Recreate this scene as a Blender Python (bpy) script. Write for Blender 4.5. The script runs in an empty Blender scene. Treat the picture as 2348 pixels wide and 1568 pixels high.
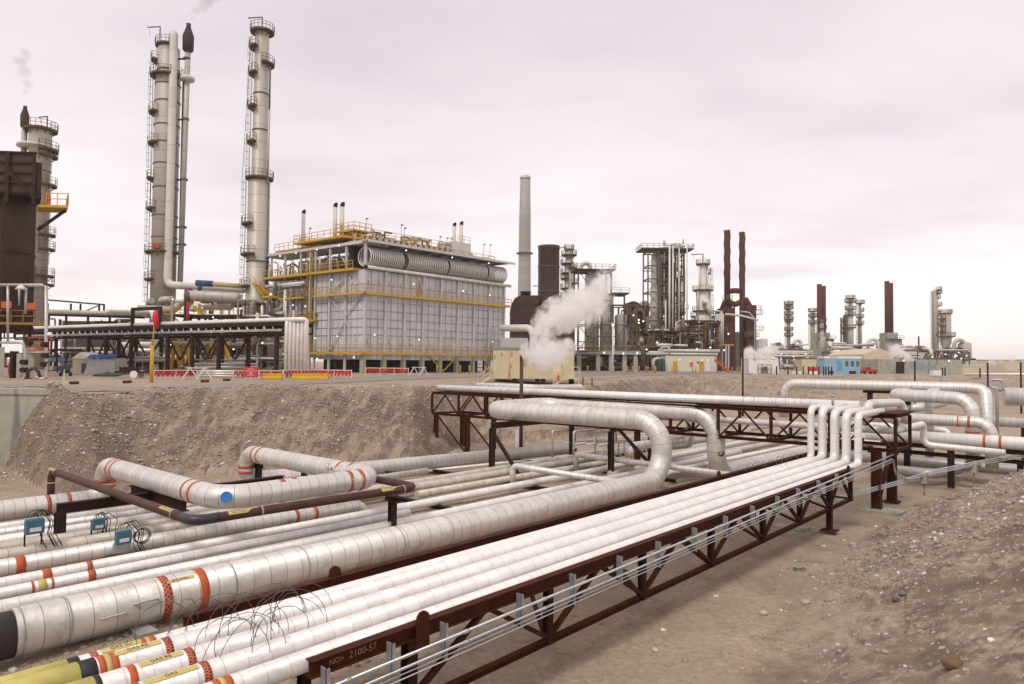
import bpy, bmesh, math, random
from mathutils import Vector as V, Matrix, noise
random.seed(11)
S = bpy.context.scene
COL = S.collection
PI = math.pi
rad = math.radians
# ------------------------------------------------------------------ camera
F, CX, CY, EYE = 1600.0, 1173.5, 784.0, 5.4
R = Matrix.Rotation(PI / 2 + rad(1.72), 3, 'X') @ Matrix.Rotation(0.009, 3, 'Z')
cam = bpy.data.objects.new('camera', bpy.data.cameras.new('camera'))
COL.objects.link(cam)
cam.matrix_world = Matrix.Translation((0, 0, EYE)) @ R.to_4x4()
cam.data.sensor_width = 36
cam.data.lens = F / 2347 * 36
cam.data.clip_start = 0.05
cam.data.clip_end = 9000
S.camera = cam
# ------------------------------------------------------------------ world, sun, exposure
SUN_EL, SUN_AZ = 52.0, -150.0          # degrees; azimuth clockwise from +Y
world = bpy.data.worlds.new("World")
S.world = world
world.use_nodes = True
nt = world.node_tree
nt.nodes.clear()


def wn(t, **k):
    n = nt.nodes.new(t)
    for a, b in k.items():
        if a == 'i':
            for kk, vv in b.items():
                n.inputs[kk].default_value = vv
        else:
            setattr(n, a, b)
    return n


L = nt.links.new
out = wn('ShaderNodeOutputWorld')
sky = wn('ShaderNodeTexSky', sky_type='NISHITA', sun_disc=False, sun_elevation=rad(SUN_EL), sun_rotation=rad(SUN_AZ))
bg1 = wn('ShaderNodeBackground', i={1: 0.08})
L(sky.outputs[0], bg1.inputs[0])
tc = wn('ShaderNodeTexCoord')
sep = wn('ShaderNodeSeparateXYZ')
L(tc.outputs['Generated'], sep.inputs[0])


def wm(op, a, b=None, c=None):
    n = nt.nodes.new('ShaderNodeMath')
    n.operation = op
    for k, x in enumerate((a, b, c)):
        if x is None:
            continue
        if isinstance(x, (int, float)):
            n.inputs[k].default_value = x
        else:
            L(x, n.inputs[k])
    return n.outputs[0]


def wramp(f, pts):
    n = nt.nodes.new('ShaderNodeValToRGB')
    while len(n.color_ramp.elements) < len(pts):
        n.color_ramp.elements.new(0.5)
    for e, (p, c) in zip(n.color_ramp.elements, pts):
        e.position = p
        e.color = tuple(c) + (1,)
    L(f, n.inputs[0])
    return n.outputs[0]


X_, Y_, Z_ = sep.outputs
zc = wm('MAXIMUM', Z_, 0.02)
# cloud deck coordinates: direction projected on a flat layer, so streaks crowd towards the horizon
px = wm('DIVIDE', X_, wm('ADD', zc, 0.12))
py = wm('DIVIDE', Y_, wm('ADD', zc, 0.12))
comb = wn('ShaderNodeCombineXYZ')
L(px, comb.inputs[0]); L(py, comb.inputs[1])
mp = wn('ShaderNodeMapping', i={'Rotation': (0, 0, 0.5), 'Scale': (0.62, 0.95, 1)})
L(comb.outputs[0], mp.inputs[0])
n1 = wn('ShaderNodeTexNoise', i={'Scale': 1.15, 'Detail': 6.0, 'Roughness': 0.5, 'Distortion': 0.15})
L(mp.outputs[0], n1.inputs['Vector'])
base = wramp(Z_, [(0.0, (1.02, 0.95, 0.92)), (0.12, (0.98, 0.915, 0.91)), (0.28, (0.885, 0.815, 0.84)), (0.55, (0.79, 0.725, 0.765)), (1.0, (0.80, 0.745, 0.775))])
cl = wramp(n1.outputs[0], [(0.30, (0.82, 0.805, 0.84)), (0.5, (0.99, 0.985, 0.99)), (0.70, (1.12, 1.11, 1.09))])
mx = wn('ShaderNodeMix', data_type='RGBA', blend_type='MULTIPLY', i={0: 1.0})
L(base, mx.inputs[6]); L(cl, mx.inputs[7])
# bright gap under the deck on the right, its edge sinking towards the left
az = wm('DIVIDE', X_, wm('MAXIMUM', Y_, 0.05))
n2 = wn('ShaderNodeTexNoise', i={'Scale': 5.0, 'Detail': 4.0})
L(tc.outputs['Generated'], n2.inputs['Vector'])
edge = wm('ADD', wm('MULTIPLY_ADD', az, 0.050, 0.100), wm('MULTIPLY_ADD', n2.outputs[0], 0.02, -0.01))
gap = wm('MULTIPLY', wm('SUBTRACT', edge, Z_), 70.0)
gapc = wn('ShaderNodeClamp'); L(gap, gapc.inputs[0])
azr = wm('MULTIPLY', wm('ADD', az, -0.08), 4.0)
azc = wn('ShaderNodeClamp'); L(azr, azc.inputs[0])
inv = wm('SUBTRACT', 1.0, wm('MULTIPLY', azc.outputs[0], 0.10))
gf = wm('MULTIPLY', gapc.outputs[0], azc.outputs[0])
mg = wn('ShaderNodeMix', data_type='RGBA', i={7: (1.08, 1.03, 1.0, 1)})
L(gf, mg.inputs[0]); L(mx.outputs[2], mg.inputs[6])
bg2 = wn('ShaderNodeBackground', i={1: 1.0})
L(mg.outputs[2], bg2.inputs[0])
ms = wn('ShaderNodeMixShader', i={0: 0.93})
L(bg1.outputs[0], ms.inputs[1]); L(bg2.outputs[0], ms.inputs[2]); L(ms.outputs[0], out.inputs[0])
sun = bpy.data.objects.new('sun', bpy.data.lights.new('sun', 'SUN'))
COL.objects.link(sun)
sun.data.energy = 1.5
sun.data.angle = rad(16)
sun.data.color = (1.0, 0.93, 0.82)
sd = V((math.sin(rad(SUN_AZ)) * math.cos(rad(SUN_EL)), math.cos(rad(SUN_AZ)) * math.cos(rad(SUN_EL)), math.sin(rad(SUN_EL))))
sun.rotation_euler = sd.to_track_quat('Z', 'Y').to_euler()
S.view_settings.view_transform = 'Standard'
S.view_settings.look = 'None'
S.view_settings.exposure = 0.16
S.view_settings.gamma = 1
S.render.engine = 'CYCLES'
S.cycles.use_denoising = True
S.cycles.max_bounces = 7
S.cycles.diffuse_bounces = 1
S.cycles.volume_bounces = 10
S.cycles.transparent_max_bounces = 12
S.cycles.volume_max_steps = 128


# ------------------------------------------------------------------ photo pixel (2347 x 1568) -> place
def ray(x, y):
    return R @ V(((x - CX) / F, -(y - CY) / F, -1.0))


def onz(x, y, z):
    r = ray(x, y)
    t = (z - EYE) / r.z
    return V((r.x * t, r.y * t, z))


def aty(x, y, Y):
    r = ray(x, y)
    t = Y / r.y
    return V((r.x * t, Y, EYE + r.z * t))


PL = 3.8            # plateau level; the pit floor is 0
Z3 = V((0, 0, 1))


# ------------------------------------------------------------------ mesh builder
class MB:
    def __init__(s):
        s.v = []; s.f = []; s.sm = []; s.uv = []

    def add(s, vs, fs, smooth=False, uvs=None):
        o = len(s.v)
        s.v += [V(v) for v in vs]
        for k, f in enumerate(fs):
            s.f.append(tuple(i + o for i in f))
            s.sm.append(smooth)
            s.uv.append(uvs[k] if uvs else None)
        return s

    def hexa(s, c, a, b, d):
        """box: centre c, half vectors a, b, d"""
        c, a, b, d = V(c), V(a), V(b), V(d)
        vs = [c + a * i + b * j + d * k for k in (-1, 1) for j in (-1, 1) for i in (-1, 1)]
        fs = [(0, 2, 3, 1), (4, 5, 7, 6), (0, 1, 5, 4), (2, 6, 7, 3), (0, 4, 6, 2), (1, 3, 7, 5)]
        if a.cross(b).dot(d) < 0:
            fs = [f[::-1] for f in fs]
        return s.add(vs, fs)

    def box(s, x0, x1, y0, y1, z0, z1, fr=None):
        c = V(((x0 + x1) / 2, (y0 + y1) / 2, (z0 + z1) / 2))
        if fr is None:
            return s.hexa(c, ((x1 - x0) / 2, 0, 0), (0, (y1 - y0) / 2, 0), (0, 0, (z1 - z0) / 2))
        return s.hexa(fr.p(*c), fr.ex * ((x1 - x0) / 2), fr.ey * ((y1 - y0) / 2), Z3 * ((z1 - z0) / 2))

    def beam(s, p, q, w, h=None, up=None):
        p, q = V(p), V(q)
        h = w if h is None else h
        d = q - p
        if d.length < 1e-6:
            return s
        dn = d.normalized()
        up = V(up) if up else (Z3 if abs(dn.z) < 0.95 else V((0.66, 0.75, 0)))
        sd_ = dn.cross(up).normalized()
        u2 = sd_.cross(dn).normalized()
        return s.hexa((p + q) / 2, d / 2, sd_ * (w / 2), u2 * (h / 2))

    def ibeam(s, p, q, w, h, t=0.02, up=None):
        p, q = V(p), V(q)
        dn = (q - p).normalized()
        up = V(up) if up else (Z3 if abs(dn.z) < 0.95 else V((0.66, 0.75, 0)))
        sd_ = dn.cross(up).normalized()
        u2 = sd_.cross(dn).normalized()
        o = u2 * (h / 2 - t / 2)
        s.beam(p + o, q + o, w, t, u2)
        s.beam(p - o, q - o, w, t, u2)
        s.beam(p, q, t, h - 2 * t, u2)
        return s

    def tube(s, pts, r, n=16, bend=0.0, caps=True, seg=6, smooth=True, maxlen=None):
        pts = [V(p) for p in pts]
        if bend > 0 and len(pts) > 2:
            q = [pts[0]]
            for i in range(1, len(pts) - 1):
                a, b, c = pts[i - 1], pts[i], pts[i + 1]
                u, v = (a - b), (c - b)
                cosb = max(-1, min(1, u.normalized().dot(v.normalized())))
                ang = math.acos(cosb)
                if ang > PI - 0.02:
                    q.append(b); continue
                th = PI - ang
                t = bend * math.tan(th / 2)
                t = min(t, u.length * 0.49 if i > 1 else u.length * 0.98, v.length * 0.49 if i < len(pts) - 2 else v.length * 0.98)
                rr = t / math.tan(th / 2)
                s0 = b + u.normalized() * t
                cen = b + (u.normalized() + v.normalized()).normalized() * (rr / math.cos(th / 2))
                ax = (-u).cross(v).normalized()
                st = s0 - cen
                m = max(2, int(seg * th / (PI / 2) + .5))
                for k in range(m + 1):
                    q.append(cen + Matrix.Rotation(th * k / m, 3, ax) @ st)
            q.append(pts[-1])
            pts = q
        rs = r if isinstance(r, (list, tuple)) else [r] * len(pts)
        t0 = (pts[1] - pts[0]).normalized()
        up = Z3 if abs(t0.z) < 0.9 else V((1, 0, 0))
        nrm = (up - t0 * up.dot(t0)).normalized()
        vs, us = [], []
        acc = 0.0
        N = len(pts)
        for i in range(N):
            if i == 0:
                t = t0
            elif i == N - 1:
                t = (pts[i] - pts[i - 1]).normalized()
            else:
                t = ((pts[i] - pts[i - 1]).normalized() + (pts[i + 1] - pts[i]).normalized()).normalized()
            if i:
                acc += (pts[i] - pts[i - 1]).length
            nrm = (nrm - t * nrm.dot(t)).normalized()
            bn = t.cross(nrm)
            for k in range(n):
                a = 2 * PI * k / n
                vs.append(pts[i] + (nrm * math.cos(a) + bn * math.sin(a)) * rs[i])
            us.append(acc)
        fs, uv = [], []
        for i in range(N - 1):
            for k in range(n):
                k2 = (k + 1) % n
                fs.append((i * n + k, i * n + k2, (i + 1) * n + k2, (i + 1) * n + k))
                uv.append([(us[i], k / n), (us[i], (k + 1) / n), (us[i + 1], (k + 1) / n), (us[i + 1], k / n)])
        s.add(vs, fs, smooth, uv)
        if caps:
            o = len(s.v) - len(vs)
            s.f.append(tuple(o + k for k in range(n))[::-1]); s.sm.append(False); s.uv.append([(us[0] + .2, .5)] * n)
            s.f.append(tuple(o + (N - 1) * n + k for k in range(n))); s.sm.append(False); s.uv.append([(us[-1] + .2, .5)] * n)
        return s

    def lathe(s, c, prof, n=24, smooth=True, a0=0.0, a1=2 * PI):
        """vertical revolve; prof = [(r, z)...] bottom to top; closed where r == 0"""
        c = V(c)
        full = abs(a1 - a0 - 2 * PI) < 1e-4
        m = n if full else n + 1
        vs, uv, fs = [], [], []
        for r, z in prof:
            for k in range(m):
                a = a0 + (a1 - a0) * k / n
                vs.append(c + V((math.cos(a) * r, math.sin(a) * r, z)))
        for i in range(len(prof) - 1):
            for k in range(n):
                k2 = (k + 1) % m
                fs.append((i * m + k, i * m + k2, (i + 1) * m + k2, (i + 1) * m + k))
                z0, z1 = prof[i][1], prof[i + 1][1]
                uv.append([(z0, k / n), (z0, (k + 1) / n), (z1, (k + 1) / n), (z1, k / n)])
        s.add(vs, fs, smooth, uv)
        o = len(s.v) - len(vs)
        if full:
            s.f.append(tuple(o + k for k in range(n))[::-1]); s.sm.append(False); s.uv.append([(0.2, .5)] * n)
            e = (len(prof) - 1) * m
            s.f.append(tuple(o + e + k for k in range(n))); s.sm.append(False); s.uv.append([(0.2, .5)] * n)
        return s

    def build(s, name, mat, parent=None, loc=None, bevel=0):
        me = bpy.data.meshes.new(name)
        if loc is None:
            if parent is not None:
                loc = root_loc(parent)
            else:
                xs = [v.x for v in s.v]; ys = [v.y for v in s.v]; zs = [v.z for v in s.v]
                loc = V(((min(xs) + max(xs)) / 2, (min(ys) + max(ys)) / 2, min(zs)))
        loc = V(loc)
        me.from_pydata([v - loc for v in s.v], [], s.f)
        me.polygons.foreach_set('use_smooth', s.sm)
        if any(u is not None for u in s.uv):
            ul = me.uv_layers.new(name='UVMap')
            i = 0
            flat = []
            for f, u in zip(s.f, s.uv):
                u = u or [(0.2, 0.5)] * len(f)
                for a in u:
                    flat += [a[0], a[1]]
            ul.data.foreach_set('uv', flat)
        me.update()
        me.materials.append(mat)
        o = bpy.data.objects.new(name, me)
        COL.objects.link(o)
        if parent is not None:
            o.parent = parent
        else:
            o.location = loc
        if bevel:
            m = o.modifiers.new('bevel', 'BEVEL'); m.width = bevel; m.segments = 2; m.limit_method = 'ANGLE'
        return o


def root_loc(o):
    while o.parent:
        o = o.parent
    return V(o.location)


def tag(o, label=None, cat=None, group=None, kind=None):
    if label: o['label'] = label
    if cat: o['category'] = cat
    if group: o['group'] = group
    if kind: o['kind'] = kind
    return o


def thing(name, label, cat, loc, group=None):
    o = bpy.data.objects.new(name, None)
    COL.objects.link(o)
    o.location = V(loc)
    o.empty_display_size = .2
    return tag(o, label, cat, group)


def dup(root, loc=None, rotz=None, label=None):
    r = root.copy(); COL.objects.link(r)
    if loc is not None: r.location = V(loc)
    if rotz is not None: r.rotation_euler = (0, 0, rotz)
    if label: r['label'] = label
    for ch in list(root.children):
        c = ch.copy(); COL.objects.link(c); c.parent = r
        for g in list(ch.children):
            d = g.copy(); COL.objects.link(d); d.parent = c
    return r


class Fr:
    def __init__(s, o, ex, ey=None):
        s.o = V(o); s.ex = V((ex[0], ex[1], 0)).normalized()
        s.ey = V((ey[0], ey[1], 0)).normalized() if ey else V((-s.ex.y, s.ex.x, 0))

    def p(s, x, y, z=0.0):
        return s.o + s.ex * x + s.ey * y + Z3 * z


# ------------------------------------------------------------------ materials
class NT:
    def __init__(s, name):
        s.m = bpy.data.materials.new(name)
        s.m.use_nodes = True
        s.t = s.m.node_tree
        s.b = s.t.nodes['Principled BSDF']

    def n(s, t, **k):
        x = s.t.nodes.new(t)
        for a, b in k.items():
            if a == 'i':
                for kk, vv in b.items():
                    x.inputs[kk].default_value = vv
            else:
                setattr(x, a, b)
        return x

    def l(s, a, b):
        s.t.links.new(a, b)

    def m_(s, op, a, b=None, c=None):
        x = s.t.nodes.new('ShaderNodeMath'); x.operation = op
        for k, y in enumerate((a, b, c)):
            if y is None: continue
            if isinstance(y, (int, float)): x.inputs[k].default_value = y
            else: s.l(y, x.inputs[k])
        return x.outputs[0]

    def mix(s, f, a, b, mode='MIX'):
        x = s.t.nodes.new('ShaderNodeMix'); x.data_type = 'RGBA'; x.blend_type = mode
        for k, y in ((0, f), (6, a), (7, b)):
            if isinstance(y, (int, float)): x.inputs[k].default_value = y
            elif isinstance(y, (tuple, list)): x.inputs[k].default_value = tuple(y)[:3] + (1,)
            else: s.l(y, x.inputs[k])
        return x.outputs[2]

    def ramp(s, f, lo, hi):
        x = s.t.nodes.new('ShaderNodeMapRange'); x.inputs[1].default_value = lo; x.inputs[2].default_value = hi
        s.l(f, x.inputs[0])
        return x.outputs[0]

    def noise(s, scale, detail=4, rough=.55, coord='Object', sc=(1, 1, 1), dist=0.0):
        t = s.n('ShaderNodeTexCoord')
        mp_ = s.n('ShaderNodeMapping', i={'Scale': sc})
        s.l(t.outputs[coord], mp_.inputs[0])
        x = s.n('ShaderNodeTexNoise', i={'Scale': scale, 'Detail': detail, 'Roughness': rough, 'Distortion': dist})
        s.l(mp_.outputs[0], x.inputs['Vector'])
        return x.outputs[0]

    def bump(s, h, strength=.3, dist=.02, chain=None):
        x = s.n('ShaderNodeBump', i={'Strength': strength, 'Distance': dist})
        s.l(h, x.inputs['Height'])
        if chain: s.l(chain, x.inputs['Normal'])
        return x.outputs[0]


def paint(name, c1, c2=None, rough=.6, metal=0.0, scale=1.5, stain=None, stain_amt=.55, streak=True, bump=.15, bscale=40):
    """painted / weathered surface: two tones by noise, optional stain colour in vertical streaks"""
    k = NT(name)
    c2 = c2 or tuple(x * .8 for x in c1)
    col = k.mix(k.ramp(k.noise(scale, 6, .6), .35, .65), c1, c2)
    if stain:
        a = k.noise(1.1 * scale, 7, .65, sc=(1, 1, .22) if streak else (1, 1, 1), dist=.3)
        col = k.mix(k.ramp(a, stain_amt, stain_amt + .1), col, stain)
    k.l(col, k.b.inputs['Base Color'])
    k.b.inputs['Roughness'].default_value = rough
    k.b.inputs['Metallic'].default_value = metal
    if metal == 0: k.b.inputs['Specular IOR Level'].default_value = .12
    k.l(k.bump(k.noise(bscale, 3), bump, .01), k.b.inputs['Normal'])
    return k.m


def flat(name, c, rough=.6, metal=0.0):
    k = NT(name)
    k.l(k.mix(k.ramp(k.noise(6, 3), .3, .7), c, tuple(x * .86 for x in c)), k.b.inputs['Base Color'])
    k.b.inputs['Roughness'].default_value = rough
    k.b.inputs['Metallic'].default_value = metal
    return k.m


def glow(name, c, e):
    k = NT(name)
    k.b.inputs['Base Color'].default_value = (*c, 1)
    k.b.inputs['Emission Color'].default_value = (*c, 1)
    k.b.inputs['Emission Strength'].default_value = e
    return k.m


def clad(name, c, spacing=.6, seam=.012, dirt=(.42, .38, .31), dirt_amt=.6, rough=.42, metal=.55, seamc=(.16, .14, .13), dent=.25):
    """sheet metal pipe insulation: overlapping rings every `spacing` metres (UV x runs along the pipe in metres)"""
    k = NT(name)
    uvn = k.n('ShaderNodeTexCoord')
    sp = k.n('ShaderNodeSeparateXYZ'); k.l(uvn.outputs['UV'], sp.inputs[0])
    x = k.m_('DIVIDE', sp.outputs[0], spacing)
    wob = k.m_('ADD', x, k.m_('MULTIPLY', k.noise(2.2, 2), .05))
    fr = k.m_('FRACT', wob)
    seamm = k.m_('LESS_THAN', fr, seam / spacing)
    fl = k.m_('FLOOR', wob)
    wnn = k.n('ShaderNodeTexWhiteNoise', noise_dimensions='1D'); k.l(fl, wnn.inputs['W'])
    tone = k.m_('MULTIPLY_ADD', wnn.outputs[0], .13, .91)
    comb_ = k.n('ShaderNodeCombineXYZ')
    for q in range(3): k.l(tone, comb_.inputs[q])
    col = k.mix(1.0, c, comb_.outputs[0], 'MULTIPLY')
    d = k.ramp(k.noise(2.4, 8, .68, dist=.6), dirt_amt, dirt_amt + .22)
    col = k.mix(k.m_('MULTIPLY', d, .65), col, dirt)
    d2 = k.ramp(k.noise(23, 4, .7), .66, .74)
    col = k.mix(k.m_('MULTIPLY', d2, .5), col, tuple(q * .6 for q in dirt))
    col = k.mix(k.m_('MULTIPLY', seamm, .85), col, seamc)
    k.l(col, k.b.inputs['Base Color'])
    k.l(k.ramp(k.noise(5, 4), -.6 + rough * .2, 1.6), k.b.inputs['Roughness'])
    k.b.inputs['Roughness'].default_value = rough
    k.b.inputs['Metallic'].default_value = metal
    if metal < .2: k.b.inputs['Specular IOR Level'].default_value = .3
    b1 = k.bump(k.noise(4.5, 3, .5), dent, .05)
    b2 = k.bump(k.m_('SUBTRACT', fr, 0), .35, .012, b1)
    k.l(b2, k.b.inputs['Normal'])
    return k.m


ALU = clad('aluminium_cladding', (.74, .70, .66), .30, .012, metal=.5)
ALU_BIG = clad('aluminium_cladding_big', (.72, .68, .635), .40, .013, metal=.5, dirt_amt=.52, dirt=(.40, .34, .27))
DUSTY = clad('dusty_cladding', (.60, .55, .47), .6, .014, metal=.12, dirt_amt=.45, dirt=(.36, .29, .20), rough=.6)
WHITE = clad('white_jacket', (.84, .80, .775), .30, .010, metal=.22, dirt_amt=.60, rough=.40, dirt=(.62, .55, .48), seamc=(.50, .46, .45), dent=.35)
WHITE_CLEAN = clad('white_riser_jacket', (.82, .78, .79), .62, .02, metal=.1, dirt_amt=.75, rough=.5, seamc=(.33, .30, .31), dent=.1)
DIST = clad('distant_cladding', (.66, .62, .58), 2.6, .09, metal=.15, dirt_amt=.60, rough=.6, seamc=(.42, .38, .34), dent=.05)
STEEL_RUST = paint('rust_primer_steel', (.052, .0145, .0065), (.078, .022, .009), rough=.75, scale=3, stain=(.15, .055, .02), stain_amt=.64, streak=False)
STEEL_DARK = paint('dark_brown_steel', (.035, .019, .015), (.05, .026, .02), rough=.7, scale=2, stain=(.11, .045, .022), stain_amt=.66, streak=False)
STEEL_GALV = paint('galvanised_steel', (.50, .50, .50), (.40, .41, .42), rough=.45, metal=.55, scale=4)
CONDUIT = paint('conduit_metal', (.60, .62, .64), (.50, .53, .56), rough=.38, metal=.6, scale=3)
YEL = paint('safety_yellow', (.62, .36, .035), (.50, .29, .03), rough=.55, scale=2, stain=(.25, .14, .05), stain_amt=.66)
YELP = paint('pale_yellow_wrap', (.72, .62, .20), (.60, .51, .16), rough=.6, scale=5)
ORANGE = paint('orange_tape', (.60, .13, .045), (.48, .11, .04), rough=.5, scale=8)
BLACKT = flat('black_tape', (.02, .018, .018), .6)
RED = paint('red_plastic', (.70, .035, .03), (.55, .03, .03), rough=.5, scale=4)
BLUE = flat('blue_paint', (.03, .22, .55), .5)
TEAL = paint('teal_box', (.075, .19, .25), (.06, .15, .2), rough=.5, scale=6)
CONC = paint('concrete', (.42, .40, .33), (.33, .32, .265), rough=.9, scale=.8, stain=(.20, .20, .19), stain_amt=.56, bump=.3)
CONC_CH = clad('chimney_concrete', (.36, .335, .31), 2.2, .25, metal=0, rough=.9, dirt_amt=.62, seamc=(.30, .28, .26), dent=.1)
VESSEL = clad('vessel_shell', (.47, .44, .385), 2.9, .08, metal=.15, dirt_amt=.56, dirt=(.36, .26, .17), rough=.6, seamc=(.20, .17, .15), dent=.06)
VESSEL_W = clad('pale_vessel_shell', (.66, .63, .57), 3.2, .07, metal=.05, dirt_amt=.62, dirt=(.42, .34, .24), rough=.65, seamc=(.34, .30, .27), dent=.05)
RUSTV = clad('rusted_stack_shell', (.050, .024, .019), 3.4, .09, metal=0, dirt_amt=.52, dirt=(.13, .042, .022), rough=.75, seamc=(.03, .018, .015), dent=.1)
BROWNPIPE = paint('brown_coated_pipe', (.075, .036, .031), (.105, .052, .042), rough=.5, scale=2.5, stain=(.19, .10, .055), stain_amt=.63, streak=False)
BLACKPIPE = flat('black_wrap', (.035, .033, .035), .4)
LAMP = glow('flood_lamp_glow', (.80, 1.0, .78), 2.2)
WIRE = flat('tie_wire', (.13, .12, .12), .5, .6)
WHITEP = paint('white_paint', (.80, .78, .76), (.72, .70, .68), rough=.55, scale=2)
CREAM = paint('cream_siding', (.62, .55, .36), (.56, .49, .31), rough=.6, scale=.9, stain=(.42, .17, .055), stain_amt=.60)
BEIGE = paint('beige_siding', (.60, .52, .38), (.54, .46, .33), rough=.7, scale=.6)
OLD_ALU = paint('bare_aluminium', (.55, .52, .50), (.45, .43, .41), rough=.45, metal=.5, scale=4)
SHADE_BLACK = flat('gap_shade', (.012, .010, .010), .9)  # near-black colour standing for the shade in gaps and holes
# ------------------------------------------------------------------ ground
DV = V((0.6629, 0.7487, 0))                 # along the pipe rack, away from the camera
WV = V((-DV.y, DV.x, 0))


def UW(u, w, z=0.0):
    return DV * u + WV * w + Z3 * z


def toUW(p):
    return p.x * DV.x + p.y * DV.y, p.x * WV.x + p.y * WV.y


def ss(a, b, x):
    t = max(0.0, min(1.0, (x - a) / (b - a)))
    return t * t * (3 - 2 * t)


# crest of the far bank, as (photo x, distance, height)
CREST = []
for vx, vy, zz in [(-700, 889, PL), (-200, 890, PL), (70, 891, PL), (120, 894, PL), (215, 904, PL), (300, 899, PL), (500, 893, PL), (750, 888, PL), (950, 885, 3.7), (1100, 886, 3.3),
                   (1250, 889, 3.1), (1350, 887, 3.15), (1422, 873, 3.5), (1574, 861, PL), (1700, 860, PL), (1886, 859.5, PL),
                   (2194, 863, PL), (2347, 866, PL), (3000, 880, PL)]:
    p = onz(vx, vy, zz)
    CREST.append((p.x / p.y, p.y, zz))


def crest(a):
    c = CREST
    if a <= c[0][0]: return c[0][1], c[0][2]
    for i in range(len(c) - 1):
        if a <= c[i + 1][0]:
            t = (a - c[i][0]) / (c[i + 1][0] - c[i][0])
            return c[i][1] * (1 - t) + c[i + 1][1] * t, c[i][2] * (1 - t) + c[i + 1][2] * t
    return c[-1][1], c[-1][2]


A118 = (125 - CX) / F


def fbm(x, y, s, o=4):
    return noise.fractal(V((x * s, y * s, 0.37)), 1.0, 2.0, o)


def H(x, y):
    u, w = toUW(V((x, y, 0)))
    z = 0.0
    yy = max(y, 1.0)
    a = x / yy
    if y > 18:
        cy, cz = crest(a)
        toe = cy * (0.795 + .17 * (1 - ss(A118 - .07, A118 - .012, a)))
        t = max(0.0, min(1.0, (y - toe) / (cy - toe)))
        bank = cz * (.25 * t + .75 * (t * t * (2.2 - 1.2 * t)))
        if y > cy:
            bank = cz + (PL - cz) * ss(cy + 2, cy + 14, y)
        z = bank
        if t > .72 and y < cy + 3:
            z += .42 * max(0, fbm(x, y * .4, .42, 3)) * ss(.72, .95, t) * (1 - ss(cy + .5, cy + 3, y))
        if 0 < t < 1 and y < cy + .1:
            z += (fbm(x, y, .30) * .30 + abs(fbm(x * 1.2, y * .5, .9, 4)) * .28) * math.sin(PI * t) ** .6
        elif y < toe:
            z += fbm(x, y, .25) * .04
    # near bank the photographer stands on
    w0 = 5.0 + 1.7 * ss(13, 22, u) + .55 * fbm(x, y, .35, 3)
    t = max(0.0, (w0 - w) / 5.6)
    near = 3.5 * (1 - math.exp(-1.25 * t ** 1.5)) if t > 0 else 0.0
    near = min(near, PL)
    uend = 27.5 + (6.5 - w) * 1.25
    k = 1 - ss(uend, uend + 3.0, u)
    if w < -14:
        k = 1.0
    near *= k
    if near > 0.01:
        near += (fbm(x, y, .8, 5) * .12 - abs(fbm(x * .6 + y * .8, (y - x) * .4, 1.7, 5)) * .13) * min(1, near * 2)
    z = max(z, near) if y < 60 else z
    if z < 0.3:
        z -= .42 * ss(21, 30, u) * (1 - ss(60, 80, y)) * (1 - min(1, max(0, z) / .3))
        z += fbm(x, y, .5, 4) * .035 + fbm(x, y, 3.0, 2) * .008
        # trench cut beyond the end of the mound
        z -= 0.0
    return z


# fan-shaped grid: dense in front, coarse behind
angs = []
a = -PI
while a < PI:
    angs.append(a)
    a += rad(.19) if abs(a) < rad(42) else rad(3.0)
rows = [0.0]
r_ = 1.2
while r_ < 6000:
    rows.append(r_)
    r_ *= 1.0055 if r_ < 30 else 1.0115 if r_ < 150 else 1.09
vs, fs = [], []
for r_ in rows[1:]:
    for a in angs:
        x, y = math.sin(a) * r_, math.cos(a) * r_
        z = H(x, y) if (y > -4 and abs(a) < rad(70)) else PL
        if abs(a) >= rad(50) and abs(a) < rad(75): z = z + (PL - z) * ss(50, 70, abs(math.degrees(a))) if False else z
        vs.append((x, y, z))
n_ = len(angs)
for i in range(len(rows) - 2):
    for k in range(n_):
        k2 = (k + 1) % n_
        fs.append((i * n_ + k, i * n_ + k2, (i + 1) * n_ + k2, (i + 1) * n_ + k))
vs.append((0, 0, PL))
c_ = len(vs) - 1
for k in range(n_):
    fs.append((c_, (k + 1) % n_, k))
g = NT('dirt_ground')
geo = g.n('ShaderNodeNewGeometry')
big = g.noise(.35, 6, .6)
fine = g.noise(7, 8, .65)
col = g.mix(g.ramp(big, .35, .65), (.47, .37, .262), (.36, .278, .195))
col = g.mix(g.ramp(fine, .35, .75), col, (.255, .19, .135))
# water-washed wavy dark lines
wv = g.noise(1.3, 3, .6, sc=(.7, 2.6, 1), dist=1.2)
line = g.m_('SUBTRACT', 1.0, g.ramp(g.m_('ABSOLUTE', g.m_('SUBTRACT', wv, .5)), .0, .018))
gate = g.ramp(g.noise(.5, 2), .46, .58)
col = g.mix(g.m_('MULTIPLY', g.m_('MULTIPLY', line, gate), .6), col, (.13, .09, .065))
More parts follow.
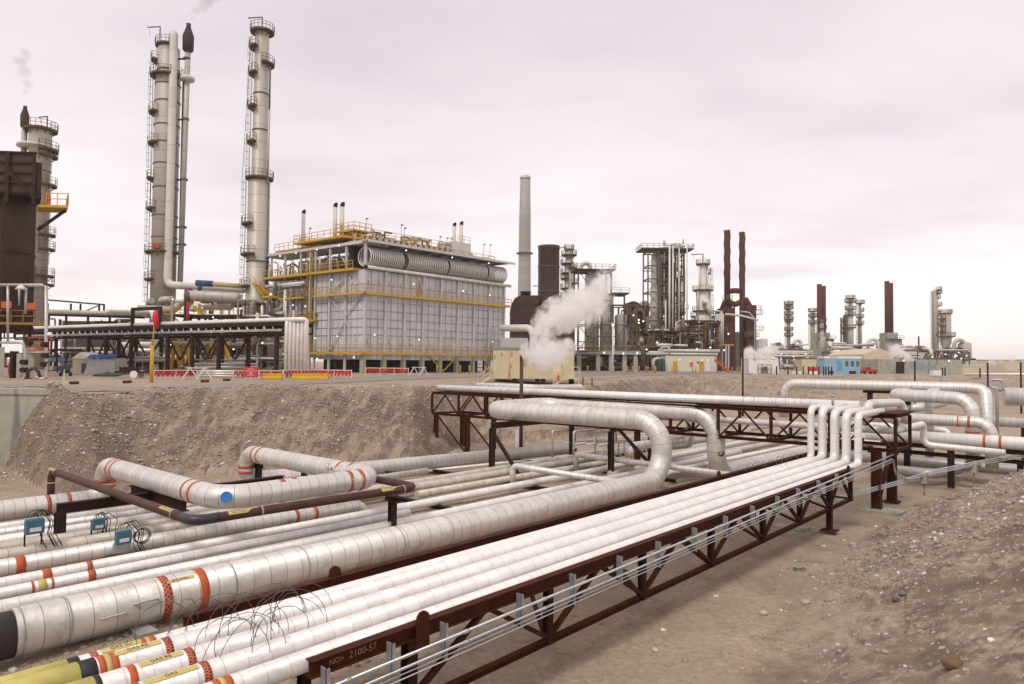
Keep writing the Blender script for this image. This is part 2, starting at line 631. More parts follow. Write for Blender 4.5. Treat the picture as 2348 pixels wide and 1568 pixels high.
# pebbles everywhere, denser on slopes and up on the plateau
col = g.mix(g.m_('MULTIPLY', g.ramp(g.noise(.28, 7, .7, dist=.8), .52, .66), .7), col, (.15, .095, .062))
col = g.mix(g.m_('MULTIPLY', g.ramp(g.noise(1.1, 6, .7), .56, .70), .45), col, (.42, .345, .275))
vor = g.n('ShaderNodeTexVoronoi', i={'Scale': 11.0, 'Randomness': 1.0})
tcg = g.n('ShaderNodeTexCoord'); g.l(tcg.outputs['Object'], vor.inputs['Vector'])
vsz = g.n('ShaderNodeTexVoronoi', i={'Scale': 5.5, 'Randomness': 1.0}); g.l(tcg.outputs['Object'], vsz.inputs['Vector'])
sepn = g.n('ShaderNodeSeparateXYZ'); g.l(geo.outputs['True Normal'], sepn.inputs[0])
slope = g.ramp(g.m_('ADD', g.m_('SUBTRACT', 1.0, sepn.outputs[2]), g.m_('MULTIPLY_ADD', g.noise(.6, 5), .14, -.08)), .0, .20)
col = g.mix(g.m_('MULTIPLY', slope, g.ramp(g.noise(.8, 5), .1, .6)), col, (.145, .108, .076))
sc0 = g.n('ShaderNodeSeparateColor'); g.l(vor.outputs['Color'], sc0.inputs[0])
peb = g.ramp(g.m_('SUBTRACT', g.m_('MULTIPLY_ADD', sc0.outputs[2], .24, .08), vor.outputs['Distance']), 0, .05)
pebc = g.mix(g.m_('FRACT', g.m_('MULTIPLY', vor.outputs['Color'], 3.7)), (.46, .38, .32), (.22, .17, .135))
sc_ = g.n('ShaderNodeSeparateColor'); g.l(vor.outputs['Color'], sc_.inputs[0])
keep = g.m_('GREATER_THAN', sc_.outputs[0], g.m_('MULTIPLY_ADD', slope, -.62, .86))
pm = g.m_('MULTIPLY', peb, keep)
col = g.mix(pm, col, pebc)
sc2 = g.n('ShaderNodeSeparateColor'); g.l(vsz.outputs['Color'], sc2.inputs[0])
peb2 = g.m_('MULTIPLY', g.m_('LESS_THAN', vsz.outputs['Distance'], .2), g.m_('MULTIPLY', g.m_('GREATER_THAN', sc2.outputs[1], .45), slope))
col = g.mix(peb2, col, (.46, .38, .33))
g.l(col, g.b.inputs['Base Color'])
g.b.inputs['Roughness'].default_value = .95
b1 = g.bump(fine, .5, .06)
b2 = g.bump(g.m_('MULTIPLY', pm, 1.0), .6, .03, b1)
g.l(b2, g.b.inputs['Normal'])
mb = MB(); mb.v = [V(v) for v in vs]; mb.f = fs; mb.sm = [True] * len(fs); mb.uv = [None] * len(fs)
ground = mb.build('ground', g.m, loc=(0, 0, 0))
tag(ground, kind='structure')

# road and gravel yard: thin sheets draped over the plateau
road_m = paint('grey_road_gravel', (.31, .27, .24), (.26, .225, .20), rough=.95, scale=.6, bump=.35, bscale=30)
lot_m = paint('grey_yard_gravel', (.27, .235, .215), (.225, .195, .18), rough=.95, scale=.35, bump=.35, bscale=25)


def sheet(name, near, far, mat, dz, z=PL):
    N, M = 60, 10

    def samp(pl, t):
        t *= len(pl) - 1
        i = min(int(t), len(pl) - 2)
        t -= i
        return V(pl[i]).lerp(V(pl[i + 1]), t)
    A = [onz(x, y, z) for x, y in near]; B = [onz(x, y, z) for x, y in far]
    b = MB(); v = []; f = []
    for i in range(N + 1):
        p, q = samp(A, i / N), samp(B, i / N)
        for j in range(M + 1):
            r = p.lerp(q, j / M)
            v.append((r.x, r.y, H(r.x, r.y) + dz))
    for i in range(N):
        for j in range(M):
            a_ = i * (M + 1) + j
            f.append((a_, a_ + M + 1, a_ + M + 2, a_ + 1))
    b.add(v, f)
    return tag(b.build(name, mat), kind='structure')


sheet('road', [(-300, 888), (110, 889), (165, 899), (400, 896), (600, 886), (900, 872), (1120, 863)], [(-300, 881), (110, 882), (165, 889), (400, 885), (600, 875), (900, 861), (1120, 853.5)], road_m, .03)
sheet('gravel_yard', [(1322, 868), (1480, 861), (1600, 858.5), (1760, 856.5)], [(1322, 848.5), (1480, 847.5), (1600, 847), (1760, 847)], lot_m, .03)

# far hills on the right horizon
hm = paint('far_hill', (.22, .21, .20), (.17, .17, .16), rough=1, scale=.01)
b = MB(); v = []; f = []
N = 120
for j, (yy, hh) in enumerate([(1500, 0), (1900, .75), (2300, 1), (2900, .2)]):
    for i in range(N + 1):
        x = -200 + i * 45
        h = (16 + 22 * ss(900, 2200, x) + 9 * fbm(x, yy, .004, 4)) * hh
        v.append((x, yy + 60 * fbm(x, 0, .002), PL - 1 + max(0, h)))
for j in range(3):
    for i in range(N):
        a_ = j * (N + 1) + i
        f.append((a_, a_ + 1, a_ + N + 2, a_ + N + 1))
b.add(v, f, True)
tag(b.build('hills', hm), kind='structure')


# ------------------------------------------------------------------ stones
def ico(r, squash, seed, sub=1):
    bm = bmesh.new()
    bmesh.ops.create_icosphere(bm, subdivisions=sub, radius=1)
    rnd = random.Random(seed)
    sx, sy, sz = r * rnd.uniform(.8, 1.3), r * rnd.uniform(.8, 1.2), r * squash
    for q in bm.verts:
        n3 = 1 + .25 * noise.noise(q.co * 1.3 + V((seed * 7.1, 0, 0)))
        q.co = V((q.co.x * sx * n3, q.co.y * sy * n3, q.co.z * sz * n3))
    out_ = ([q.co.copy() for q in bm.verts], [[x.index for x in fc.verts] for fc in bm.faces])
    bm.free()
    return out_


protos = [ico(1, random.uniform(.5, .8), i) for i in range(14)]
st = NT('stone_mix')
gi = st.n('ShaderNodeNewGeometry')
rampn = st.n('ShaderNodeValToRGB')
for e, (p, c) in zip([rampn.color_ramp.elements[0], rampn.color_ramp.elements[1]] + [rampn.color_ramp.elements.new(.5) for _ in range(3)],
                     [(0, (.44, .35, .285, 1)), (1, (.54, .46, .40, 1)), (.3, (.27, .205, .16, 1)), (.6, (.48, .39, .325, 1)), (.85, (.20, .185, .185, 1))]):
    e.position = p; e.color = c
st.l(gi.outputs['Random Per Island'], rampn.inputs[0])
st.l(st.mix(st.ramp(st.noise(18, 4), .3, .8), rampn.outputs[0], (.27, .21, .17)), st.b.inputs['Base Color'])
st.b.inputs['Roughness'].default_value = .9


def scatter(name, n, sample, rmin, rmax, powr=3.0):
    b = MB()
    k = 0
    while k < n:
        p = sample()
        if p is None: continue
        k += 1
        r = rmin + (rmax - rmin) * random.random() ** powr
        pv, pf = random.choice(protos)
        m = Matrix.Rotation(random.uniform(0, 2 * PI), 3, 'Z') @ Matrix.Rotation(random.uniform(-.3, .3), 3, 'X')
        z = H(p[0], p[1]) - r * .02
        b.add([m @ (q * r) + V((p[0], p[1], z)) for q in pv], pf, True)
    return tag(b.build(name, st.m, loc=(0, 0, 0)), kind='stuff')


def s_mound():
    u = random.uniform(5, 33); w = random.uniform(-4, 7.2)
    p = UW(u, w)
    dens = ss(7.0, 4.0, w) if False else 1.0
    n3 = .5 + .5 * noise.noise(V((p.x * .35, p.y * .35, 3)))
    den = (.10 + .90 * ss(15, 21, u)) * (.12 + .88 * (1 - ss(4.8, 6.6, w))) * (.35 + n3)
    if random.random() > den: return None
    return p


def s_bank():
    px_ = random.uniform(-150, 2400)
    a = (px_ - CX) / F
    cy, cz = crest(a)
    t = random.random() ** .8
    y = cy * (.835 + .175 * t)
    if random.random() > (40 / y) ** .5: return None
    return (a * y, y)


def s_floor():
    u = random.uniform(4, 60); w = random.uniform(5.5, 40)
    p = UW(u, w)
    if p.y < 5 or p.y > 60: return None
    if random.random() > .25 + .75 * max(0, noise.noise(V((p.x * .2, p.y * .2, 9)))): return None
    return p


scatter('gravel_on_near_bank', 24000, s_mound, .010, .078, 4.0)
scatter('gravel_on_far_bank', 13000, s_bank, .022, .11, 3.5)
scatter('gravel_on_pit_floor', 2600, s_floor, .015, .09, 4.0)
def s_rub():
    p = UW(random.uniform(-1, 8), random.uniform(10.3, 14.9))
    return p


scatter('rubble', 2200, s_rub, .02, .10, 3.0)
sgroup = 'single larger stones on the sand'
big_st = [(1847, 1384, .10, 'light grey stone standing alone on the sand at far end of near rack', (.45, .42, .38)),
          (1750, 1409, .105, 'pale angular stone on open sand right of pipe rack', (.55, .47, .41)),
          (2053, 1381, .085, 'dark blue grey stone beside a second dark one on the right slope', (.13, .12, .14)),
          (2070, 1365, .08, 'bluish grey round stone just above darker stone', (.20, .19, .22)),
          (1955, 1250, .11, 'pinkish oval stone on sand before the gravel slope', (.48, .36, .30)),
          (2186, 1530, .12, 'brown rounded stone near the bottom right of slope', (.20, .12, .075)),
          (1502, 1493, .07, 'small white stone on bare sand near bottom rail', (.58, .52, .46)),
          (2105, 1160, .14, 'tan boulder at foot of the stony slope beyond rack', (.42, .30, .21))]
for i, (x, y, r, lb, c) in enumerate(big_st):
    hit = None
    for kk in range(60, 700):
        q = aty(x, y, kk * .05)
        if q.z < H(q.x, q.y):
            hit = q; break
    if hit is None: continue
    pv, pf = ico(r, .6, 30 + i, 3)
    b = MB(); b.add([q + V((hit.x, hit.y, H(hit.x, hit.y) + r * .25)) for q in pv], pf, True)
    tag(b.build('stone', paint('stone_tone_%d' % i, c, tuple(q * .75 for q in c), rough=.9, scale=9, bump=.4)), lb, 'stone')
# ------------------------------------------------------------------ pipe helpers
def tapemat(name, c, dark=None, nx=.05, ny=28):
    k = NT(name)
    t = k.n('ShaderNodeTexCoord')
    sp = k.n('ShaderNodeSeparateXYZ'); k.l(t.outputs['UV'], sp.inputs[0])
    if dark:
        fx = k.m_('FRACT', k.m_('DIVIDE', sp.outputs[0], nx))
        row = k.m_('FLOOR', k.m_('DIVIDE', sp.outputs[0], nx))
        fy = k.m_('FRACT', k.m_('ADD', k.m_('MULTIPLY', sp.outputs[1], ny), k.m_('MULTIPLY', row, .5)))
        on = k.m_('MULTIPLY', k.m_('LESS_THAN', fy, .42), k.m_('MULTIPLY', k.m_('GREATER_THAN', fx, .12), k.m_('LESS_THAN', fx, .88)))
        col = k.mix(on, c, dark)
    else:
        col = k.mix(k.ramp(k.noise(9, 4), .3, .7), c, tuple(q * .85 for q in c))
    col = k.mix(k.ramp(k.noise(4, 5), .6, .8), col, (.45, .30, .22))
    k.l(col, k.b.inputs['Base Color'])
    k.b.inputs['Roughness'].default_value = .5
    return k.m


CHECK = tapemat('checked_orange_tape', (.58, .13, .05), (.03, .015, .012))
YTAPE = tapemat('yellow_label_tape', (.62, .50, .15))
DOTS = tapemat('white_dotted_tape', (.10, .06, .055), (.8, .78, .75), .06, 26)
TAPES = {'o': ('orange_band', ORANGE), 'c': ('checked_band', CHECK), 'y': ('yellow_band', YTAPE), 'd': ('dotted_band', DOTS), 'p': ('yellow_wrap', YELP), 'k': ('black_band', BLACKT), 's': ('steel_band', STEEL_GALV)}


def pipe(name, label, pts, r, mat, bend=None, group=None, n=20, bands=(), cat='pipe', seg=8):
    """one pipe: an Empty with its run, tape bands (segment, metres along it, width, kind) as parts"""
    bend = 2.4 * r if bend is None else bend
    b = MB(); b.tube(pts, r, n, bend, seg=seg)
    if not bands:
        o = b.build(name, mat, loc=pts[0])
        return tag(o, label, cat, group)
    t = thing(name, label, cat, pts[0], group)
    b.build('pipe_run', mat, t)
    for s, d, w, kd in bands:
        p, q = V(pts[s]), V(pts[s + 1])
        dn = (q - p).normalized()
        c = p + dn * d
        nm, m = TAPES[kd]
        bb = MB(); bb.tube([c - dn * w / 2, c + dn * w / 2], r + .006, 28)
        bb.build(nm, m, t)
    return t


def text_mesh(txt, size, extr=0.0):
    cu = bpy.data.curves.new('t', 'FONT')
    cu.body = txt; cu.size = size; cu.align_x = 'CENTER'; cu.align_y = 'CENTER'; cu.extrude = extr
    cu.resolution_u = 3
    o = bpy.data.objects.new('t', cu)
    COL.objects.link(o)
    bpy.context.view_layer.update()
    me = bpy.data.meshes.new_from_object(o)
    vs = [v.co.copy() for v in me.vertices]; fs = [tuple(p.vertices) for p in me.polygons]
    bpy.data.objects.remove(o); bpy.data.meshes.remove(me); bpy.data.curves.remove(cu)
    return vs, fs


def wrap_text(txt, c, along, face, r, size, mat, parent, name='lettering'):
    """letters laid round a pipe of radius r; c on the axis, `face` points from the axis to the middle of the text"""
    vs, fs = text_mesh(txt, size)
    along = V(along).normalized(); face = (V(face) - along * V(face).dot(along)).normalized()
    up = along.cross(face) * -1
    if up.z < 0: up = -up
    out_ = []
    for v in vs:
        a = v.y / r
        out_.append(V(c) + along * v.x + (face * math.cos(a) + up * math.sin(a)) * (r + .010))
    b = MB(); b.add(out_, fs)
    return b.build(name, mat, parent)


def flat_text(txt, c, right, up, size, mat, parent, name='lettering', off=.006):
    vs, fs = text_mesh(txt, size)
    right = V(right).normalized(); up = V(up).normalized(); nn = right.cross(up)
    b = MB(); b.add([V(c) + right * v.x + up * v.y + nn * off for v in vs], fs)
    return b.build(name, mat, parent)


def label_tape(c, along, face, r, length, wid, mat, parent, name='yellow_label'):
    along = V(along).normalized(); face = (V(face) - along * V(face).dot(along)).normalized()
    up = along.cross(face) * -1
    if up.z < 0: up = -up
    vs, fs = [], []
    N = 10
    for i in range(N + 1):
        a = (i / N - .5) * wid / r
        for s in (-1, 1):
            vs.append(V(c) + along * s * length / 2 + (face * math.cos(a) + up * math.sin(a)) * (r + .007))
    for i in range(N):
        fs.append((2 * i, 2 * i + 1, 2 * i + 3, 2 * i + 2))
    b = MB(); b.add(vs, fs)
    return b.build(name, mat, parent)


CAMDIR = -WV            # roughly towards the camera from the pipe rack
# ------------------------------------------------------------------ near rack
STEEL_POST = paint('shaded_rust_steel', (.026, .011, .008), (.045, .018, .011), rough=.8, scale=3, stain=(.10, .04, .02), stain_amt=.66)  # darker copy of the rust steel, the posts' shade put into its colour
FW, BW = 7.45, 10.03
rack = thing('pipe_rack', 'long rust brown steel truss rack carrying five white pipes across the foreground', 'pipe rack', UW(4.8, 7.5, 0))
U0, U1 = 4.78, 26.7
for w, nm in ((FW, 'front_girder'), (BW, 'back_girder')):
    b = MB(); b.ibeam(UW(U0 if w == FW else 4.4, w, 1.695), UW(U1 if w == FW else 38, w, 1.695), .15, .21, .016)
    b.build(nm, STEEL_RUST, rack)
    b = MB(); b.ibeam(UW(4.2, w, .70), UW(U1, w, .70), .11, .10, .015)
    b.build('bottom_chord', STEEL_RUST, rack)
nodes = [6.35, 9.4, 12.45, 15.55, 18.65, 21.45, 24.2, 26.5]
for k, u in enumerate(nodes):
    for w in (FW, BW):
        foot = w == FW and k in (0, 6) or w == BW and k in (0, 3, 6)
        b = MB(); b.ibeam(UW(u, w, -.05 if foot else .65), UW(u, w, 1.585), .16 if foot else .13, .17 if foot else .13, .015, up=WV)
        b.build('post', STEEL_POST, rack)
        if foot:
            b = MB(); b.hexa(UW(u, w, .01), DV * .24, WV * .24, Z3 * .02); b.build('base_plate', STEEL_RUST, rack)
        if k < len(nodes) - 1:
            um = (u + nodes[k + 1]) / 2
            for sgn in (0, 1):
                b = MB()
                p, q = (UW(u + .05, w, .78), UW(um - .08, w, 1.60)) if sgn == 0 else (UW(um + .08, w, 1.60), UW(nodes[k + 1] - .05, w, .78))
                b.beam(p, q, .09, .07); b.build('brace', STEEL_RUST, rack)
    b = MB(); b.ibeam(UW(u, FW + .08, 1.56), UW(u, BW - .08, 1.56), .12, .10, .012); b.build('cross_beam', STEEL_RUST, rack)
    b = MB(); b.beam(UW(u, FW + .05, .72), UW(min(u + 2.4, U1), BW - .05, .72), .08, .06); b.build('plan_brace', STEEL_RUST, rack)
# lifting lugs
for u, w in ((6.50, FW - .1), (6.9, BW), (25.9, FW - .1), (21.5, BW)):
    b = MB(); c = UW(u, w, 1.80)
    N = 14
    ring = [(-.11, -.35)] + [(-.11 * math.cos(PI * i / N), .11 * math.sin(PI * i / N) + .06) for i in range(N + 1)] + [(.11, -.35)]
    v1 = [c + DV * x + Z3 * z + WV * .02 for x, z in ring]; v2 = [c + DV * x + Z3 * z - WV * .02 for x, z in ring]
    m = len(ring)
    b.add(v1 + v2, [tuple(range(m)), tuple(range(2 * m - 1, m - 1, -1))] + [(i, (i + 1) % m + 0, (i + 1) % m + m, i + m) for i in range(m)])
    b.tube([c + Z3 * .05 - WV * .035, c + Z3 * .05 + WV * .035], .062, 14)
    b.build('lifting_lug', STEEL_RUST, rack)
    b = MB(); b.tube([c + Z3 * .05 - WV * .040, c + Z3 * .05 + WV * .040], .028, 12); b.build('lug_hole', SHADE_BLACK, rack)
CHALK = flat('orange_chalk', (.42, .20, .09), .9)
flat_text('2100-57', UW(5.56, FW - .013, 1.69), DV, Z3, .13, CHALK, rack, 'chalk_number')
flat_text('NO>', UW(5.16, FW - .013, 1.685), DV, Z3, .10, CHALK, rack, 'chalk_mark')

# conduits clamped to the front of the rack
zc_ = [(1.54, .024), (1.39, .022), (1.32, .010), (1.255, .010)]


def zcon(u): return .20 * (u - 9.6) / 16.4 if u < 26 else .20 + .13 * (u - 26) / 5.2


cg = 'grey electrical conduits clamped along the rack front'
nm_c = ['thick upper grey conduit along the front of the near pipe rack', 'second thick grey conduit just below the topmost one on rack',
        'thin conduit directly under the two thick ones on the rack front', 'lowest thin conduit on the front of the near rack']
for i, (z, r) in enumerate(zc_):
    pts = [UW(3.4, FW - .20, z + zcon(3.4)), UW(26.0, FW - .20, z + zcon(26)), UW(31.2, FW - .3, z + zcon(31.2))]
    if i >= 1:
        pts += [aty(2053 - i, 1078 + 3 * i, 28.2), aty(2080, 1096 + 3 * i, 28.4), aty(2135, 1086 + 3 * i, 28.8)]
    t = thing('conduit', nm_c[i], 'conduit', pts[0], cg)
    b = MB(); b.tube(pts, r, 8, .3 if i else 0); b.build('conduit_run', CONDUIT, t)
    if i < 2:
        for u in (5.15, 7.2, 9.0, 12.3, 15.4, 18.2, 21.0, 24.2):
            b = MB(); b.tube([UW(u, FW - .20, z + zcon(u)), UW(u + .09, FW - .20, z + zcon(u))], r + .008, 10); b.build('coupling', CONDUIT, t)
sg = 'slotted galvanised channels holding the conduits'
us_ = [4.95, 5.95, 6.9, 8.55, 9.95, 11.45, 12.9, 14.5, 16.1, 17.7, 19.4, 21.0, 22.8, 24.6, 26.3]
mb0 = MB()
mb0.box(-.02, .02, -.04, -.03, -.52, 0); mb0.box(-.02, -.015, -.03, .0, -.52, 0); mb0.box(.015, .02, -.03, .0, -.52, 0)
mb0.box(-.05, -.035, -.02, .06, -.40, .02)
proto = mb0.build('channel_strut', STEEL_GALV, loc=(0, 0, 0))
tag(proto, 'slotted galvanised channel bolted upright to the near rack girder holding conduits', 'bracket', sg)
ang = math.atan2(DV.y, DV.x)
for i, u in enumerate(us_):
    o = proto if i == 0 else dup(proto)
    o.location = UW(u, FW - .125, 1.72 + zcon(u) * .5); o.rotation_euler = (0, 0, ang)

# the five white pipes on the rack, each turning up to the cross rack
P5 = [(9.49, .13), (9.12, .165), (8.60, .162), (8.12, .155), (7.66, .133)]
ends = [28.6, 28.8, 28.6, 28.4, 28.25]
p5l = ['rearmost white pipe on the near rack, with yellow capped left end', 'thick white pipe on near rack, second from the back, yellow capped end',
       'middle white pipe of the five on the near rack', 'second white pipe from the front of the near rack', 'front white pipe tucked behind the front girder of the near rack']
BU = [(3.08, 3.70), (3.10, 3.78), (3.18, 3.83), (3.05, 3.80), (3.78, 3.9)]
bandsets = [[(0, .9, 1.8, 'p'), (0, 1.86, .12, 'k'), (0, BU[0][0] - 1, .08, 'c'), (0, BU[0][1] - 1.06, .06, 'o'), (0, BU[0][1] - 1, .05, 'y'), (0, BU[0][1] - .94, .06, 'o')],
            [(0, .9, 1.8, 'p'), (0, 1.89, .17, 'k'), (0, BU[1][0] - 1.07, .07, 'o'), (0, BU[1][0] - 1, .06, 'y'), (0, BU[1][0] - .93, .07, 'o'), (0, BU[1][1] - 1, .09, 'c')],
            [(0, .9, 1.8, 'p'), (0, 1.83, .06, 'k'), (0, BU[2][0] - 1, .08, 'o'), (0, BU[2][1] - 1, .09, 'c')],
            [(0, BU[3][0] - 1, .08, 'o'), (0, BU[3][1] - 1, .09, 'c')],
            [(0, 2.72, .07, 'o'), (0, 2.79, .06, 'y'), (0, 2.86, .07, 'o')]]
for i, ((w, r), ue) in enumerate(zip(P5, ends)):
    z = 1.575 + r
    u0 = [1.0, 1.0, 1.0, 1.0, 1.0][i]
    zt = 3.72 - .04 * i
    pts = [UW(u0, w, z), UW(ue, w, z), UW(ue, w, zt), UW(31.6, w, zt)]
    t = pipe('rack_pipe', p5l[i], pts, r, WHITE, bend=r * 2.1, bands=bandsets[i], n=28, group='white insulated pipes lying on the near rack')
    if i in (0, 1, 2, 3):
        c = UW((BU[i][0] + BU[i][1]) / 2, w, z)
        label_tape(c, DV, Z3 + CAMDIR * .25, r, BU[i][1] - BU[i][0] - .16, .085, YTAPE, t)
        wrap_text(('GAS SU', 'GAS RE', 'GAS RE', 'GAS')[i], c, DV, Z3 + CAMDIR * .25, r, .075, BLACKT, t)
# riser number for scale marks and a bleed valve on the middle riser
b = MB(); b.tube([UW(28.6, 8.66, 3.86), UW(28.6, 8.66, 4.22)], .05, 10); b.tube([UW(28.5, 8.66, 4.12), UW(28.7, 8.66, 4.12)], .035, 8)
b.tube([UW(28.6, 8.66, 4.22), UW(28.6, 8.66, 4.26)], .09, 12)
tag(b.build('bleed_valve', STEEL_GALV), 'small upright bleed valve on top of the middle riser elbow', 'valve')


def wire_coil(name, label, pts, R0, n, seed, mat=WIRE, r=.006):
    rnd = random.Random(seed)
    b = MB()
    for i in range(n):
        t = i / max(1, n - 1)
        t *= len(pts) - 1
        k = min(int(t), len(pts) - 2)
        c = V(pts[k]).lerp(V(pts[k + 1]), t - k) + V((rnd.uniform(-.05, .05), rnd.uniform(-.08, .08), 0))
        R_ = R0 * rnd.uniform(.75, 1.2)
        ax1 = (DV * rnd.uniform(.6, 1) + WV * rnd.uniform(-.7, .7)).normalized()
        ax2 = (Z3 + DV * rnd.uniform(-.3, .3)).normalized()
        a0 = rnd.uniform(-.25, .1)
        P_ = [c + ax1 * math.cos(a) * R_ + ax2 * math.sin(a) * R_ * rnd.uniform(.97, 1.03) for a in [a0 + (PI + .35) * j / 14 for j in range(15)]]
        b.tube(P_, r, 5, caps=False)
    return tag(b.build(name, mat), label, 'wire')


wire_coil('wire_coil', 'tangled grey wire loops standing on the white rack pipes near the front', [UW(3.9, 9.35, 1.90), UW(4.6, 8.9, 1.88), UW(5.5, 8.7, 1.88), UW(4.8, 8.3, 1.86), UW(4.1, 8.2, 1.86)], .43, 21, 3, r=.0045)
wire_coil('wire_coil', 'small tangle of wire on the rack pipes below the risers', [UW(22.5, 9.6, 1.9), UW(24.6, 9.2, 1.95), UW(26.8, 9.3, 1.95)], .26, 12, 8)
wire_coil('wire_coil', 'wire curls lying on the long white pipe of the cross rack', [UW(32, 13.5, 3.75), UW(32, 11.0, 3.75)], .3, 8, 9, r=.006)

# ------------------------------------------------------------------ big expansion-loop pipe
WB, RB, ZB = 15.0, .43, .50
t = thing('loop_pipe', 'huge aluminium clad pipe rising into a tall expansion loop beside the rack', 'pipe', UW(3.55, WB, .1))
b = MB()
ZL = 2.98
pts = [UW(3.55, WB, ZB), UW(26.55, WB, ZB), UW(26.55, WB - .1, ZL), UW(26.2, 24.9, ZL), UW(31.0, 24.9, ZL + .06), UW(31.2, WB - .3, ZL + .08), UW(31.2, WB - .3, .25), UW(58, WB - .3, .1)]
b.tube(pts, RB, 40, 1.18, seg=12)
b.build('pipe_run', ALU_BIG, t)
for d, w_, kd in ((2.55, .16, 'c'), (3.30, .17, 'o')):
    c = UW(3.55 + d, WB, ZB)
    bb = MB(); bb.tube([c - DV * w_ / 2, c + DV * w_ / 2], RB + .008, 36); bb.build(TAPES[kd][0], TAPES[kd][1], t)
bb = MB(); bb.tube([UW(.5, WB, ZB - .01), UW(3.56, WB, ZB - .01)], RB * .95, 36); bb.build('dark_end', flat('end_wrap', (.05, .04, .04), .6), t)
for u in (3.62, 4.35, 7.5, 9.3, 12.2, 14.0):
    bb = MB(); bb.tube([UW(u, WB, ZB), UW(u + .035, WB, ZB)], RB + .012, 36); bb.build('strap', OLD_ALU, t)
label_tape(UW(6.4, WB, ZB), DV, Z3 * 1.6 + CAMDIR, RB, .55, .08, YTAPE, t)
wrap_text('BITUMEN', UW(6.4, WB, ZB), DV, Z3 * 1.6 + CAMDIR, RB, .08, BLACKT, t)
for k, (u, zz) in enumerate(((4.85, .34), (5.45, .62))):
    f_ = (CAMDIR + Z3 * (zz - .3)).normalized()
    c = UW(u, WB, ZB) + f_ * RB
    bb = MB(); bb.tube([c, c + f_ * .05, c + f_ * .05 + DV * .42 + Z3 * .01, c + DV * .42], .022, 8, .03); bb.build('grab_strap', OLD_ALU, t)
bb = MB(); c = UW(26.55 + .0, WB, ZB)
# blue sticker low on the second drop
c = UW(31.2, WB - .3, 1.25) + (CAMDIR * .85 - DV * .5).normalized() * (RB + .004)
nn = (CAMDIR * .85 - DV * .5).normalized(); sx_ = nn.cross(Z3)
bb.add([c + sx_ * .17 * math.cos(a) + Z3 * .13 * math.sin(a) - nn * (RB - math.sqrt(RB ** 2 - (.17 * math.cos(a)) ** 2)) for a in [2 * PI * i / 20 for i in range(20)]], [tuple(range(20))])
bb.build('blue_sticker', flat('dark_blue_sticker', (.02, .04, .30), .5), t)

# portal frames carrying the loop
def portal(label, u0, u1, w, z, braces, group='brown steel support frames for the pipe loops', wd=.2, foot=0.0):
    t = thing('support_frame', label, 'support', UW(u0, w, 0), group)
    b = MB(); b.ibeam(UW(u0 - .1, w, z - .14), UW(u1 + .1, w, z - .14), wd, .28, .02); b.build('top_beam', STEEL_DARK, t)
    for u in (u0, u1):
        b = MB(); b.ibeam(UW(u, w, foot), UW(u, w, z - .28), wd, wd * 1.15, .02, up=WV); b.build('column', STEEL_DARK, t)
        b = MB(); b.hexa(UW(u, w, foot + .04), DV * .28, WV * .28, Z3 * .05); b.build('footing', CONC, t)
    for (ua, wa, za, ub, wb, zb) in braces:
        b = MB(); b.ibeam(UW(ua, wa, za), UW(ub, wb, zb), .14, .14, .015); b.build('knee_brace', STEEL_DARK, t)
    return t


portal('brown portal frame under the far left end of the tall pipe loop', 24.6, 31.0, 23.0, 2.52, [(24.6, 22.8, 1.9, 24.4, 21.0, .15)], foot=-.1)
portal('brown portal frame seen through the bend of the tall pipe loop', 27.6, 31.2, 18.2, 2.5, [(28.0, 18.0, 2.3, 28.6, 16.4, .5)], foot=-.1)
portal('low black steel beam frame under the orange banded left loop', 6.5, 13.4, 22.9, 1.28, [], wd=.24)
b = MB(); b.ibeam(UW(9.0, 24.6, 1.15), UW(9.0, 20.5, 1.15), .2, .26, .02)
tag(b.build('pipe_shoe_beam', STEEL_DARK), 'short dark beam under the leg of the orange banded loop', 'support')
g2 = 'short brown steel stools under the pipes'
for (u, w, h, lb) in [(14.4, 26.3, 1.30, 'dark post standing under far corner of the orange banded loop'), (13.9, 17.2, 1.28, 'dark post under the near corner of brown gas pipe'),
                      (20.3, 25.3, .45, 'short dark stool under the pipe left of the tall loop post'), (33.3, 24.7, .45, 'short dark stool at orange banded end of the far low pipe')]:
    t = thing('pipe_stool', lb, 'support', UW(u, w, 0), g2)
    b = MB(); b.ibeam(UW(u, w, -.2), UW(u, w, h - .2), .2, .2, .02, up=WV); b.build('post', STEEL_DARK, t)
    b = MB(); b.ibeam(UW(u, w - .35, h - .12), UW(u, w + .35, h - .12), .2, .16, .02); b.build('cap_beam', STEEL_DARK, t)

# ------------------------------------------------------------------ orange-banded loop and natural gas line
WM, RM, ZM, ZE = 26.95, .33, .55, 1.66
pts = [UW(-6, WM, ZM), UW(9.0, WM, ZM), UW(9.0, WM + .05, ZE), UW(9.0, 18.4, ZE), UW(14.15, 18.3, ZE), UW(14.2, WM - .1, ZE), UW(14.2, WM - .1, ZM), UW(33.2, 24.75, .42)]
t = thing('banded_pipe', 'aluminium clad pipe with orange bands making a flat raised loop at left', 'pipe', pts[0])
b = MB(); b.tube(pts, RM, 36, .85, seg=10); b.build('pipe_run', ALU, t)


def band_at(t, p, dn, r, w, kd):
    dn = V(dn).normalized()
    bb = MB(); bb.tube([p - dn * w / 2, p + dn * w / 2], r + .008, 32); return bb.build(TAPES[kd][0], TAPES[kd][1], t)


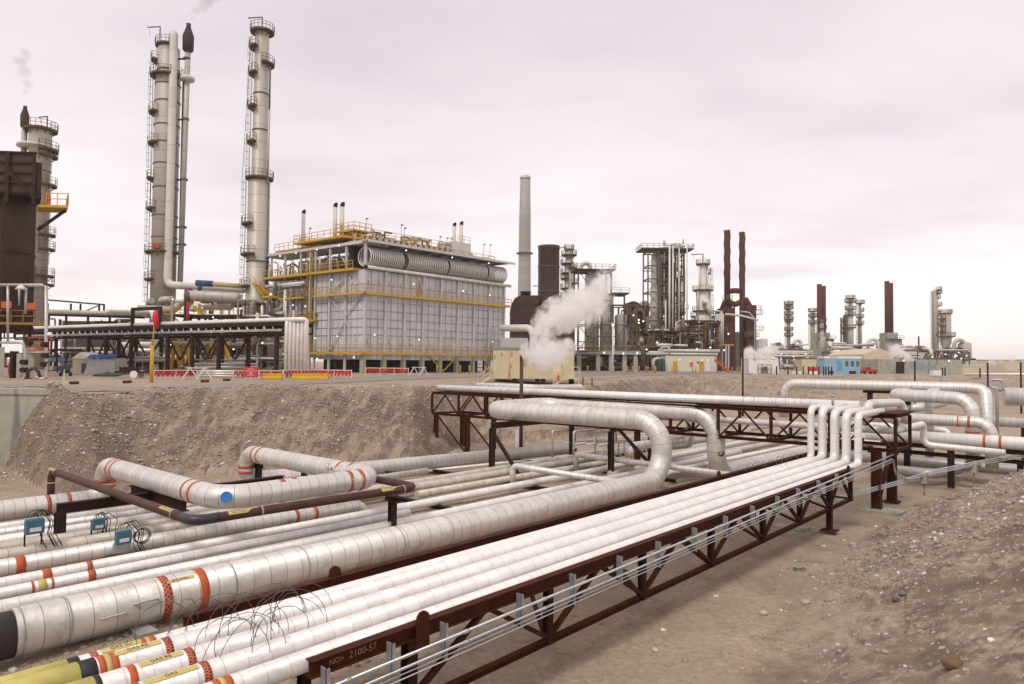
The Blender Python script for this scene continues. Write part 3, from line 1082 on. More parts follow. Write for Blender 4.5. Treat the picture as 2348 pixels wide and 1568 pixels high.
for p, dn, w_, kd in [(UW(7.25, WM, ZM), DV, .12, 'c'), (UW(7.85, WM, ZM), DV, .10, 'o'), (UW(9.0, WM, 1.16), Z3, .12, 'c'), (UW(9.0, WM, .98), Z3, .10, 'o'),
                      (UW(9.0, WM - .95, ZE), WV, .10, 'c'), (UW(9.0, WM - 1.3, ZE), WV, .10, 'o'), (UW(9.0, 20.15, ZE), WV, .10, 'c'), (UW(9.0, 19.7, ZE), WV, .12, 'o'),
                      (UW(10.75, 18.38, ZE), DV, .16, 'c'), (UW(11.15, 18.38, ZE), DV, .16, 'o'), (UW(13.0, 18.33, ZE), DV, .14, 'c'), (UW(13.4, 18.33, ZE), DV, .14, 'o'),
                      (UW(14.17, 19.6, ZE), WV, .12, 'c'), (UW(14.17, 20.2, ZE), WV, .12, 'o'), (UW(14.2, 26.0, ZE), WV, .12, 'o'), (UW(14.2, 25.6, ZE), WV, .12, 'c'),
                      (UW(14.2, WM - .1, 1.12), Z3, .12, 'c'), (UW(14.2, WM - .1, .9), Z3, .10, 'o'), (UW(32.4, 24.86, .42), DV, .18, 'o'), (UW(32.9, 24.8, .42), DV, .2, 'o')]:
    band_at(t, p, dn, RM, w_, kd)
fc = (CAMDIR * .92 - DV * .38 + Z3 * .15).normalized()
c = UW(9.25, 18.66, ZE) + fc * (RM + .10)
sx_ = Z3.cross(fc).normalized(); sz_ = fc.cross(sx_)
b = MB(); b.tube([c - fc * .12, c + fc * .004], .15, 24); b.build('blue_disc', BLUE, t)
label_tape(UW(10.95, 18.38, ZE), DV, CAMDIR + Z3 * .25, RM, .24, .07, YTAPE, t)
wrap_text('BITUMEN', UW(10.95, 18.38, ZE), DV, CAMDIR + Z3 * .25, RM, .055, BLACKT, t)
label_tape(UW(13.2, 18.33, ZE), DV, CAMDIR + Z3 * .25, RM, .24, .07, YTAPE, t)
wrap_text('BITUMEN', UW(13.2, 18.33, ZE), DV, CAMDIR + Z3 * .25, RM, .055, BLACKT, t)
b = MB(); c = UW(12.3, 18.35, ZE + RM)
b.tube([c, c + Z3 * .30], .04, 10); b.tube([c + Z3 * .12 - DV * .02, c + Z3 * .12 + DV * .16], .02, 8); b.tube([c + Z3 * .12 + DV * .14, c + Z3 * .12 + DV * .17], .06, 12)
b.build('vent_valve', STEEL_GALV, t)
# natural gas line
ZG, RG = 1.43, .122
pts = [UW(7.85, 28.75, -.1), UW(7.85, 28.75, ZG), UW(7.8, 17.35, ZG), UW(14.75, 17.05, ZG), UW(14.75, 19.2, ZG), UW(14.75, 23.6, ZG), UW(14.9, 23.6, .1)]
t = thing('gas_pipe', 'dark brown pipe with yellow labels bending round the orange banded loop', 'pipe', pts[0])
b = MB(); b.tube(pts, RG, 24, .36, seg=8); b.build('pipe_run', BROWNPIPE, t)
b = MB(); b.tube([UW(7.8, 17.95, ZG), UW(7.8, 17.35, ZG), UW(8.45, 17.33, ZG)], RG + .008, 24, .36, seg=8); b.build('black_elbow_wrap', BLACKPIPE, t)
for p, dn in [(UW(7.85, 28.75, 1.0), Z3), (UW(7.83, 28.05, ZG), WV), (UW(7.81, 18.45, ZG), WV), (UW(9.55, 17.28, ZG), DV), (UW(14.2, 17.08, ZG), DV)]:
    band_at(t, p, dn, RG, .06, 'd')
for c, al in [(UW(9.05, 17.30, ZG), DV), (UW(7.81, 18.85, ZG), WV * -1), (UW(13.75, 17.1, ZG), DV), (UW(7.83, 28.35, ZG), WV * -1)]:
    fct = (CAMDIR + Z3 * 1.0) if al == DV else (-DV * .6 + Z3 * 1.1)
    label_tape(c, al, fct, RG, .85 if al == DV else .7, .11, YTAPE, t)
    wrap_text('NATURAL GAS', c, al, fct, RG, .10, BLACKT, t)

# ------------------------------------------------------------------ low pipes behind the big one
low = [  # w, r, z, u start, u end, material, label, bands
    (17.35, .16, .30, 3.0, 40, WHITE, 'low white pipe half hidden directly behind the huge clad pipe', []),
    (17.92, .055, .20, 3.0, 15.2, BROWNPIPE, 'thin brown line between the low white pipes at left', []),
    (18.45, .135, .28, 2.6, 15.6, WHITE, 'low white pipe beside the thin brown line, yellow label at left', [(0, 2.3, .16, 'y'), (0, 3.3, .16, 'c'), (0, 2.12, .05, 'o'), (0, 2.5, .05, 'o')]),
    (19.25, .15, .28, 2.6, 52, WHITE, 'low white pipe with orange band in front of the teal box pipe', [(0, 2.6, .18, 'o'), (0, 3.5, .12, 'c')]),
    (20.45, .215, .34, 2.6, 15.2, ALU, 'dented grey clad pipe with teal junction box clamped over it', [(0, 2.35, .2, 'o'), (0, 10.6, .12, 'o'), (0, 9.9, .12, 'c')]),
    (21.75, .18, .32, 2.6, 52, DUSTY, 'dusty insulated pipe just behind the pipe with the teal box', []),
    (22.75, .16, .30, 2.6, 60, DUSTY, 'dusty pale pipe running under the black beam frame', []),
    (23.65, .17, .30, 2.6, 18, WHITE, 'white pipe passing under the black beam at left', []),
    (24.75, .15, .30, 2.6, 22, ALU, 'grey pipe between the white one and the orange banded pipe', []),
    (25.6, .13, .30, 2.6, 12, WHITE, 'white pipe nearest to the orange banded pipe at far left', [])]
for (w, r, z, u0, u1, m, lb, bd) in low:
    pts = [UW(u0, w, z), UW(u1, w, z)]
    if u1 == 15.2:
        pts = [UW(u0, w, z), UW(u1, w, z), UW(u1 + .1, w, -.5)]
    pipe('low_pipe', lb, pts, r, m, bands=bd, group='insulated pipes lying low in the pit')
# sleepers
for k, u in enumerate((6.9, 12.2, 17.6, 23.2, 29.0)):
    b = MB(); b.ibeam(UW(u, 15.6, .08), UW(u, 26.4, .08), .2, .16, .02)
    tag(b.build('sleeper_beam', STEEL_DARK), 'dark steel sleeper crossing under the low pipes', 'sleeper', 'steel sleepers under the low pipes')
for k, u in enumerate((5.6, 10.5, 16.0, 21.5)):
    b = MB(); b.hexa(UW(u, 15.0, .04), DV * .18, WV * .75, Z3 * .09)
    tag(b.build('concrete_sleeper', CONC), 'concrete block sleeper under the huge clad pipe', 'sleeper', 'concrete sleepers under the huge clad pipe')
# beyond the loop: pale dusty pipes fanning away
for k, (w, r, u0, m, lb) in enumerate([(18.2, .17, 27.5, DUSTY, 'dusty pipe emerging beside the second drop of the tall loop'), (19.9, .16, 30, DUSTY, 'dusty pipe behind the tall loop, stained with rust'),
                                       (20.8, .15, 18, DUSTY, 'narrow dusty pipe left of the tall loop base'), (16.6, .14, 30, WHITE, 'pale pipe close beside the far run of the huge pipe')]):
    pipe('low_pipe', lb, [UW(u0, w, .26), UW(60, w - .4, .15)], r, m, group='insulated pipes lying low in the pit')
# thin line crossing from left to the manifold
pipe('thin_pipe', 'long thin grey pipe lying on the sand before the banded pipe', [UW(12, 22.0, .16), UW(30.5, 23.1, .12), UW(31.2, 24.2, .12), UW(36, 24.4, .1)], .085, ALU, n=12)
pipe('thin_pipe', 'thin white pipe on the sand running beside the far sleepers', [UW(22, 25.9, .12), UW(36, 23.2, .1)], .075, WHITE, n=12)
# crossing lines from riser bends
pipe('crossing_pipe', 'grey pipe rising from sand and crossing over the dusty pipes before the loop', [UW(22.6, 19.9, 0), UW(22.7, 20.0, .98), UW(23.2, 14.95, .80)], .13, ALU, bend=.22)
pipe('crossing_pipe', 'grey pipe with upright bend crossing behind the tall loop to the rack', [UW(27.9, 20.4, 0), UW(27.8, 20.4, .95), UW(28.1, 12.6, .80)], .13, ALU, bend=.22)
# tagged riser with red marking
t = thing('tagged_pipe', 'grey pipe on a short riser with yellow tag and red handwriting', 'pipe', UW(28.5, 17.6, .3))
b = MB(); b.tube([UW(28.2, 17.55, .35), UW(28.2, 17.55, 1.55), UW(33.2, 17.3, 1.50), UW(33.5, 17.3, 2.2)], .20, 24, .36, seg=8); b.build('pipe_run', ALU, t)
band_at(t, UW(28.2, 17.55, 1.15), Z3, .20, .10, 'y'); band_at(t, UW(28.2, 17.55, 1.215), Z3, .20, .025, 'o'); band_at(t, UW(28.2, 17.55, 1.09), Z3, .20, .02, 'o'); band_at(t, UW(28.2, 17.55, .66), Z3, .20, .03, 'o')
fct = (CAMDIR - DV * .8)
c = UW(28.2, 17.55, .88)
fn = fct.normalized(); sx_ = Z3.cross(fn)
b = MB(); b.hexa(c + fn * .203, sx_ * .05, Z3 * .2, fn * .004); b.build('yellow_label', YTAPE, t)
for k, s_ in enumerate('RIS'):
    flat_text(s_, c + fn * .21 + Z3 * (.12 - .12 * k), sx_, Z3, .10, BLACKT, t)
REDM = flat('red_marker', (.45, .02, .03), .6)
wrap_text('21-PB12', UW(29.5, 17.5, 1.53), DV, CAMDIR + Z3 * .5, .20, .22, REDM, t, 'red_handwriting')
# small branch manifold with valves seen through the loop
t = thing('valve_manifold', 'rows of thin branch lines with small valves seen inside the tall loop', 'manifold', UW(31, 21, 0))
for k in range(4):
    w = 20.9 + k * .75
    b = MB(); b.tube([UW(30.5, w, 1.15 - .04 * k), UW(45, w - .4, 1.15 - .04 * k)], .05, 8); b.build('header', ALU, t)
for k in range(11):
    u = 30.8 + k * .55
    b = MB(); b.tube([UW(u, 20.9, 1.15), UW(u, 20.9, .15)], .035, 6); b.tube([UW(u - .07, 20.9, .45), UW(u + .07, 20.9, .45)], .07, 8)
    b.build('branch_line', STEEL_GALV if k % 2 else ALU, t)
    b = MB(); b.tube([UW(u, 20.8, .5), UW(u, 20.6, .5)], .02, 6); b.tube([UW(u, 20.62, .5), UW(u, 20.60, .5)], .08, 10); b.build('valve_wheel', STEEL_DARK, t)
for k in range(3):
    b = MB(); w = 23.4 - k * .9; b.tube([UW(29.8 + k * .7, w, .1), UW(29.8 + k * .7, w, 1.75), UW(31.5 + k * .7, w - .2, 1.75), UW(31.6 + k * .7, w - .2, 1.1)], .06, 8, .12); b.build('branch_line', ALU, t)
# capped upright drum with a lamp post behind
t = thing('capped_standpipe', 'stubby white capped standpipe behind the far banded pipe', 'standpipe', UW(31.6, 27.3, -.2))
b = MB(); b.lathe(UW(31.6, 27.3, -.2), [(.30, 0), (.30, 1.55), (.28, 1.62), (.12, 1.75), (.10, 1.8)], 20); b.build('cap_body', WHITE, t)


# teal junction boxes
def jbox(label, u, w, z, s=1.0, legs=True, cables=6, seed=1):
    rnd = random.Random(seed)
    t = thing('junction_box', label, 'junction box', UW(u, w, z - .5), 'teal electrical junction boxes between pipes')
    f = Fr(UW(u, w, z), DV)
    b = MB(); b.hexa(f.p(0, 0, 0), DV * .21 * s, WV * .09 * s, Z3 * .19 * s); b.build('enclosure', TEAL, t, bevel=.012)
    b = MB(); b.hexa(f.p(0, -.095 * s, -.07 * s), DV * .13 * s, WV * .004, Z3 * .05 * s); b.build('label_plate', WHITEP, t)
    b = MB()
    for k in range(6):
        b.tube([f.p((-.17 + .068 * k) * s, 0, .19 * s), f.p((-.17 + .068 * k) * s, 0, .24 * s)], .016 * s, 8)
    b.build('gland_row', STEEL_GALV, t)
    for sx in (-1, 1):
        if legs:
            b = MB(); b.beam(f.p(sx * .19 * s, .10, -.62), f.p(sx * .19 * s, .10, .12), .035, .035); b.build('leg', STEEL_DARK, t)
    for k in range(cables):
        x0 = (-.17 + .068 * (k % 6)) * s
        h = rnd.uniform(.12, .28)
        e = rnd.uniform(.25, .55)
        b = MB(); b.tube([f.p(x0, 0, .22 * s), f.p(x0 + .05, 0, .24 * s + h * .6), f.p(x0 + e * .5, .02, .24 * s + h * .7), f.p(x0 + e, .05, .05), f.p(x0 + e * .9, .08, -.25), f.p(x0 + e + .1, -.02, -.62)], .011, 6, .12)
        b.build('cable', BLACKT, t)
    return t


jbox('teal box on legs between the leftmost low pipes', 5.55, 21.6, 1.0, 1.0, seed=2, cables=5)
jbox('teal box partly behind the black beam post', 7.35, 22.45, .62, .8, seed=3, cables=4)
j = jbox('front teal box strapped on the dented grey pipe with coiled cables', 7.15, 20.0, .70, .9, legs=False, seed=5, cables=5)
b = MB(); b.hexa(UW(7.15, 20.1, .42), DV * .2, WV * .06, Z3 * .13); b.build('mounting_plate', STEEL_GALV, j)
for k in range(3):
    b = MB(); c = UW(7.55 + .03 * k, 19.9, .68)
    b.tube([c + DV * .2 * math.cos(a) + Z3 * (.17 + .02 * k) * math.sin(a) for a in [2 * PI * i / 16 for i in range(17)]], .011, 6, caps=False); b.build('cable_loop', BLACKT, j)

# ------------------------------------------------------------------ cross rack
t = thing('cross_rack', 'rust brown lattice truss bridge crossing the pit and carrying long white pipes', 'pipe rack', UW(31, 20, 0))
CU = (30.9, 33.3)
W0, W1 = 7.0, 34.3
for u in CU:
    for z, nm, h in ((3.40, 'top_chord', .16), (2.05, 'bottom_chord', .14)):
        b = MB(); b.ibeam(UW(u, W0, z), UW(u, W1, z), .16, h, .02); b.build(nm, STEEL_RUST, t)
    n_ = 11
    st_ = (W1 - W0) / n_
    for k in range(n_ + 1):
        w = W0 + k * st_
        b = MB(); b.ibeam(UW(u, w, 2.1), UW(u, w, 3.34), .12, .12, .015, up=WV); b.build('web_post', STEEL_RUST, t)
        if k < n_:
            b = MB(); b.beam(UW(u, w + .1, 2.12), UW(u, w + st_ / 2, 3.3), .09, .07); b.build('diagonal', STEEL_RUST, t)
            b = MB(); b.beam(UW(u, w + st_ / 2, 3.3), UW(u, w + st_ - .1, 2.12), .09, .07); b.build('diagonal', STEEL_RUST, t)
for k in range(12):
    w = W0 + k * st_
    for z in (3.42, 2.05):
        b = MB(); b.ibeam(UW(CU[0], w, z), UW(CU[1], w, z), .12, .12, .015); b.build('cross_beam', STEEL_RUST, t)
for u, zb in ((CU[0], -.42), (CU[1], -.42)):
    for w in (7.7, 18.8, 31.0, 33.9):
        big = w < 10
        b = MB(); b.ibeam(UW(u, w, zb), UW(u, w, 1.97), .36 if big else .24, .34 if big else .24, .025, up=WV); b.build('column', STEEL_RUST, t)
        b = MB(); b.hexa(UW(u, w, zb + .06), DV * .3, WV * .3, Z3 * .02); b.build('base_plate', STEEL_RUST, t)
    b = MB(); b.beam(UW(u, 31.2, -.2), UW(u, 33.7, 1.9), .1, .08); b.build('leg_brace', STEEL_RUST, t)
b = MB(); b.beam(UW(31.1, 7.7, -.1), UW(33.1, 7.7, 1.8), .16, .12); b.build('leg_brace', STEEL_RUST, t)
b = MB(); b.hexa(UW(32.1, 7.2, 3.52), DV * 1.4, WV * .35, Z3 * .02); b.build('end_plate', STEEL_RUST, t)
for (u, w, s_, lb) in [(30.9, 7.5, .75, 'square concrete pad under the heavy front column of the cross rack'), (24.0, 8.6, .5, 'long low concrete strip footing under the near rack'),
                       (31.5, 32.6, 1.2, 'concrete footing under the far end columns of the cross rack')]:
    b = MB(); b.hexa(UW(u, w, H(*UW(u, w)[:2]) + .03), DV * s_ * .7, WV * (s_ if w < 20 else 2.0), Z3 * .06)
    tag(b.build('concrete_pad', CONC), lb, 'footing')
# pipes on the cross rack
pipe('long_pipe', 'long white pipe on the front edge of the cross rack', [UW(32.0, 34.6, 3.70), UW(32.0, 8.6, 3.72)], .20, WHITE, n=24, bend=.5)
pipe('long_pipe', 'second long white pipe just behind the front one on the cross rack', [UW(33.0, 36.0, 3.66), UW(32.8, 9.5, 3.68)], .17, WHITE, n=24)
pipe('long_pipe', 'short white pipe lying at the far end of cross rack before the trailer', [UW(36.5, 35.6, 3.75), UW(36.5, 30, 3.75), UW(40.5, 28.9, 3.75), UW(40.0, 31.5, 3.6)], .2, WHITE, n=20, bend=.4)
pipe('under_pipe', 'grey pipe slung along the lower level of the cross rack', [UW(31.9, 21, 2.75), UW(31.9, 7.3, 2.75), UW(36.9, 7.2, 2.75), UW(36.9, 7.2, 1.80), UW(37.0, 4.1, 1.69)], .145, WHITE, n=20, bend=.33)
pipe('under_pipe', 'small pipe hanging from cross rack with a hooked lower end', [UW(33.6, 17.2, 3.6), UW(33.6, 17.2, 1.2), UW(33.8, 18.6, .95)], .15, ALU, n=16, bend=.3)
wire_coil('wire_coil', 'row of wire curls on the white pipes at the far rack end', [UW(33, 33, 3.75), UW(33, 28.5, 3.75)], .28, 9, 19, r=.008)

# ------------------------------------------------------------------ right-hand pipe field
pipe('field_pipe', 'highest long white pipe on the right with a bend down at each end', [UW(46.5, 17.2, 2.0), UW(46.5, 17.0, 4.22), UW(46.9, 6.9, 4.22), UW(46.9, 6.1, 4.15), UW(45.0, 5.7, 1.0)], .31, ALU, bend=.75, n=28,
     bands=[(3, 3.0, .08, 'o'), (3, 3.5, .08, 'o')])
pipe('field_pipe', 'thick white pipe below the highest one, bending down with one orange band', [UW(45.0, 9.6, 3.84), UW(43.0, 9.9, 3.84), UW(42.0, 6.0, 3.78), UW(42.0, 6.0, .2)], .33, ALU, bend=.85, n=28, bands=[(2, 1.65, .09, 'o')])
pipe('field_pipe', 'white pipe with two orange bands bending down in front of thicker ones', [UW(40.0, 10.4, 2.76), UW(40.0, 4.96, 2.76), UW(40.0, 4.96, .6)], .27, ALU, bend=.65, n=28, bands=[(0, 4.1, .06, 'o'), (0, 4.55, .11, 'o')])
pipe('field_pipe', 'thick white ground level pipe leaving the frame at right with two bands', [UW(38.6, 8.7, 1.96), UW(38.6, -3, 2.04)], .30, WHITE, n=28, bands=[(0, 3.65, .10, 'o'), (0, 4.25, .10, 'o')])
pipe('field_pipe', 'white pipe lying behind the thick ground level one', [UW(44.5, 11.6, 1.35), UW(44.8, 3.2, 1.35)], .3, WHITE, n=24)
pipe('field_pipe', 'low white pipe ending in dark flange above the slope', [UW(40.3, 11.6, 1.35), UW(40.4, 8.4, 1.35)], .14, WHITE, n=20)
pipe('field_pipe', 'arched white pipe hooping between the cross rack and field', [UW(35.2, 9.3, 2.6), UW(35.4, 9.2, 3.65), UW(38.0, 8.35, 3.65), UW(38.2, 8.2, 2.7)], .2, ALU, bend=.45, n=22)
pipe('field_pipe', 'curved grey pipe dipping behind the arched one', [UW(46, 12.2, 3.0), UW(45.4, 9.3, 3.0), UW(46.5, 8.2, 3.3), UW(50, 8.0, 3.6)], .26, ALU, bend=.6, n=22)
pipe('field_pipe', 'short upright grey pipe between the two highest bends', [UW(43.5, 8.2, .5), UW(43.5, 8.2, 4.0), UW(45.5, 8.2, 4.0)], .22, ALU, bend=.4, n=22)
pipe('field_pipe', 'big far white header leaving the frame at right below the poles', [UW(50, 5.6, 3.7), UW(54, -6, 3.6)], .52, ALU, n=28)
pipe('field_pipe', 'lower far header leaving the frame at right above the sand', [UW(48, 6.0, 2.3), UW(52, -6, 2.25)], .28, ALU, n=24)
pipe('field_pipe', 'short round ended grey drum pipe at the right edge', [UW(47.2, 3.9, 3.35), UW(50, 1.0, 3.4)], .48, OLD_ALU, n=28)
pipe('field_pipe', 'thin bypass pipe shaped like a goalpost at right', [UW(43.6, 5.16, .4), UW(43.6, 5.16, 4.3), UW(43.6, 5.40, 4.36), UW(43.6, 5.42, 4.74), UW(43.6, 4.92, 4.76), UW(43.6, 4.9, 4.3), UW(43.6, 5.08, 4.22)], .075, STEEL_GALV, bend=.11, n=16)
pipe('field_pipe', 'thin branch with elbow valve beside the bypass pipe', [UW(43.4, 4.9, 1.75), UW(43.6, 3.2, 1.7), UW(43.8, 2.9, 1.9)], .10, ALU, bend=.2, n=14)
pipe('field_pipe', 'low dark crossing pipe in shade beneath the pipe field', [UW(42, 12, .35), UW(43, 2, .3)], .28, OLD_ALU, n=20)
pipe('field_pipe', 'low dark pipe stub under the pipe field near the columns', [UW(39.5, 10.2, .2), UW(39.0, 7.2, .2), UW(41.5, 6.6, .2)], .24, OLD_ALU, n=20, bend=.4)
for k, (x1, z1) in enumerate(((9.8, 2.1), (8.9, 2.6), (7.6, 1.9), (6.6, 2.2))):
    pipe('field_pipe', ['small pipe deep in the field, leftmost of four', 'small pipe deep in the field behind the arch', 'small pipe deep in the field under the banded bend', 'small pipe deep in the field, rightmost of four'][k],
         [UW(43 + k, x1 + 2.2, z1), UW(43 + k, x1, z1), UW(43 + k, x1 - .2, z1 - 1.4)], .15, ALU if k % 2 else WHITE, bend=.3, n=16)
t = thing('field_support', 'dark steel frame carrying the right hand pipe field', 'support', UW(42, 6, 0))
for (u, w, h) in [(38.6, 9.0, 1.5), (38.6, 6.4, 1.5), (38.6, 3.0, 1.5), (41.4, 4.0, .85), (41.2, 8.8, .9), (45.3, 9.6, 3.5), (49.5, 4.6, 1.95), (46.8, 12.0, 3.8), (46.8, 10.6, 3.8)]:
    b = MB(); b.ibeam(UW(u, w, -.3), UW(u, w, h), .26, .26, .025, up=WV); b.build('column', STEEL_DARK, t)
for (a_, b_) in [((38.6, 9.4, 1.56), (38.6, 2.4, 1.6)), ((41.3, 9.8, .95), (41.4, 2.8, .85)), ((46.8, 12.4, 3.86), (46.8, 9.6, 3.86))]:
    b = MB(); b.ibeam(UW(*a_), UW(*b_), .2, .2, .02); b.build('cap_beam', STEEL_DARK, t)
for (x, y, u_, lb) in [(1910, 860, 0, ''),]:
    pass
b = MB(); b.box(-.19, .19, -.15, .15, 0, .42)
o = tag(b.build('meter_cabinet', paint('grey_cabinet', (.42, .46, .48), (.36, .40, .42)), loc=(0, 0, 0)), 'small grey cabinet standing behind the highest field pipe', 'cabinet')
o.location = V((onz(2163, 871, 4.4).x, onz(2163, 871, 4.4).y, 4.2)); o.location = aty(2163, 876, 46)
# conduit bundle climbing the right slope
for k in range(3):
    o_ = .05 * k
    pts = [aty(1850, 1157 + 4 * k, 27.6), aty(2050, 1105 + 4 * k, 28.2), aty(2145, 1077 + 4 * k, 29), aty(2250, 1056 + 4 * k, 30.3), aty(2347, 1040 + 4 * k, 31.6), aty(2600, 1000 + 4 * k, 35)]
    b = MB(); b.tube(pts, .026, 8)
    tag(b.build('conduit', CONDUIT), ['upper conduit of three climbing the slope at the right edge', 'middle conduit of three climbing the slope at the right edge', 'lower conduit of three climbing the slope at the right edge'][k], 'conduit', 'conduits climbing the right slope')
for k, (x, y, Y) in enumerate(((2118, 1096, 28.8), (2232, 1072, 30.2))):
    q = aty(x, y, Y)
    b = MB(); b.hexa(q, DV * .2, WV * .12, Z3 * .2); b.tube([q - Z3 * .2, q - Z3 * .7], .03, 8)
    tag(b.build('conduit_block', CONC), ['pale block hanging on the slope conduits beside the cross rack', 'pale block under the slope conduits nearer the right edge'][k], 'block')
# scrub of grass and a green scrap
b = MB(); c = UW(19.5, 4.6, 0)
gm = paint('dry_green_grass', (.10, .13, .05), (.18, .17, .08), rough=.9)
for i in range(350):
    q = V((c.x + random.gauss(0, .35), c.y + random.gauss(0, .25), 0)); q.z = H(q.x, q.y)
    d_ = V((random.uniform(-.04, .04), random.uniform(-.04, .04), random.uniform(.04, .10)))
    b.add([q, q + V((.006, 0, 0)), q + d_], [(0, 1, 2)])
tag(b.build('grass_tuft', gm), kind='stuff')
b = MB(); c = onz(1832, 1304, .03)
b.tube([c + V((.16 * math.cos(a), .07 * math.sin(a), .02 * math.sin(3 * a))) for a in [2 * PI * i / 18 for i in range(17)]], .016, 6)
tag(b.build('green_hose', flat('green_rubber', (.05, .12, .05))), 'small loop of green hose lying on the sand', 'hose')
# plank and rock on the far bank
p, q = aty(228, 973, 33), aty(303, 955, 34)
p.z = H(p.x, p.y) + .12; q.z = H(q.x, q.y) + .12
b = MB(); b.beam(p, q, .22, .06); tag(b.build('plank', paint('weathered_wood', (.36, .27, .19), (.30, .22, .15))), 'weathered timber plank lying on the far gravel bank', 'plank')
# concrete wall at left
fr = Fr(aty(133, 1000, 35.3), (1, -.05))
t = thing('concrete_wall', 'weathered concrete retaining wall with a cap at the left edge', 'wall', fr.p(-4, 0, 0))
zt_ = aty(133, 905, 35.3).z
fr.o.z = 0
b = MB(); b.box(-14, 0, 0, 1.2, 0, zt_, fr)
b.build('wall_body', CONC, t)
b = MB(); b.box(-14, .06, -.08, 1.3, zt_, zt_ + .28, fr); b.build('wall_cap', CONC, t)
# ------------------------------------------------------------------ plant: shared builders
def railing(b, pts, h=1.05, step=1.6, t=.05, closed=False):
    pts = [V(p) for p in pts]
    for i in range(len(pts) - 1):
        p, q = pts[i], pts[i + 1]
        for z in (h, h * .52):
            b.beam(p + Z3 * z, q + Z3 * z, t, t)
        n = max(1, int((q - p).length / step + .5))
        for k in range(n + (1 if i == len(pts) - 2 else 0)):
            c = p.lerp(q, k / n)
            b.beam(c, c + Z3 * h, t, t)


def ladder(b, p, h, side, t=.045, cage=None):
    p = V(p); side = V(side).normalized()
    for s in (-1, 1):
        b.beam(p + side * s * .22, p + side * s * .22 + Z3 * h, t, t)
    n = int(h / .6)
    for k in range(n):
        b.beam(p - side * .22 + Z3 * (k + .5) * .6, p + side * .22 + Z3 * (k + .5) * .6, t * .7, t * .7)
    if cage is not None:
        cage = V(cage).normalized()
        for k in range(int(h / 1.2)):
            z = 1.6 + k * 1.2
            if z > h: break
            c = p + Z3 * z
            b.tube([c + side * .35 * math.cos(a) + cage * (.1 + .6 * math.sin(a)) for a in [PI * j / 6 for j in range(7)]], t * .5, 4, caps=False)
        for j in range(1, 6, 2):
            a = PI * j / 6
            o = side * .35 * math.cos(a) + cage * (.1 + .6 * math.sin(a))
            b.beam(p + o + Z3 * 1.6, p + o + Z3 * h, t * .7, t * .7)


def stairs(b, p, q, side, w=.8, t=.08, rail=True):
    """stair flight from p up to q"""
    p, q, side = V(p), V(q), V(side).normalized()
    for s in (0, 1):
        b.beam(p + side * s * w, q + side * s * w, t, t * 3)
        if rail:
            for h in (.5, 1.0):
                b.beam(p + side * s * w + Z3 * h, q + side * s * w + Z3 * h, t * .6, t * .6)
            n = max(2, int((q - p).length / 1.4))
            for k in range(n + 1):
                c = p.lerp(q, k / n) + side * s * w
                b.beam(c, c + Z3 * 1.0, t * .6, t * .6)
    n = max(3, int((q.z - p.z) / .28))
    for k in range(n):
        c = p.lerp(q, (k + .5) / n) + side * w / 2
        b.hexa(c, side * w / 2, V(((q - p).x, (q - p).y, 0)).normalized() * .13, Z3 * .02)


def arcplat(parent, c, r, a0, a1, z, wd=.9, mat=None, rmat=None, name='platform', rt=.05):
    mat = mat or YELD; rmat = rmat or mat
    n = max(3, int(abs(a1 - a0) / rad(18)))
    b = MB(); vs = []; fs = []
    for i in range(n + 1):
        a = a0 + (a1 - a0) * i / n
        for rr, zz in ((r, 0), (r + wd, 0), (r + wd, -.3), (r, -.3)):
            vs.append(V((c[0] + math.cos(a) * rr, c[1] + math.sin(a) * rr, z + zz)))
    for i in range(n):
        for k in range(4):
            fs.append((i * 4 + k, (i + 1) * 4 + k, (i + 1) * 4 + (k + 1) % 4, i * 4 + (k + 1) % 4))
    fs += [(0, 1, 2, 3), (n * 4 + 3, n * 4 + 2, n * 4 + 1, n * 4)]
    b.add(vs, fs)
    for i in range(0, n + 1, 2):
        a = a0 + (a1 - a0) * i / n
        d = V((math.cos(a), math.sin(a), 0))
        b.beam(V((c[0], c[1], z - .9)) + d * r, V((c[0], c[1], z - .15)) + d * (r + wd * .9), .08, .08)
    o = b.build(name, mat, parent)
    b = MB()
    pts = [V((c[0] + math.cos(a0 + (a1 - a0) * i / n) * (r + wd), c[1] + math.sin(a0 + (a1 - a0) * i / n) * (r + wd), z)) for i in range(n + 1)]
    pts = [V((c[0] + math.cos(a0) * r, c[1] + math.sin(a0) * r, z))] + pts + [V((c[0] + math.cos(a1) * r, c[1] + math.sin(a1) * r, z))]
    railing(b, pts, t=rt, step=1.0)
    b.build('handrail', rmat, o)
    return o


YELD = paint('weathered_yellow_deck', (.15, .10, .035), (.10, .07, .03), rough=.7, scale=2, stain=(.07, .045, .03), stain_amt=.6)
GRAYRAIL = paint('weathered_grey_rail', (.32, .29, .25), (.24, .21, .17), rough=.7, scale=2)
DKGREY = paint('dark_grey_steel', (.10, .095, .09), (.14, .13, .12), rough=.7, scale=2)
LATTICE = paint('aged_structural_steel', (.13, .10, .08), (.18, .13, .10), rough=.7, scale=2, stain=(.20, .10, .05), stain_amt=.62)
SILENC = paint('black_silencer', (.045, .04, .038), (.06, .05, .048), rough=.6)


def at_angle(c, r, a, z=0.0):
    return V((c[0] + math.cos(a) * r, c[1] + math.sin(a) * r, z))


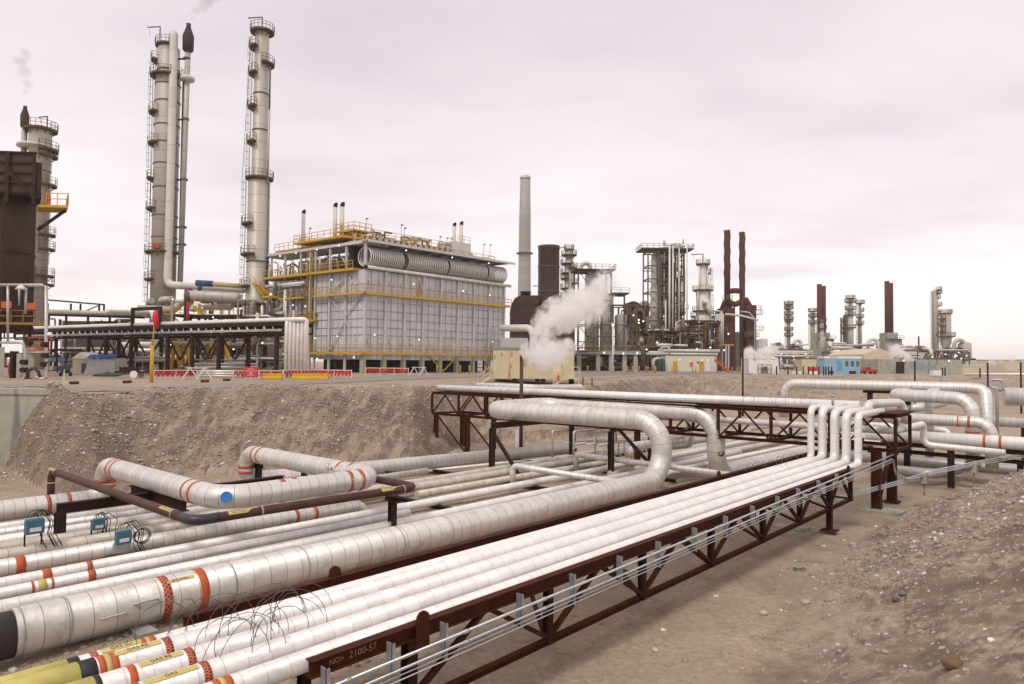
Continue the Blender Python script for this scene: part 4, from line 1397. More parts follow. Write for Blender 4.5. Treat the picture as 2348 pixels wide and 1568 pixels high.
def colm(px_, ybase, ytop, Y, rpx, name, label, mat, prof=None, plats=(), lad=(), dome=True, extra=None, cat='tower', rings=(), railt=.05, zb=PL, group=None):
    """tall process column placed by photo column px_ at distance Y; prof = [(photo y, photo radius)] from the base up"""
    c = aty(px_, ybase, Y); cx_, cy_ = c.x, c.y
    s = Y / F
    hz = 832 + .009 * (px_ - CX)

    def zz(y): return EYE + (hz - y) * s
    t = thing(name, label, cat, (cx_, cy_, zb), group)
    prof = prof or [(ybase, rpx), (ytop, rpx)]
    P_ = [(prof[0][1] * s, zb)]
    for i, (y, r) in enumerate(prof):
        if i == 0: continue
        P_.append((r * s, zz(y)))
    r_top, z_top = P_[-1]
    if dome:
        for k in range(1, 6):
            a = k * PI / 10
            P_.append((r_top * math.cos(a), z_top + r_top * .6 * math.sin(a)))
        P_.append((.02, z_top + r_top * .6))
    b = MB(); b.lathe((cx_, cy_, 0), P_, 32); b.build('shell', mat, t)

    def r_at(z):
        for i in range(len(P_) - 1):
            if P_[i][1] <= z <= P_[i + 1][1] + 1e-6:
                f = (z - P_[i][1]) / max(1e-6, P_[i + 1][1] - P_[i][1])
                return P_[i][0] * (1 - f) + P_[i + 1][0] * f
        return r_top
    if rings:
        for y in rings:
            z = zz(y); r = r_at(z)
            b = MB(); b.lathe((cx_, cy_, z), [(r, -.08), (r + .10, -.08), (r + .10, .08), (r, .08)], 32, smooth=False); b.build('ring', DKGREY, t)
    for (y, a0, a1, wd) in plats:
        z = zz(y)
        arcplat(t, (cx_, cy_), r_at(z), rad(a0), rad(a1), z, wd, rt=railt)
    for (y0, y1, a) in lad:
        z0, z1 = zz(y0), zz(y1)
        r = max(r_at(z0), r_at(z1)) + .35
        p = at_angle((cx_, cy_), r, rad(a), z0)
        d = V((math.cos(rad(a)), math.sin(rad(a)), 0))
        b = MB(); ladder(b, p, z1 - z0, (-d.y, d.x, 0), t=railt, cage=d); b.build('ladder', GRAYRAIL, t)
    if extra: extra(t, (cx_, cy_), s, zz, r_at)
    return t, (cx_, cy_), s, zz, r_at


def davit(t, c, z, reach, h, r=.07, sgn=-1):
    b = MB(); p = V((c[0], c[1], z))
    b.beam(p, p + Z3 * h, r * 2, r * 2); b.beam(p + Z3 * h, p + Z3 * (h - .15) + V((sgn * reach, 0, 0)), r * 2, r * 2)
    b.beam(p + Z3 * (h - .3) + V((sgn * reach * .85, 0, 0)), p + Z3 * (h * .45) + V((sgn * reach * .75, 0, 0)), r * .5, r * .5)
    b.build('davit', DKGREY, t)


# angles: 0 = +X (right in the photo), -90 towards the camera, 180 left
# ------------------------------------------------------------------ T1, the fat left column with the big overhead line
def t1x(t, c, s, zz, r_at):
    r = 26 * s
    # overhead vapour line: out of the top, over and down the right front
    b = MB()
    x0 = c[0]
    vx = c[0] + 22 * s
    vy = c[1] - r * .95
    b.tube([V((x0 + 6 * s, c[1], zz(100))), V((x0 + 6 * s, c[1], zz(76))), V((vx, vy + .2, zz(76))), V((vx, vy + .2, zz(90))), V((vx + .1, vy, zz(400))), V((vx, vy, zz(655))), V((vx + 2.2, vy - .5, zz(657))), V((vx + 9.5, vy + 5, zz(657))), V((vx + 16, vy + 8, zz(652)))], 8.7 * s, 20, 1.3)
    b.build('overhead_line', VESSEL_W, t)
    b = MB()
    vx2 = c[0] + 45 * s
    b.tube([V((vx2 + 2 * s, c[1] - .4, zz(110))), V((vx2, c[1] - .4, zz(300))), V((vx2 - 4 * s, c[1] - .4, zz(655)))], 6 * s, 16)
    b.build('vent_pipe', VESSEL, t)
    b = MB(); cc = (vx2 + 2 * s, c[1] - .4, 0)
    b.lathe(cc, [(4 * s, zz(116)), (12 * s, zz(108)), (12.5 * s, zz(76)), (5 * s, zz(54)), (5 * s, zz(46)), (3.2 * s, zz(46))], 20); b.build('silencer', SILENC, t)
    b = MB()
    b.lathe((cc[0], cc[1], 0), [(4 * s, zz(182)), (15 * s, zz(180)), (17 * s, zz(174)), (14 * s, zz(170)), (4 * s, zz(168))], 20); b.build('vent_platform', VESSEL_W, t)
    for y in (128, 270, 410, 520, 560):
        b = MB(); z = zz(y); b.lathe((vx2, c[1] - .4, z), [(6 * s, -.15), (8 * s, -.15), (8 * s, .15), (6 * s, .15)], 12, smooth=False)
        b.beam((vx2, c[1] - .4, z), (vx, c[1] - .2, z), .12, .3); b.build('pipe_bracket', DKGREY, t)
    b = MB(); b.tube([V((vx2 - 10 * s, c[1] + .2, zz(170))), V((vx2 - 10 * s, c[1] + .2, zz(640)))], 3 * s, 10); b.build('side_pipe', DKGREY, t)
    davit(t, (c[0] - 18 * s, c[1] - .5), zz(96), 30 * s, 42 * s)
    b = MB(); b.tube([V((c[0] - 27 * s, c[1] - .3, zz(92))), V((c[0] - 34 * s, c[1] - .5, zz(700)))], .035, 5); b.build('guy_line', DKGREY, t)
    # lower swept nozzles
    b = MB(); b.tube([V((c[0] + 12 * s, c[1] - 1.5, zz(700))), V((c[0] + 14 * s, c[1] - 3.0, zz(690))), V((c[0] + 45 * s, c[1] - 3.0, zz(690)))], 8 * s, 14, 1.0); b.build('reboiler_line', VESSEL, t)
    b = MB(); b.tube([V((c[0] - 26 * s, c[1] - 1.0, zz(730))), V((c[0] - 26 * s, c[1] - 1.0, zz(695))), V((c[0] - 8 * s, c[1] - 2.4, zz(692)))], 7 * s, 14, .9); b.build('bottom_line', VESSEL, t)
    b = MB(); b.box(c[0] - 12 * s, c[0] + 4 * s, c[1] - 2.3, c[1] - 1.9, zz(572), zz(562)); b.build('orange_box', ORANGE, t)


pl1 = [(133, 120, 230, .95), (168, 150, 360, .9), (255, 130, 250, .95), (327, 130, 255, .95), (408, 130, 230, .95), (478, 130, 250, .95), (577, 120, 400, 1.0), (640, 130, 250, .95)]
colm(372, 742, 100, 118, 26, 'process_column', 'fat pale process column with big curved overhead line, the widest tower left of centre', VESSEL,
     prof=[(742, 27), (165, 26.5), (160, 24), (106, 24)], plats=pl1 + [(96, 100, 300, .9)],
     lad=[(168, 133, 215), (327, 255, 215), (408, 330, 215), (478, 408, 215), (577, 478, 215), (640, 577, 215), (715, 640, 215), (255, 168, 215)],
     rings=(157, 190, 230, 285, 325, 375, 430, 495, 545), extra=t1x, dome=True, group='tall process columns')


# ------------------------------------------------------------------ T2, slim two-diameter column
def t2x(t, c, s, zz, r_at):
    b = MB(); b.tube([V((c[0] + 24 * s, c[1] - .8, zz(250))), V((c[0] + 23 * s, c[1] - .8, zz(420)))], 2.6 * s, 10); b.build('side_pipe', VESSEL, t)
    b = MB(); b.tube([V((c[0] + 24 * s, c[1] - .8, zz(150))), V((c[0] + 24 * s, c[1] - .8, zz(250)))], 2.2 * s, 8); b.tube([V((c[0] + 26 * s, c[1] - .8, zz(420))), V((c[0] + 25 * s, c[1] - .8, zz(700)))], 1.6 * s, 8); b.build('drain_pipe', DKGREY, t)
    davit(t, (c[0] + 2 * s, c[1] - .5), zz(62), 33 * s, 30 * s)
    b = MB(); b.tube([V((c[0] - 24 * s, c[1] - .3, zz(70))), V((c[0] - 37 * s, c[1] - .5, zz(410)))], .035, 5); b.build('guy_line', DKGREY, t)


colm(588, 732, 62, 112, 16, 'process_column', 'slim two-stage process column, wider below its yellow mid platform, right of the fat one', VESSEL,
     prof=[(732, 27), (690, 27), (688, 25), (412, 24), (404, 17.5), (62, 15.5)],
     plats=[(62, 100, 440, .8), (100, 130, 260, .9), (138, 290, 440, .9), (162, 130, 260, .9), (240, 130, 260, .9), (322, 130, 260, .9), (405, 100, 450, .9), (512, 130, 260, .9), (582, 130, 275, .9), (655, 120, 250, .9)],
     lad=[(162, 100, 215), (240, 162, 215), (322, 240, 215), (405, 322, 215), (512, 412, 215), (582, 512, 215), (655, 585, 215), (720, 655, 215)],
     rings=(210, 295, 412, 600), extra=t2x, group='tall process columns')


# ------------------------------------------------------------------ T3, behind the brown heater at far left
def t3x(t, c, s, zz, r_at):
    cc = (c[0] - 33 * s, c[1] - .4, 0)
    b = MB(); b.tube([V((cc[0], cc[1], zz(290))), V((cc[0], cc[1], zz(700)))], 6 * s, 12); b.build('vent_pipe', VESSEL, t)
    b = MB(); b.lathe(cc, [(4 * s, zz(294)), (8.5 * s, zz(288)), (9 * s, zz(262)), (4 * s, zz(246)), (4 * s, zz(240)), (3 * s, zz(240))], 20); b.build('silencer', SILENC, t)
    b = MB(); b.lathe((c[0] - 12 * s, c[1], 0), [(20 * s, zz(337)), (36 * s, zz(335)), (36 * s, zz(330)), (20 * s, zz(328))], 24); b.build('ring_platform', VESSEL_W, t)
    davit(t, (c[0] + 20 * s, c[1] - .5), zz(292), 20 * s, 28 * s)


colm(80, 742, 290, 105, 22, 'process_column', 'pale column with black silencer rising behind the brown heater at far left', VESSEL,
     prof=[(742, 22), (340, 22), (338, 23), (296, 23)], plats=[(292, 0, 360, .8), (338, -60, 60, .9), (352, -60, 60, .9), (420, -50, 60, .9), (535, -50, 60, .9), (568, -50, 60, .9), (630, -60, 60, .9), (650, -60, 60, .9)],
     lad=[(420, 352, -20), (535, 420, -20), (568, 535, -20), (630, 568, -20)], rings=(390, 470, 540), extra=t3x, group='tall process columns')

# ------------------------------------------------------------------ brown heater at the far left edge
Y0 = 62
YELDK = paint('dull_yellow', (.34, .20, .035), (.25, .14, .03), rough=.6, scale=2)
HEATM = paint('brown_heater_plate', (.085, .062, .052), (.065, .046, .04), rough=.7, scale=.5, stain=(.11, .055, .035), stain_amt=.62)
fr = Fr((aty(0, 800, Y0).x, Y0, PL), (1, .10), (-.58, .81))
s0 = Y0 / F


def hx(x): return x * s0          # metres per photo pixel at the heater


t = thing('brown_heater', 'large dark brown fired heater box cut off by the left edge', 'heater', fr.o)
zt = aty(0, 348, Y0).z - PL
zm = aty(0, 440, Y0).z - PL
b = MB(); b.box(hx(-220), hx(66), 0, 9, zm, zt, fr); b.build('convection_box', HEATM, t)
b = MB()
for k in range(5):
    z = zm + (zt - zm) * k / 4
    b.box(hx(-220), hx(68), -.18, .02, z - .12, z + .05, fr)
for x in (-60, 0, 58):
    b.box(hx(x), hx(x + 8), -.3, .03, zm - 1, zt + .02, fr)
b.build('stiffeners', STEEL_DARK, t)
b = MB(); b.beam(fr.p(hx(0), -.2, zt - .4 * (zt - zm)), fr.p(hx(68), -.2, zm - .6), .25, .3); b.build('diagonal_strut', STEEL_DARK, t)
b = MB(); b.box(hx(66), hx(79), -.2, 3, zm - .5, zt - .9, fr); b.build('side_box', STEEL_DARK, t)
cc = fr.p(hx(10), 3.4, 0)
b = MB(); b.lathe((cc.x, cc.y, PL), [(hx(54), 4.0), (hx(54), zm - 1.2), (hx(57), zm)], 28); b.build('radiant_shell', HEATM, t)
b = MB()
for z in (zm - 5.2, zm - 12, 5.5, 4.3):
    b.lathe((cc.x, cc.y, PL + z), [(hx(54), -.1), (hx(56), -.1), (hx(56), .1), (hx(54), .1)], 28, smooth=False)
b.build('shell_ring', STEEL_DARK, t)
for x, y in ((-4, 0), (60, 0), (-80, 0)):
    b = MB(); b.box(hx(x), hx(x + 7), y, y + .3, 2.6, zm, fr); b.build('column', STEEL_DARK, t)
    b = MB(); b.box(hx(x - 4), hx(x + 14), y - .3, y + .6, -.3, 2.6, fr); b.build('pier', CONC, t)
# cantilevered yellow platform
zp = aty(100, 470, Y0).z - PL
b = MB(); b.box(hx(74), hx(138), -.6, 2.2, zp - .22, zp, fr); b.build('platform', YEL, t)
pf = t.children[-1] if False else None
b = MB(); railing(b, [fr.p(hx(90), -.6, zp), fr.p(hx(138), -.6, zp), fr.p(hx(138), 2.2, zp)], t=.06, step=1.2); b.build('handrail', YEL, t)
b = MB(); b.beam(fr.p(hx(74), .6, zp - 2.1), fr.p(hx(134), .6, zp - .25), .22, .22); b.build('strut', STEEL_DARK, t)
b = MB(); b.box(hx(88), hx(100), -.55, .2, zp, zp + .9, fr); b.build('orange_box', ORANGE, t)
# lower deck with burners
for z, x0, x1, m in ((aty(60, 740, Y0).z - PL, -80, 98, YELDK), (aty(60, 802, Y0).z - PL, 60, 108, ORANGE)):
    b = MB(); b.box(hx(x0), hx(x1), -1.2, 0, z - .2, z, fr); b.build('deck', m, t)
    b = MB(); railing(b, [fr.p(hx(x0), -1.2, z), fr.p(hx(x1), -1.2, z)], t=.07, step=1.0); b.build('handrail', m, t)
for x, y in ((10, 700), (62, 703)):
    z = aty(x, y, Y0).z - PL
    b = MB(); b.box(hx(x - 10), hx(x + 12), -1.6, -1.0, z - .32, z + .25, fr); b.build('orange_box', ORANGE, t)
for (x, y) in ((60, 660), (165, 765)):
    pass
REDS = flat('red_sign', (.55, .03, .03), .5)
for x in (24, 30, 43):
    z = aty(x, 845, Y0).z - PL
    b = MB(); b.box(hx(x - 6), hx(x + 8), -1.4, -1.3, z - .5, z + .5, fr); b.build('red_panel', REDS, t)
# skid piping in front of the heater
t = thing('burner_piping', 'white gas piping skid in front of the brown heater at left', 'piping', fr.p(hx(50), -5, 0))
YS = 55
def P3(x, y, Y=YS): return aty(x, y, Y)
runs = [([(-20, 653), (98, 653), (98, 656)], 3.2), ([(106, 656), (106, 800), (106, 868), (94, 868), (78, 862)], 3.6), ([(60, 655), (106, 656)], 2.4),
        ([(18, 655), (18, 700), (18, 785)], 2.6), ([(-20, 785), (55, 785), (58, 815), (58, 868), (50, 868)], 3.0), ([(60, 660), (58, 720)], 2.4), ([(60, 808), (104, 808)], 2.0), ([(44, 655), (44, 700)], 2.0)]
for pts, w in runs:
    b = MB(); b.tube([P3(*p) for p in pts], w * YS / F, 10, .35); b.build('gas_line', OLD_ALU if w > 2.2 else STEEL_GALV, t)
for (x, y) in ((106, 790), (106, 815), (58, 830), (104, 835), (58, 848), (70, 785)):
    b = MB(); c = P3(x, y); b.tube([c - Z3 * .2, c + Z3 * .2], .19, 10); b.tube([c, c - V((0, .4, 0))], .05, 6); b.tube([c - V((0, .38, 0)), c - V((0, .42, 0))], .2, 10); b.build('valve', STEEL_DARK, t)
b = MB(); b.tube([P3(64, 888), P3(64, 850), P3(78, 843), P3(88, 852), P3(92, 866)], 3.4 * YS / F, 12, .3); b.build('brown_gooseneck', BROWNPIPE, t)
b = MB()
for x in (60, 72, 104):
    b.beam(P3(x, 884), P3(x, 866), .1, .1)
b.beam(P3(50, 884), P3(104, 884), .1, .1); b.build('skid_frame', STEEL_DARK, t)
b = MB(); c = P3(48, 656, YS - .5); b.lathe(c, [(.42, -.25), (.2, 0), (.06, .1)], 14); b.build('lamp_shade', WHITEP, t)
b = MB(); c = P3(114, 764, YS - .2); b.lathe(c, [(.3, -.2), (.15, 0), (.05, .1)], 12); b.build('lamp_shade', WHITEP, t)
# dark plinths beside the skid
for (x, w_, h, m, lb) in ((30, 7, 2.2, SHADE_BLACK, 'tall black post beside red panels at the left edge'), (48, 11, 2.0, CONC, 'grey concrete plinth behind the left gas piping')):
    c = aty(x, 870, 57); b = MB(); b.box(c.x - w_ * 57 / F / 2, c.x + w_ * 57 / F / 2, 56.7, 57.4, PL - .1, PL + h)
    tag(b.build('post' if m is SHADE_BLACK else 'plinth', STEEL_DARK if m is SHADE_BLACK else m), lb, 'post' if m is SHADE_BLACK else 'plinth')

# ------------------------------------------------------------------ long brown pipe bridge on the left
fb = [aty(-60, 760, 62), aty(706, 735, 88)]
A = onz(-60, 950, PL); 
PA, PB = V((aty(110, 800, 87).x, 87, PL)), V((aty(650, 800, 66).x, 66, PL))
fr = Fr(PA, (PB - PA))
LB = (PB - PA).length
zt = aty(650, 722, 66).z - PL
t = thing('pipe_bridge', 'long brown pipe bridge at left ending in six white pipes dropping to ground', 'pipe rack', PA)
for y in (0, 3.6):
    b = MB(); b.box(-16, LB, y - .12, y + .12, zt - 1.0, zt - .62, fr); b.build('girder', STEEL_DARK, t)
    b = MB(); b.box(-16, LB, y - .12, y + .12, zt - 1.75, zt - 1.58, fr); b.build('lower_girder', STEEL_DARK, t)
    for k in range(24):
        x = -16 + k * (LB + 16) / 23
        b = MB(); b.box(x - .07, x + .07, y - .06, y + .06, zt - 1.58, zt - 1.0, fr); b.build('hanger', STEEL_DARK, t)
bx_ = [(lambda a: (a * fr.o.y - fr.o.x) / (fr.ex.x - a * fr.ex.y))((v_ - CX) / F) for v_ in (60, 203, 243, 301, 385, 441, 502, 634)]
for x in bx_:
    for y in (0, 3.6):
        b = MB(); b.box(x - .16, x + .16, y - .16, y + .16, 0, zt - 1.76, fr); b.build('column', STEEL_DARK, t)
    b = MB(); b.beam(fr.p(x, .1, zt - 1.9), fr.p(x, 3.5, zt - 1.9), .2, .2); b.build('cross_beam', STEEL_DARK, t)
for x0, x1 in ((bx_[1] / LB, bx_[2] / LB), (bx_[2] / LB, bx_[3] / LB), (bx_[4] / LB, bx_[5] / LB), (bx_[5] / LB, bx_[6] / LB)):
    for y in (0, 3.6):
        b = MB(); b.beam(fr.p(x0 * LB, y, zt - 1.8), fr.p((x0 + x1) / 2 * LB, y, 1.6), .16, .16); b.beam(fr.p(x1 * LB, y, zt - 1.8), fr.p((x0 + x1) / 2 * LB, y, 1.6), .16, .16); b.build('knee_brace', STEEL_DARK, t)
for k in range(34):
    x = k * LB / 34
    b = MB(); b.tube([fr.p(x, -.25, zt - 1.1), fr.p(x + random.uniform(.1, .4), -.3, zt - 1.5)], random.uniform(.04, .12), 6)
    b.build('fitting', OLD_ALU, t)
b = MB()
for z in (zt - 1.5, zt - 1.4):
    b.tube([fr.p(-5, -.3, z), fr.p(LB, -.3, z)], .05, 6)
b.build('conduit', STEEL_GALV, t)
# box-shaped stub frame standing on the bridge
b = MB()
for x in (LB * .42, LB * .54):
    b.box(x - .14, x + .14, -.1, .2, zt - .7, zt + 1.1, fr)
b.box(LB * .42 - .14, LB * .54 + .14, -.12, .22, zt + 1.1, zt + 1.45, fr); b.build('raised_frame', STEEL_DARK, t)
dw = ['leftmost', 'second from left', 'third from left', 'third from right', 'second from right', 'rightmost']
sc = 66 / F
for k in range(6):
    y = .25 + (5 - k) * .58
    o = k * .54
    r = 4.9 * sc if k < 5 else 5.6 * sc
    xk = LB + .55 + k * .40 - .1
    pp = aty(656.5 + k * 8.9, 800, 66 - .1 * k)
    pts = [fr.p(-16, y, zt - .45), V((0, 0, 0)), V((pp.x, pp.y, PL - .2))]
    # run along the bridge at its own lateral place, turn, and drop
    q = fr.p(0, y, zt - .45)
    along = (pp - fr.o).dot(fr.ex)
    pts = [fr.p(-16, y, zt - .45), fr.p(along - .3, y, zt - .45), V((pp.x, pp.y, PL + zt - .45)), V((pp.x, pp.y, PL - .2))]
    pipe('bridge_pipe', dw[k] + ' of six white pipes turning down at the end of the left bridge', pts, r, WHITE, bend=.5, n=16, group='white pipes dropping at the end of the brown bridge',
         bands=[(2, zt - 2.2, .12, 'y')])
# windsock
c = aty(347, 884, 49); zg = PL
t = thing('windsock', 'limp red windsock on a slim yellow pole beside the road', 'windsock', (c.x, c.y, zg))
s_ = 49 / F
b = MB(); b.tube([(c.x, c.y, zg - .1), (c.x, c.y, zg + 85 * s_)], 4 * s_, 12); b.build('pole_sleeve', YEL, t)
b = MB(); b.tube([(c.x, c.y, zg + 80 * s_), (c.x + .15, c.y, aty(349, 716, 49).z)], 1.6 * s_, 8); b.build('pole', YEL, t)
b = MB(); zt2 = aty(352, 716, 49).z
b.tube([(c.x + .15, c.y, zt2), (c.x + 7 * s_, c.y - .1, zt2 - 12 * s_), (c.x + 11 * s_, c.y - .1, zt2 - 38 * s_)], [.14, .20, .12], 14)
b.build('sock', RED, t)

# ------------------------------------------------------------------ the big white furnace
NC = V((aty(831.5, 856, 98).x, 98, PL))
eX = V((2680 - CX, 1600, 0)).normalized()
eY = V((-.80, .60, 0))
fr = Fr(NC, eX, eY)
LX = 28.2
t = thing('furnace', 'huge pale panelled furnace block with coiled tubes and yellow walkways', 'furnace', NC)
PANEL = paint('furnace_panel', (.62, .615, .64), (.50, .49, .505), rough=.6, scale=.45, stain=(.36, .27, .20), stain_amt=.60)
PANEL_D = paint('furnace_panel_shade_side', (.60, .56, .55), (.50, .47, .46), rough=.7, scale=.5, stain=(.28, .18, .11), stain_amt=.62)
GALV2 = paint('grey_furnace_steel', (.60, .59, .59), (.50, .49, .50), rough=.6, scale=1.5)
RUSTB = paint('rusty_box', (.15, .065, .04), (.22, .10, .06), rough=.8, scale=1.2)
ZW, ZTOP = 14.6, 18.7
D1 = 10.6     # depth of the front cell
b = MB(); b.box(0, LX, 0, D1, 1.9, ZW, fr); b.build('front_cell', PANEL, t)
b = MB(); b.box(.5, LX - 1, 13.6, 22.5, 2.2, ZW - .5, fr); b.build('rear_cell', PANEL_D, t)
b = MB(); b.box(3.5, LX - 2, D1 + .05, 13.5, 0, ZW, fr); b.build('passage_shade', SHADE_BLACK, t)  # solid near-black block, painted shade filling the gap between the cells
# panel joints and stiffener ribs as real bars
b = MB()
nx = 24
for k in range(nx + 1):
    x = k * LX / nx
    if k % 3: b.box(x - .03, x + .03, -.05, .0 - .002, 2.0, ZW, fr)
for k in range(9):
    x = k * D1 / 8
    b.box(-.05, -.002, x - .03, x + .03, 2.0, ZW, fr)
for z in (3.6, 5.4, 6.5, 7.7, 8.9, 10.2, 12.6):
    b.box(0, LX, -.07, -.003, z - .035, z + .035, fr)
    b.box(-.07, -.003, 0, D1, z - .035, z + .035, fr)
b.build('panel_seams', paint('seam_steel', (.36, .31, .28), (.28, .22, .18), rough=.7), t)
for k in range(9):
    x = k * LX / 8
    b = MB(); b.box(x - .16, x + .16, -.34, -.08, 2.0, ZW if k else ZTOP - .5, fr); b.build('buckstay', GALV2, t)
    b = MB(); b.box(x - .28, x + .28, -.3, .35, -.1, 2.6, fr); b.build('pier', CONC, t)
for y in (3.6, 7.2, D1):
    b = MB(); b.box(-.34, -.08, y - .14, y + .14, 0, ZTOP - .6, fr); b.build('buckstay', GALV2, t)
for (y0, z0, y1, z1) in ((.2, 11.2, 3.5, 14.2), (3.7, 8, .3, 10.9), (3.7, 8, 7.0, 10.9), (3.5, 7.5, .3, 3.2), (3.7, 7.5, 7.0, 3.2), (3.6, 13.8, 7.0, 11.4)):
    b = MB(); b.beam(fr.p(-.3, y0, z0), fr.p(-.3, y1, z1), .12, .12); b.build('brace', GALV2, t)
# peep doors with rust around them
for row, zz_ in ((0, 4.5), (1, 12.9)):
    for k in range(15):
        x = .8 + k * (LX - 1.6) / 14
        b = MB(); b.box(x - .16, x + .16, -.16, -.01, zz_ - .25, zz_ + .25, fr); b.build('peep_door', GALV2, t)
        if row == 0 or k % 3 == 1:
            b = MB(); b.box(x - .38, x + .38, -.012, -.004, zz_ - .6, zz_ + .55, fr); b.build('rust_patch', paint('rust_bloom_%d' % (k % 2), (.68, .62, .58), (.44, .30, .20), rough=.8, scale=6), t)
for y in (1.4, 2.6, 5.2):
    b = MB(); b.box(-.16, -.01, y - .16, y + .16, 12.6, 13.1, fr); b.build('peep_door', GALV2, t)
# base frame under the floor
b = MB()
for z in (.7, 1.3): b.box(0, LX, 3, 3.2, z, z + .12, fr)
for k in range(17): b.box(k * LX / 16 - .1, k * LX / 16 + .1, 4, 4.3, 0, 1.9, fr)
b.box(0, LX, 6, 6.3, 0, 1.9, fr)
b.build('floor_frame', STEEL_DARK, t)
b = MB(); b.beam(fr.p(LX * .52, -.2, .2), fr.p(LX * .42, -.2, 2.5), .16, .16); b.beam(fr.p(LX * .52, -.2, .2), fr.p(LX * .62, -.2, 2.5), .16, .16); b.build('yellow_brace', YEL, t)
# walkways
for z, x0, x1, yl in ((2.95, -.9, LX + .9, D1), (11.35, -.9, LX + .9, 10.2)):
    b = MB(); b.box(x0, x1, -1.0, -.36, z - .32, z, fr); b.box(-.95, -.37, -1.0, yl, z - .32, z, fr); w_ = b.build('walkway', YEL, t)
    b = MB(); railing(b, [fr.p(-.95, yl, z), fr.p(-.95, -1.0, z), fr.p(x1, -1.0, z), fr.p(x1, .6, z)], t=.07, step=1.7); b.build('handrail', YEL, w_)
# coiled tube bundle
AXY, AXZ, RC = .55, 16.5, 1.35
n_c = 78
b = MB()
for k in range(n_c):
    x = .5 + k * (LX - .6) / (n_c - 1)
    if k in (17, 18, 41, 65): continue
    c = fr.p(x, AXY, AXZ)
    b.tube([c + (eY * math.cos(a) + Z3 * math.sin(a)) * RC for a in [2 * PI * j / 26 for j in range(27)]], .115, 6, caps=False)
b.build('tube_coils', paint('coil_tubes', (.66, .63, .61), (.55, .52, .50), rough=.42, metal=.3, scale=3), t)
b = MB(); b.tube([fr.p(-.1, -.5, 14.9), fr.p(LX + 1.2, -.5, 14.75)], .26, 16); b.build('header_pipe', VESSEL_W, t)
b = MB(); b.tube([fr.p(-.35, -.5, 14.905), fr.p(-.05, -.5, 14.9)], .30, 16); b.build('header_end', STEEL_DARK, t)
b = MB(); b.box(6, 6.3, 11, 24, ZW + .3, ZTOP - .4, fr); b.box(.2, 6, 3.4, 3.7, ZW, ZTOP - .5, fr); b.build('roof_shade_sheets', DKGREY, t)  # dark sheets added under the left roof, shade put into their colour
b = MB(); b.box(0, LX, 2.6, 2.8, ZW, ZTOP - .4, fr); b.build('coil_shade_sheet', SHADE_BLACK, t)  # near-black sheet added behind the coils to stand for shade
# roof canopy
b = MB(); b.box(-.4, LX + 1.4, -1.25, 3.6, ZTOP - .12, ZTOP, fr); b.box(-.4, LX + 1.4, -1.3, -1.2, ZTOP - .35, ZTOP - .12, fr); b.build('canopy', GALV2, t)
b = MB()
for k in range(10):
    x = k * LX / 9
    b.box(x - .1, x + .1, -1.2, 3.5, ZTOP - .38, ZTOP - .14, fr)
b.build('canopy_ribs', GALV2, t)
b = MB(); b.box(-.5, 4.2, 0, 24.0, ZTOP - .45, ZTOP - .05, fr); b.build('left_roof_beam', GALV2, t)
b = MB()
for y in (3.6, 7.2, 10.6, 14.2, 18.2, 21.8, 24.0):
    b.box(-.3, -.05, y - .12, y + .12, 14.2, ZTOP - .3, fr)
b.build('left_roof_posts', GALV2, t)
# left upper deck with handrail
b = MB(); b.box(-1.0, 2.5, 1.2, 24.0, ZW - .1, ZW + .25, fr); w_ = b.build('walkway', YEL, t)
b = MB(); railing(b, [fr.p(-1.0, 1.2, ZW + .25), fr.p(-1.0, 24.0, ZW + .25)], t=.07, step=1.5); b.build('handrail', YEL, w_)
for k in range(60):
    y = random.uniform(3, 23.5); x = random.uniform(-.6, 2)
    b = MB(); b.tube([fr.p(x, y, ZW + .3), fr.p(x, y, ZW + random.uniform(.8, 2.6)), fr.p(x + .4, y + random.uniform(.6, 2.4), ZW + random.uniform(1, 3))], random.uniform(.05, .14), 6, .15)
    b.build('roof_piping', random.choice((OLD_ALU, DKGREY, YELD, VESSEL_W)), t)

# convection section and top deck
b = MB(); b.box(1.0, LX - 3, 4.2, 8.2, ZTOP, ZTOP + 1.6, fr); b.build('convection_box', RUSTB, t)
b = MB()
for k in range(22):
    x = 1.2 + k * (LX - 4.6) / 21
    b.box(x, x + .55, 4.0, 4.19, ZTOP + .25, ZTOP + 1.5, fr)
b.build('header_doors', OLD_ALU, t)
b = MB(); b.box(.2, LX + .5, 2.4, 3.7, ZTOP + .02, ZTOP + .24, fr); w_ = b.build('walkway', YEL, t)
b = MB(); railing(b, [fr.p(.2, 2.4, ZTOP + .24), fr.p(LX + .5, 2.4, ZTOP + .24), fr.p(LX + .5, 6, ZTOP + .24)], t=.07, step=1.5); b.build('handrail', YEL, w_)
zz_ = ZTOP + 1.75
b = MB(); b.box(-.6, 4.0, 3.9, 15.5, ZTOP + .8, ZTOP + 1.1, fr); w_ = b.build('walkway', YEL, t)
b = MB(); railing(b, [fr.p(4.0, 3.9, ZTOP + 1.1), fr.p(-.6, 3.9, ZTOP + 1.1), fr.p(-.6, 15.5, ZTOP + 1.1), fr.p(3, 15.5, ZTOP + 1.1)], t=.07, step=1.4); b.build('handrail', YEL, w_)
b = MB(); b.box(2, 5.2, 5.0, 9, zz_ + .5, zz_ + .75, fr); w_ = b.build('walkway', YEL, t)
b = MB(); railing(b, [fr.p(5.2, 9, zz_ + .75), fr.p(2, 9, zz_ + .75), fr.p(2, 5, zz_ + .75), fr.p(5.2, 5, zz_ + .75)], t=.07, step=1.2); b.build('handrail', YEL, w_)
b = MB(); railing(b, [fr.p(.2, 3.9, ZTOP + 1.6), fr.p(LX - 8, 3.9, ZTOP + 1.6)], t=.06, step=1.4); b.build('convection_handrail', YEL, t)
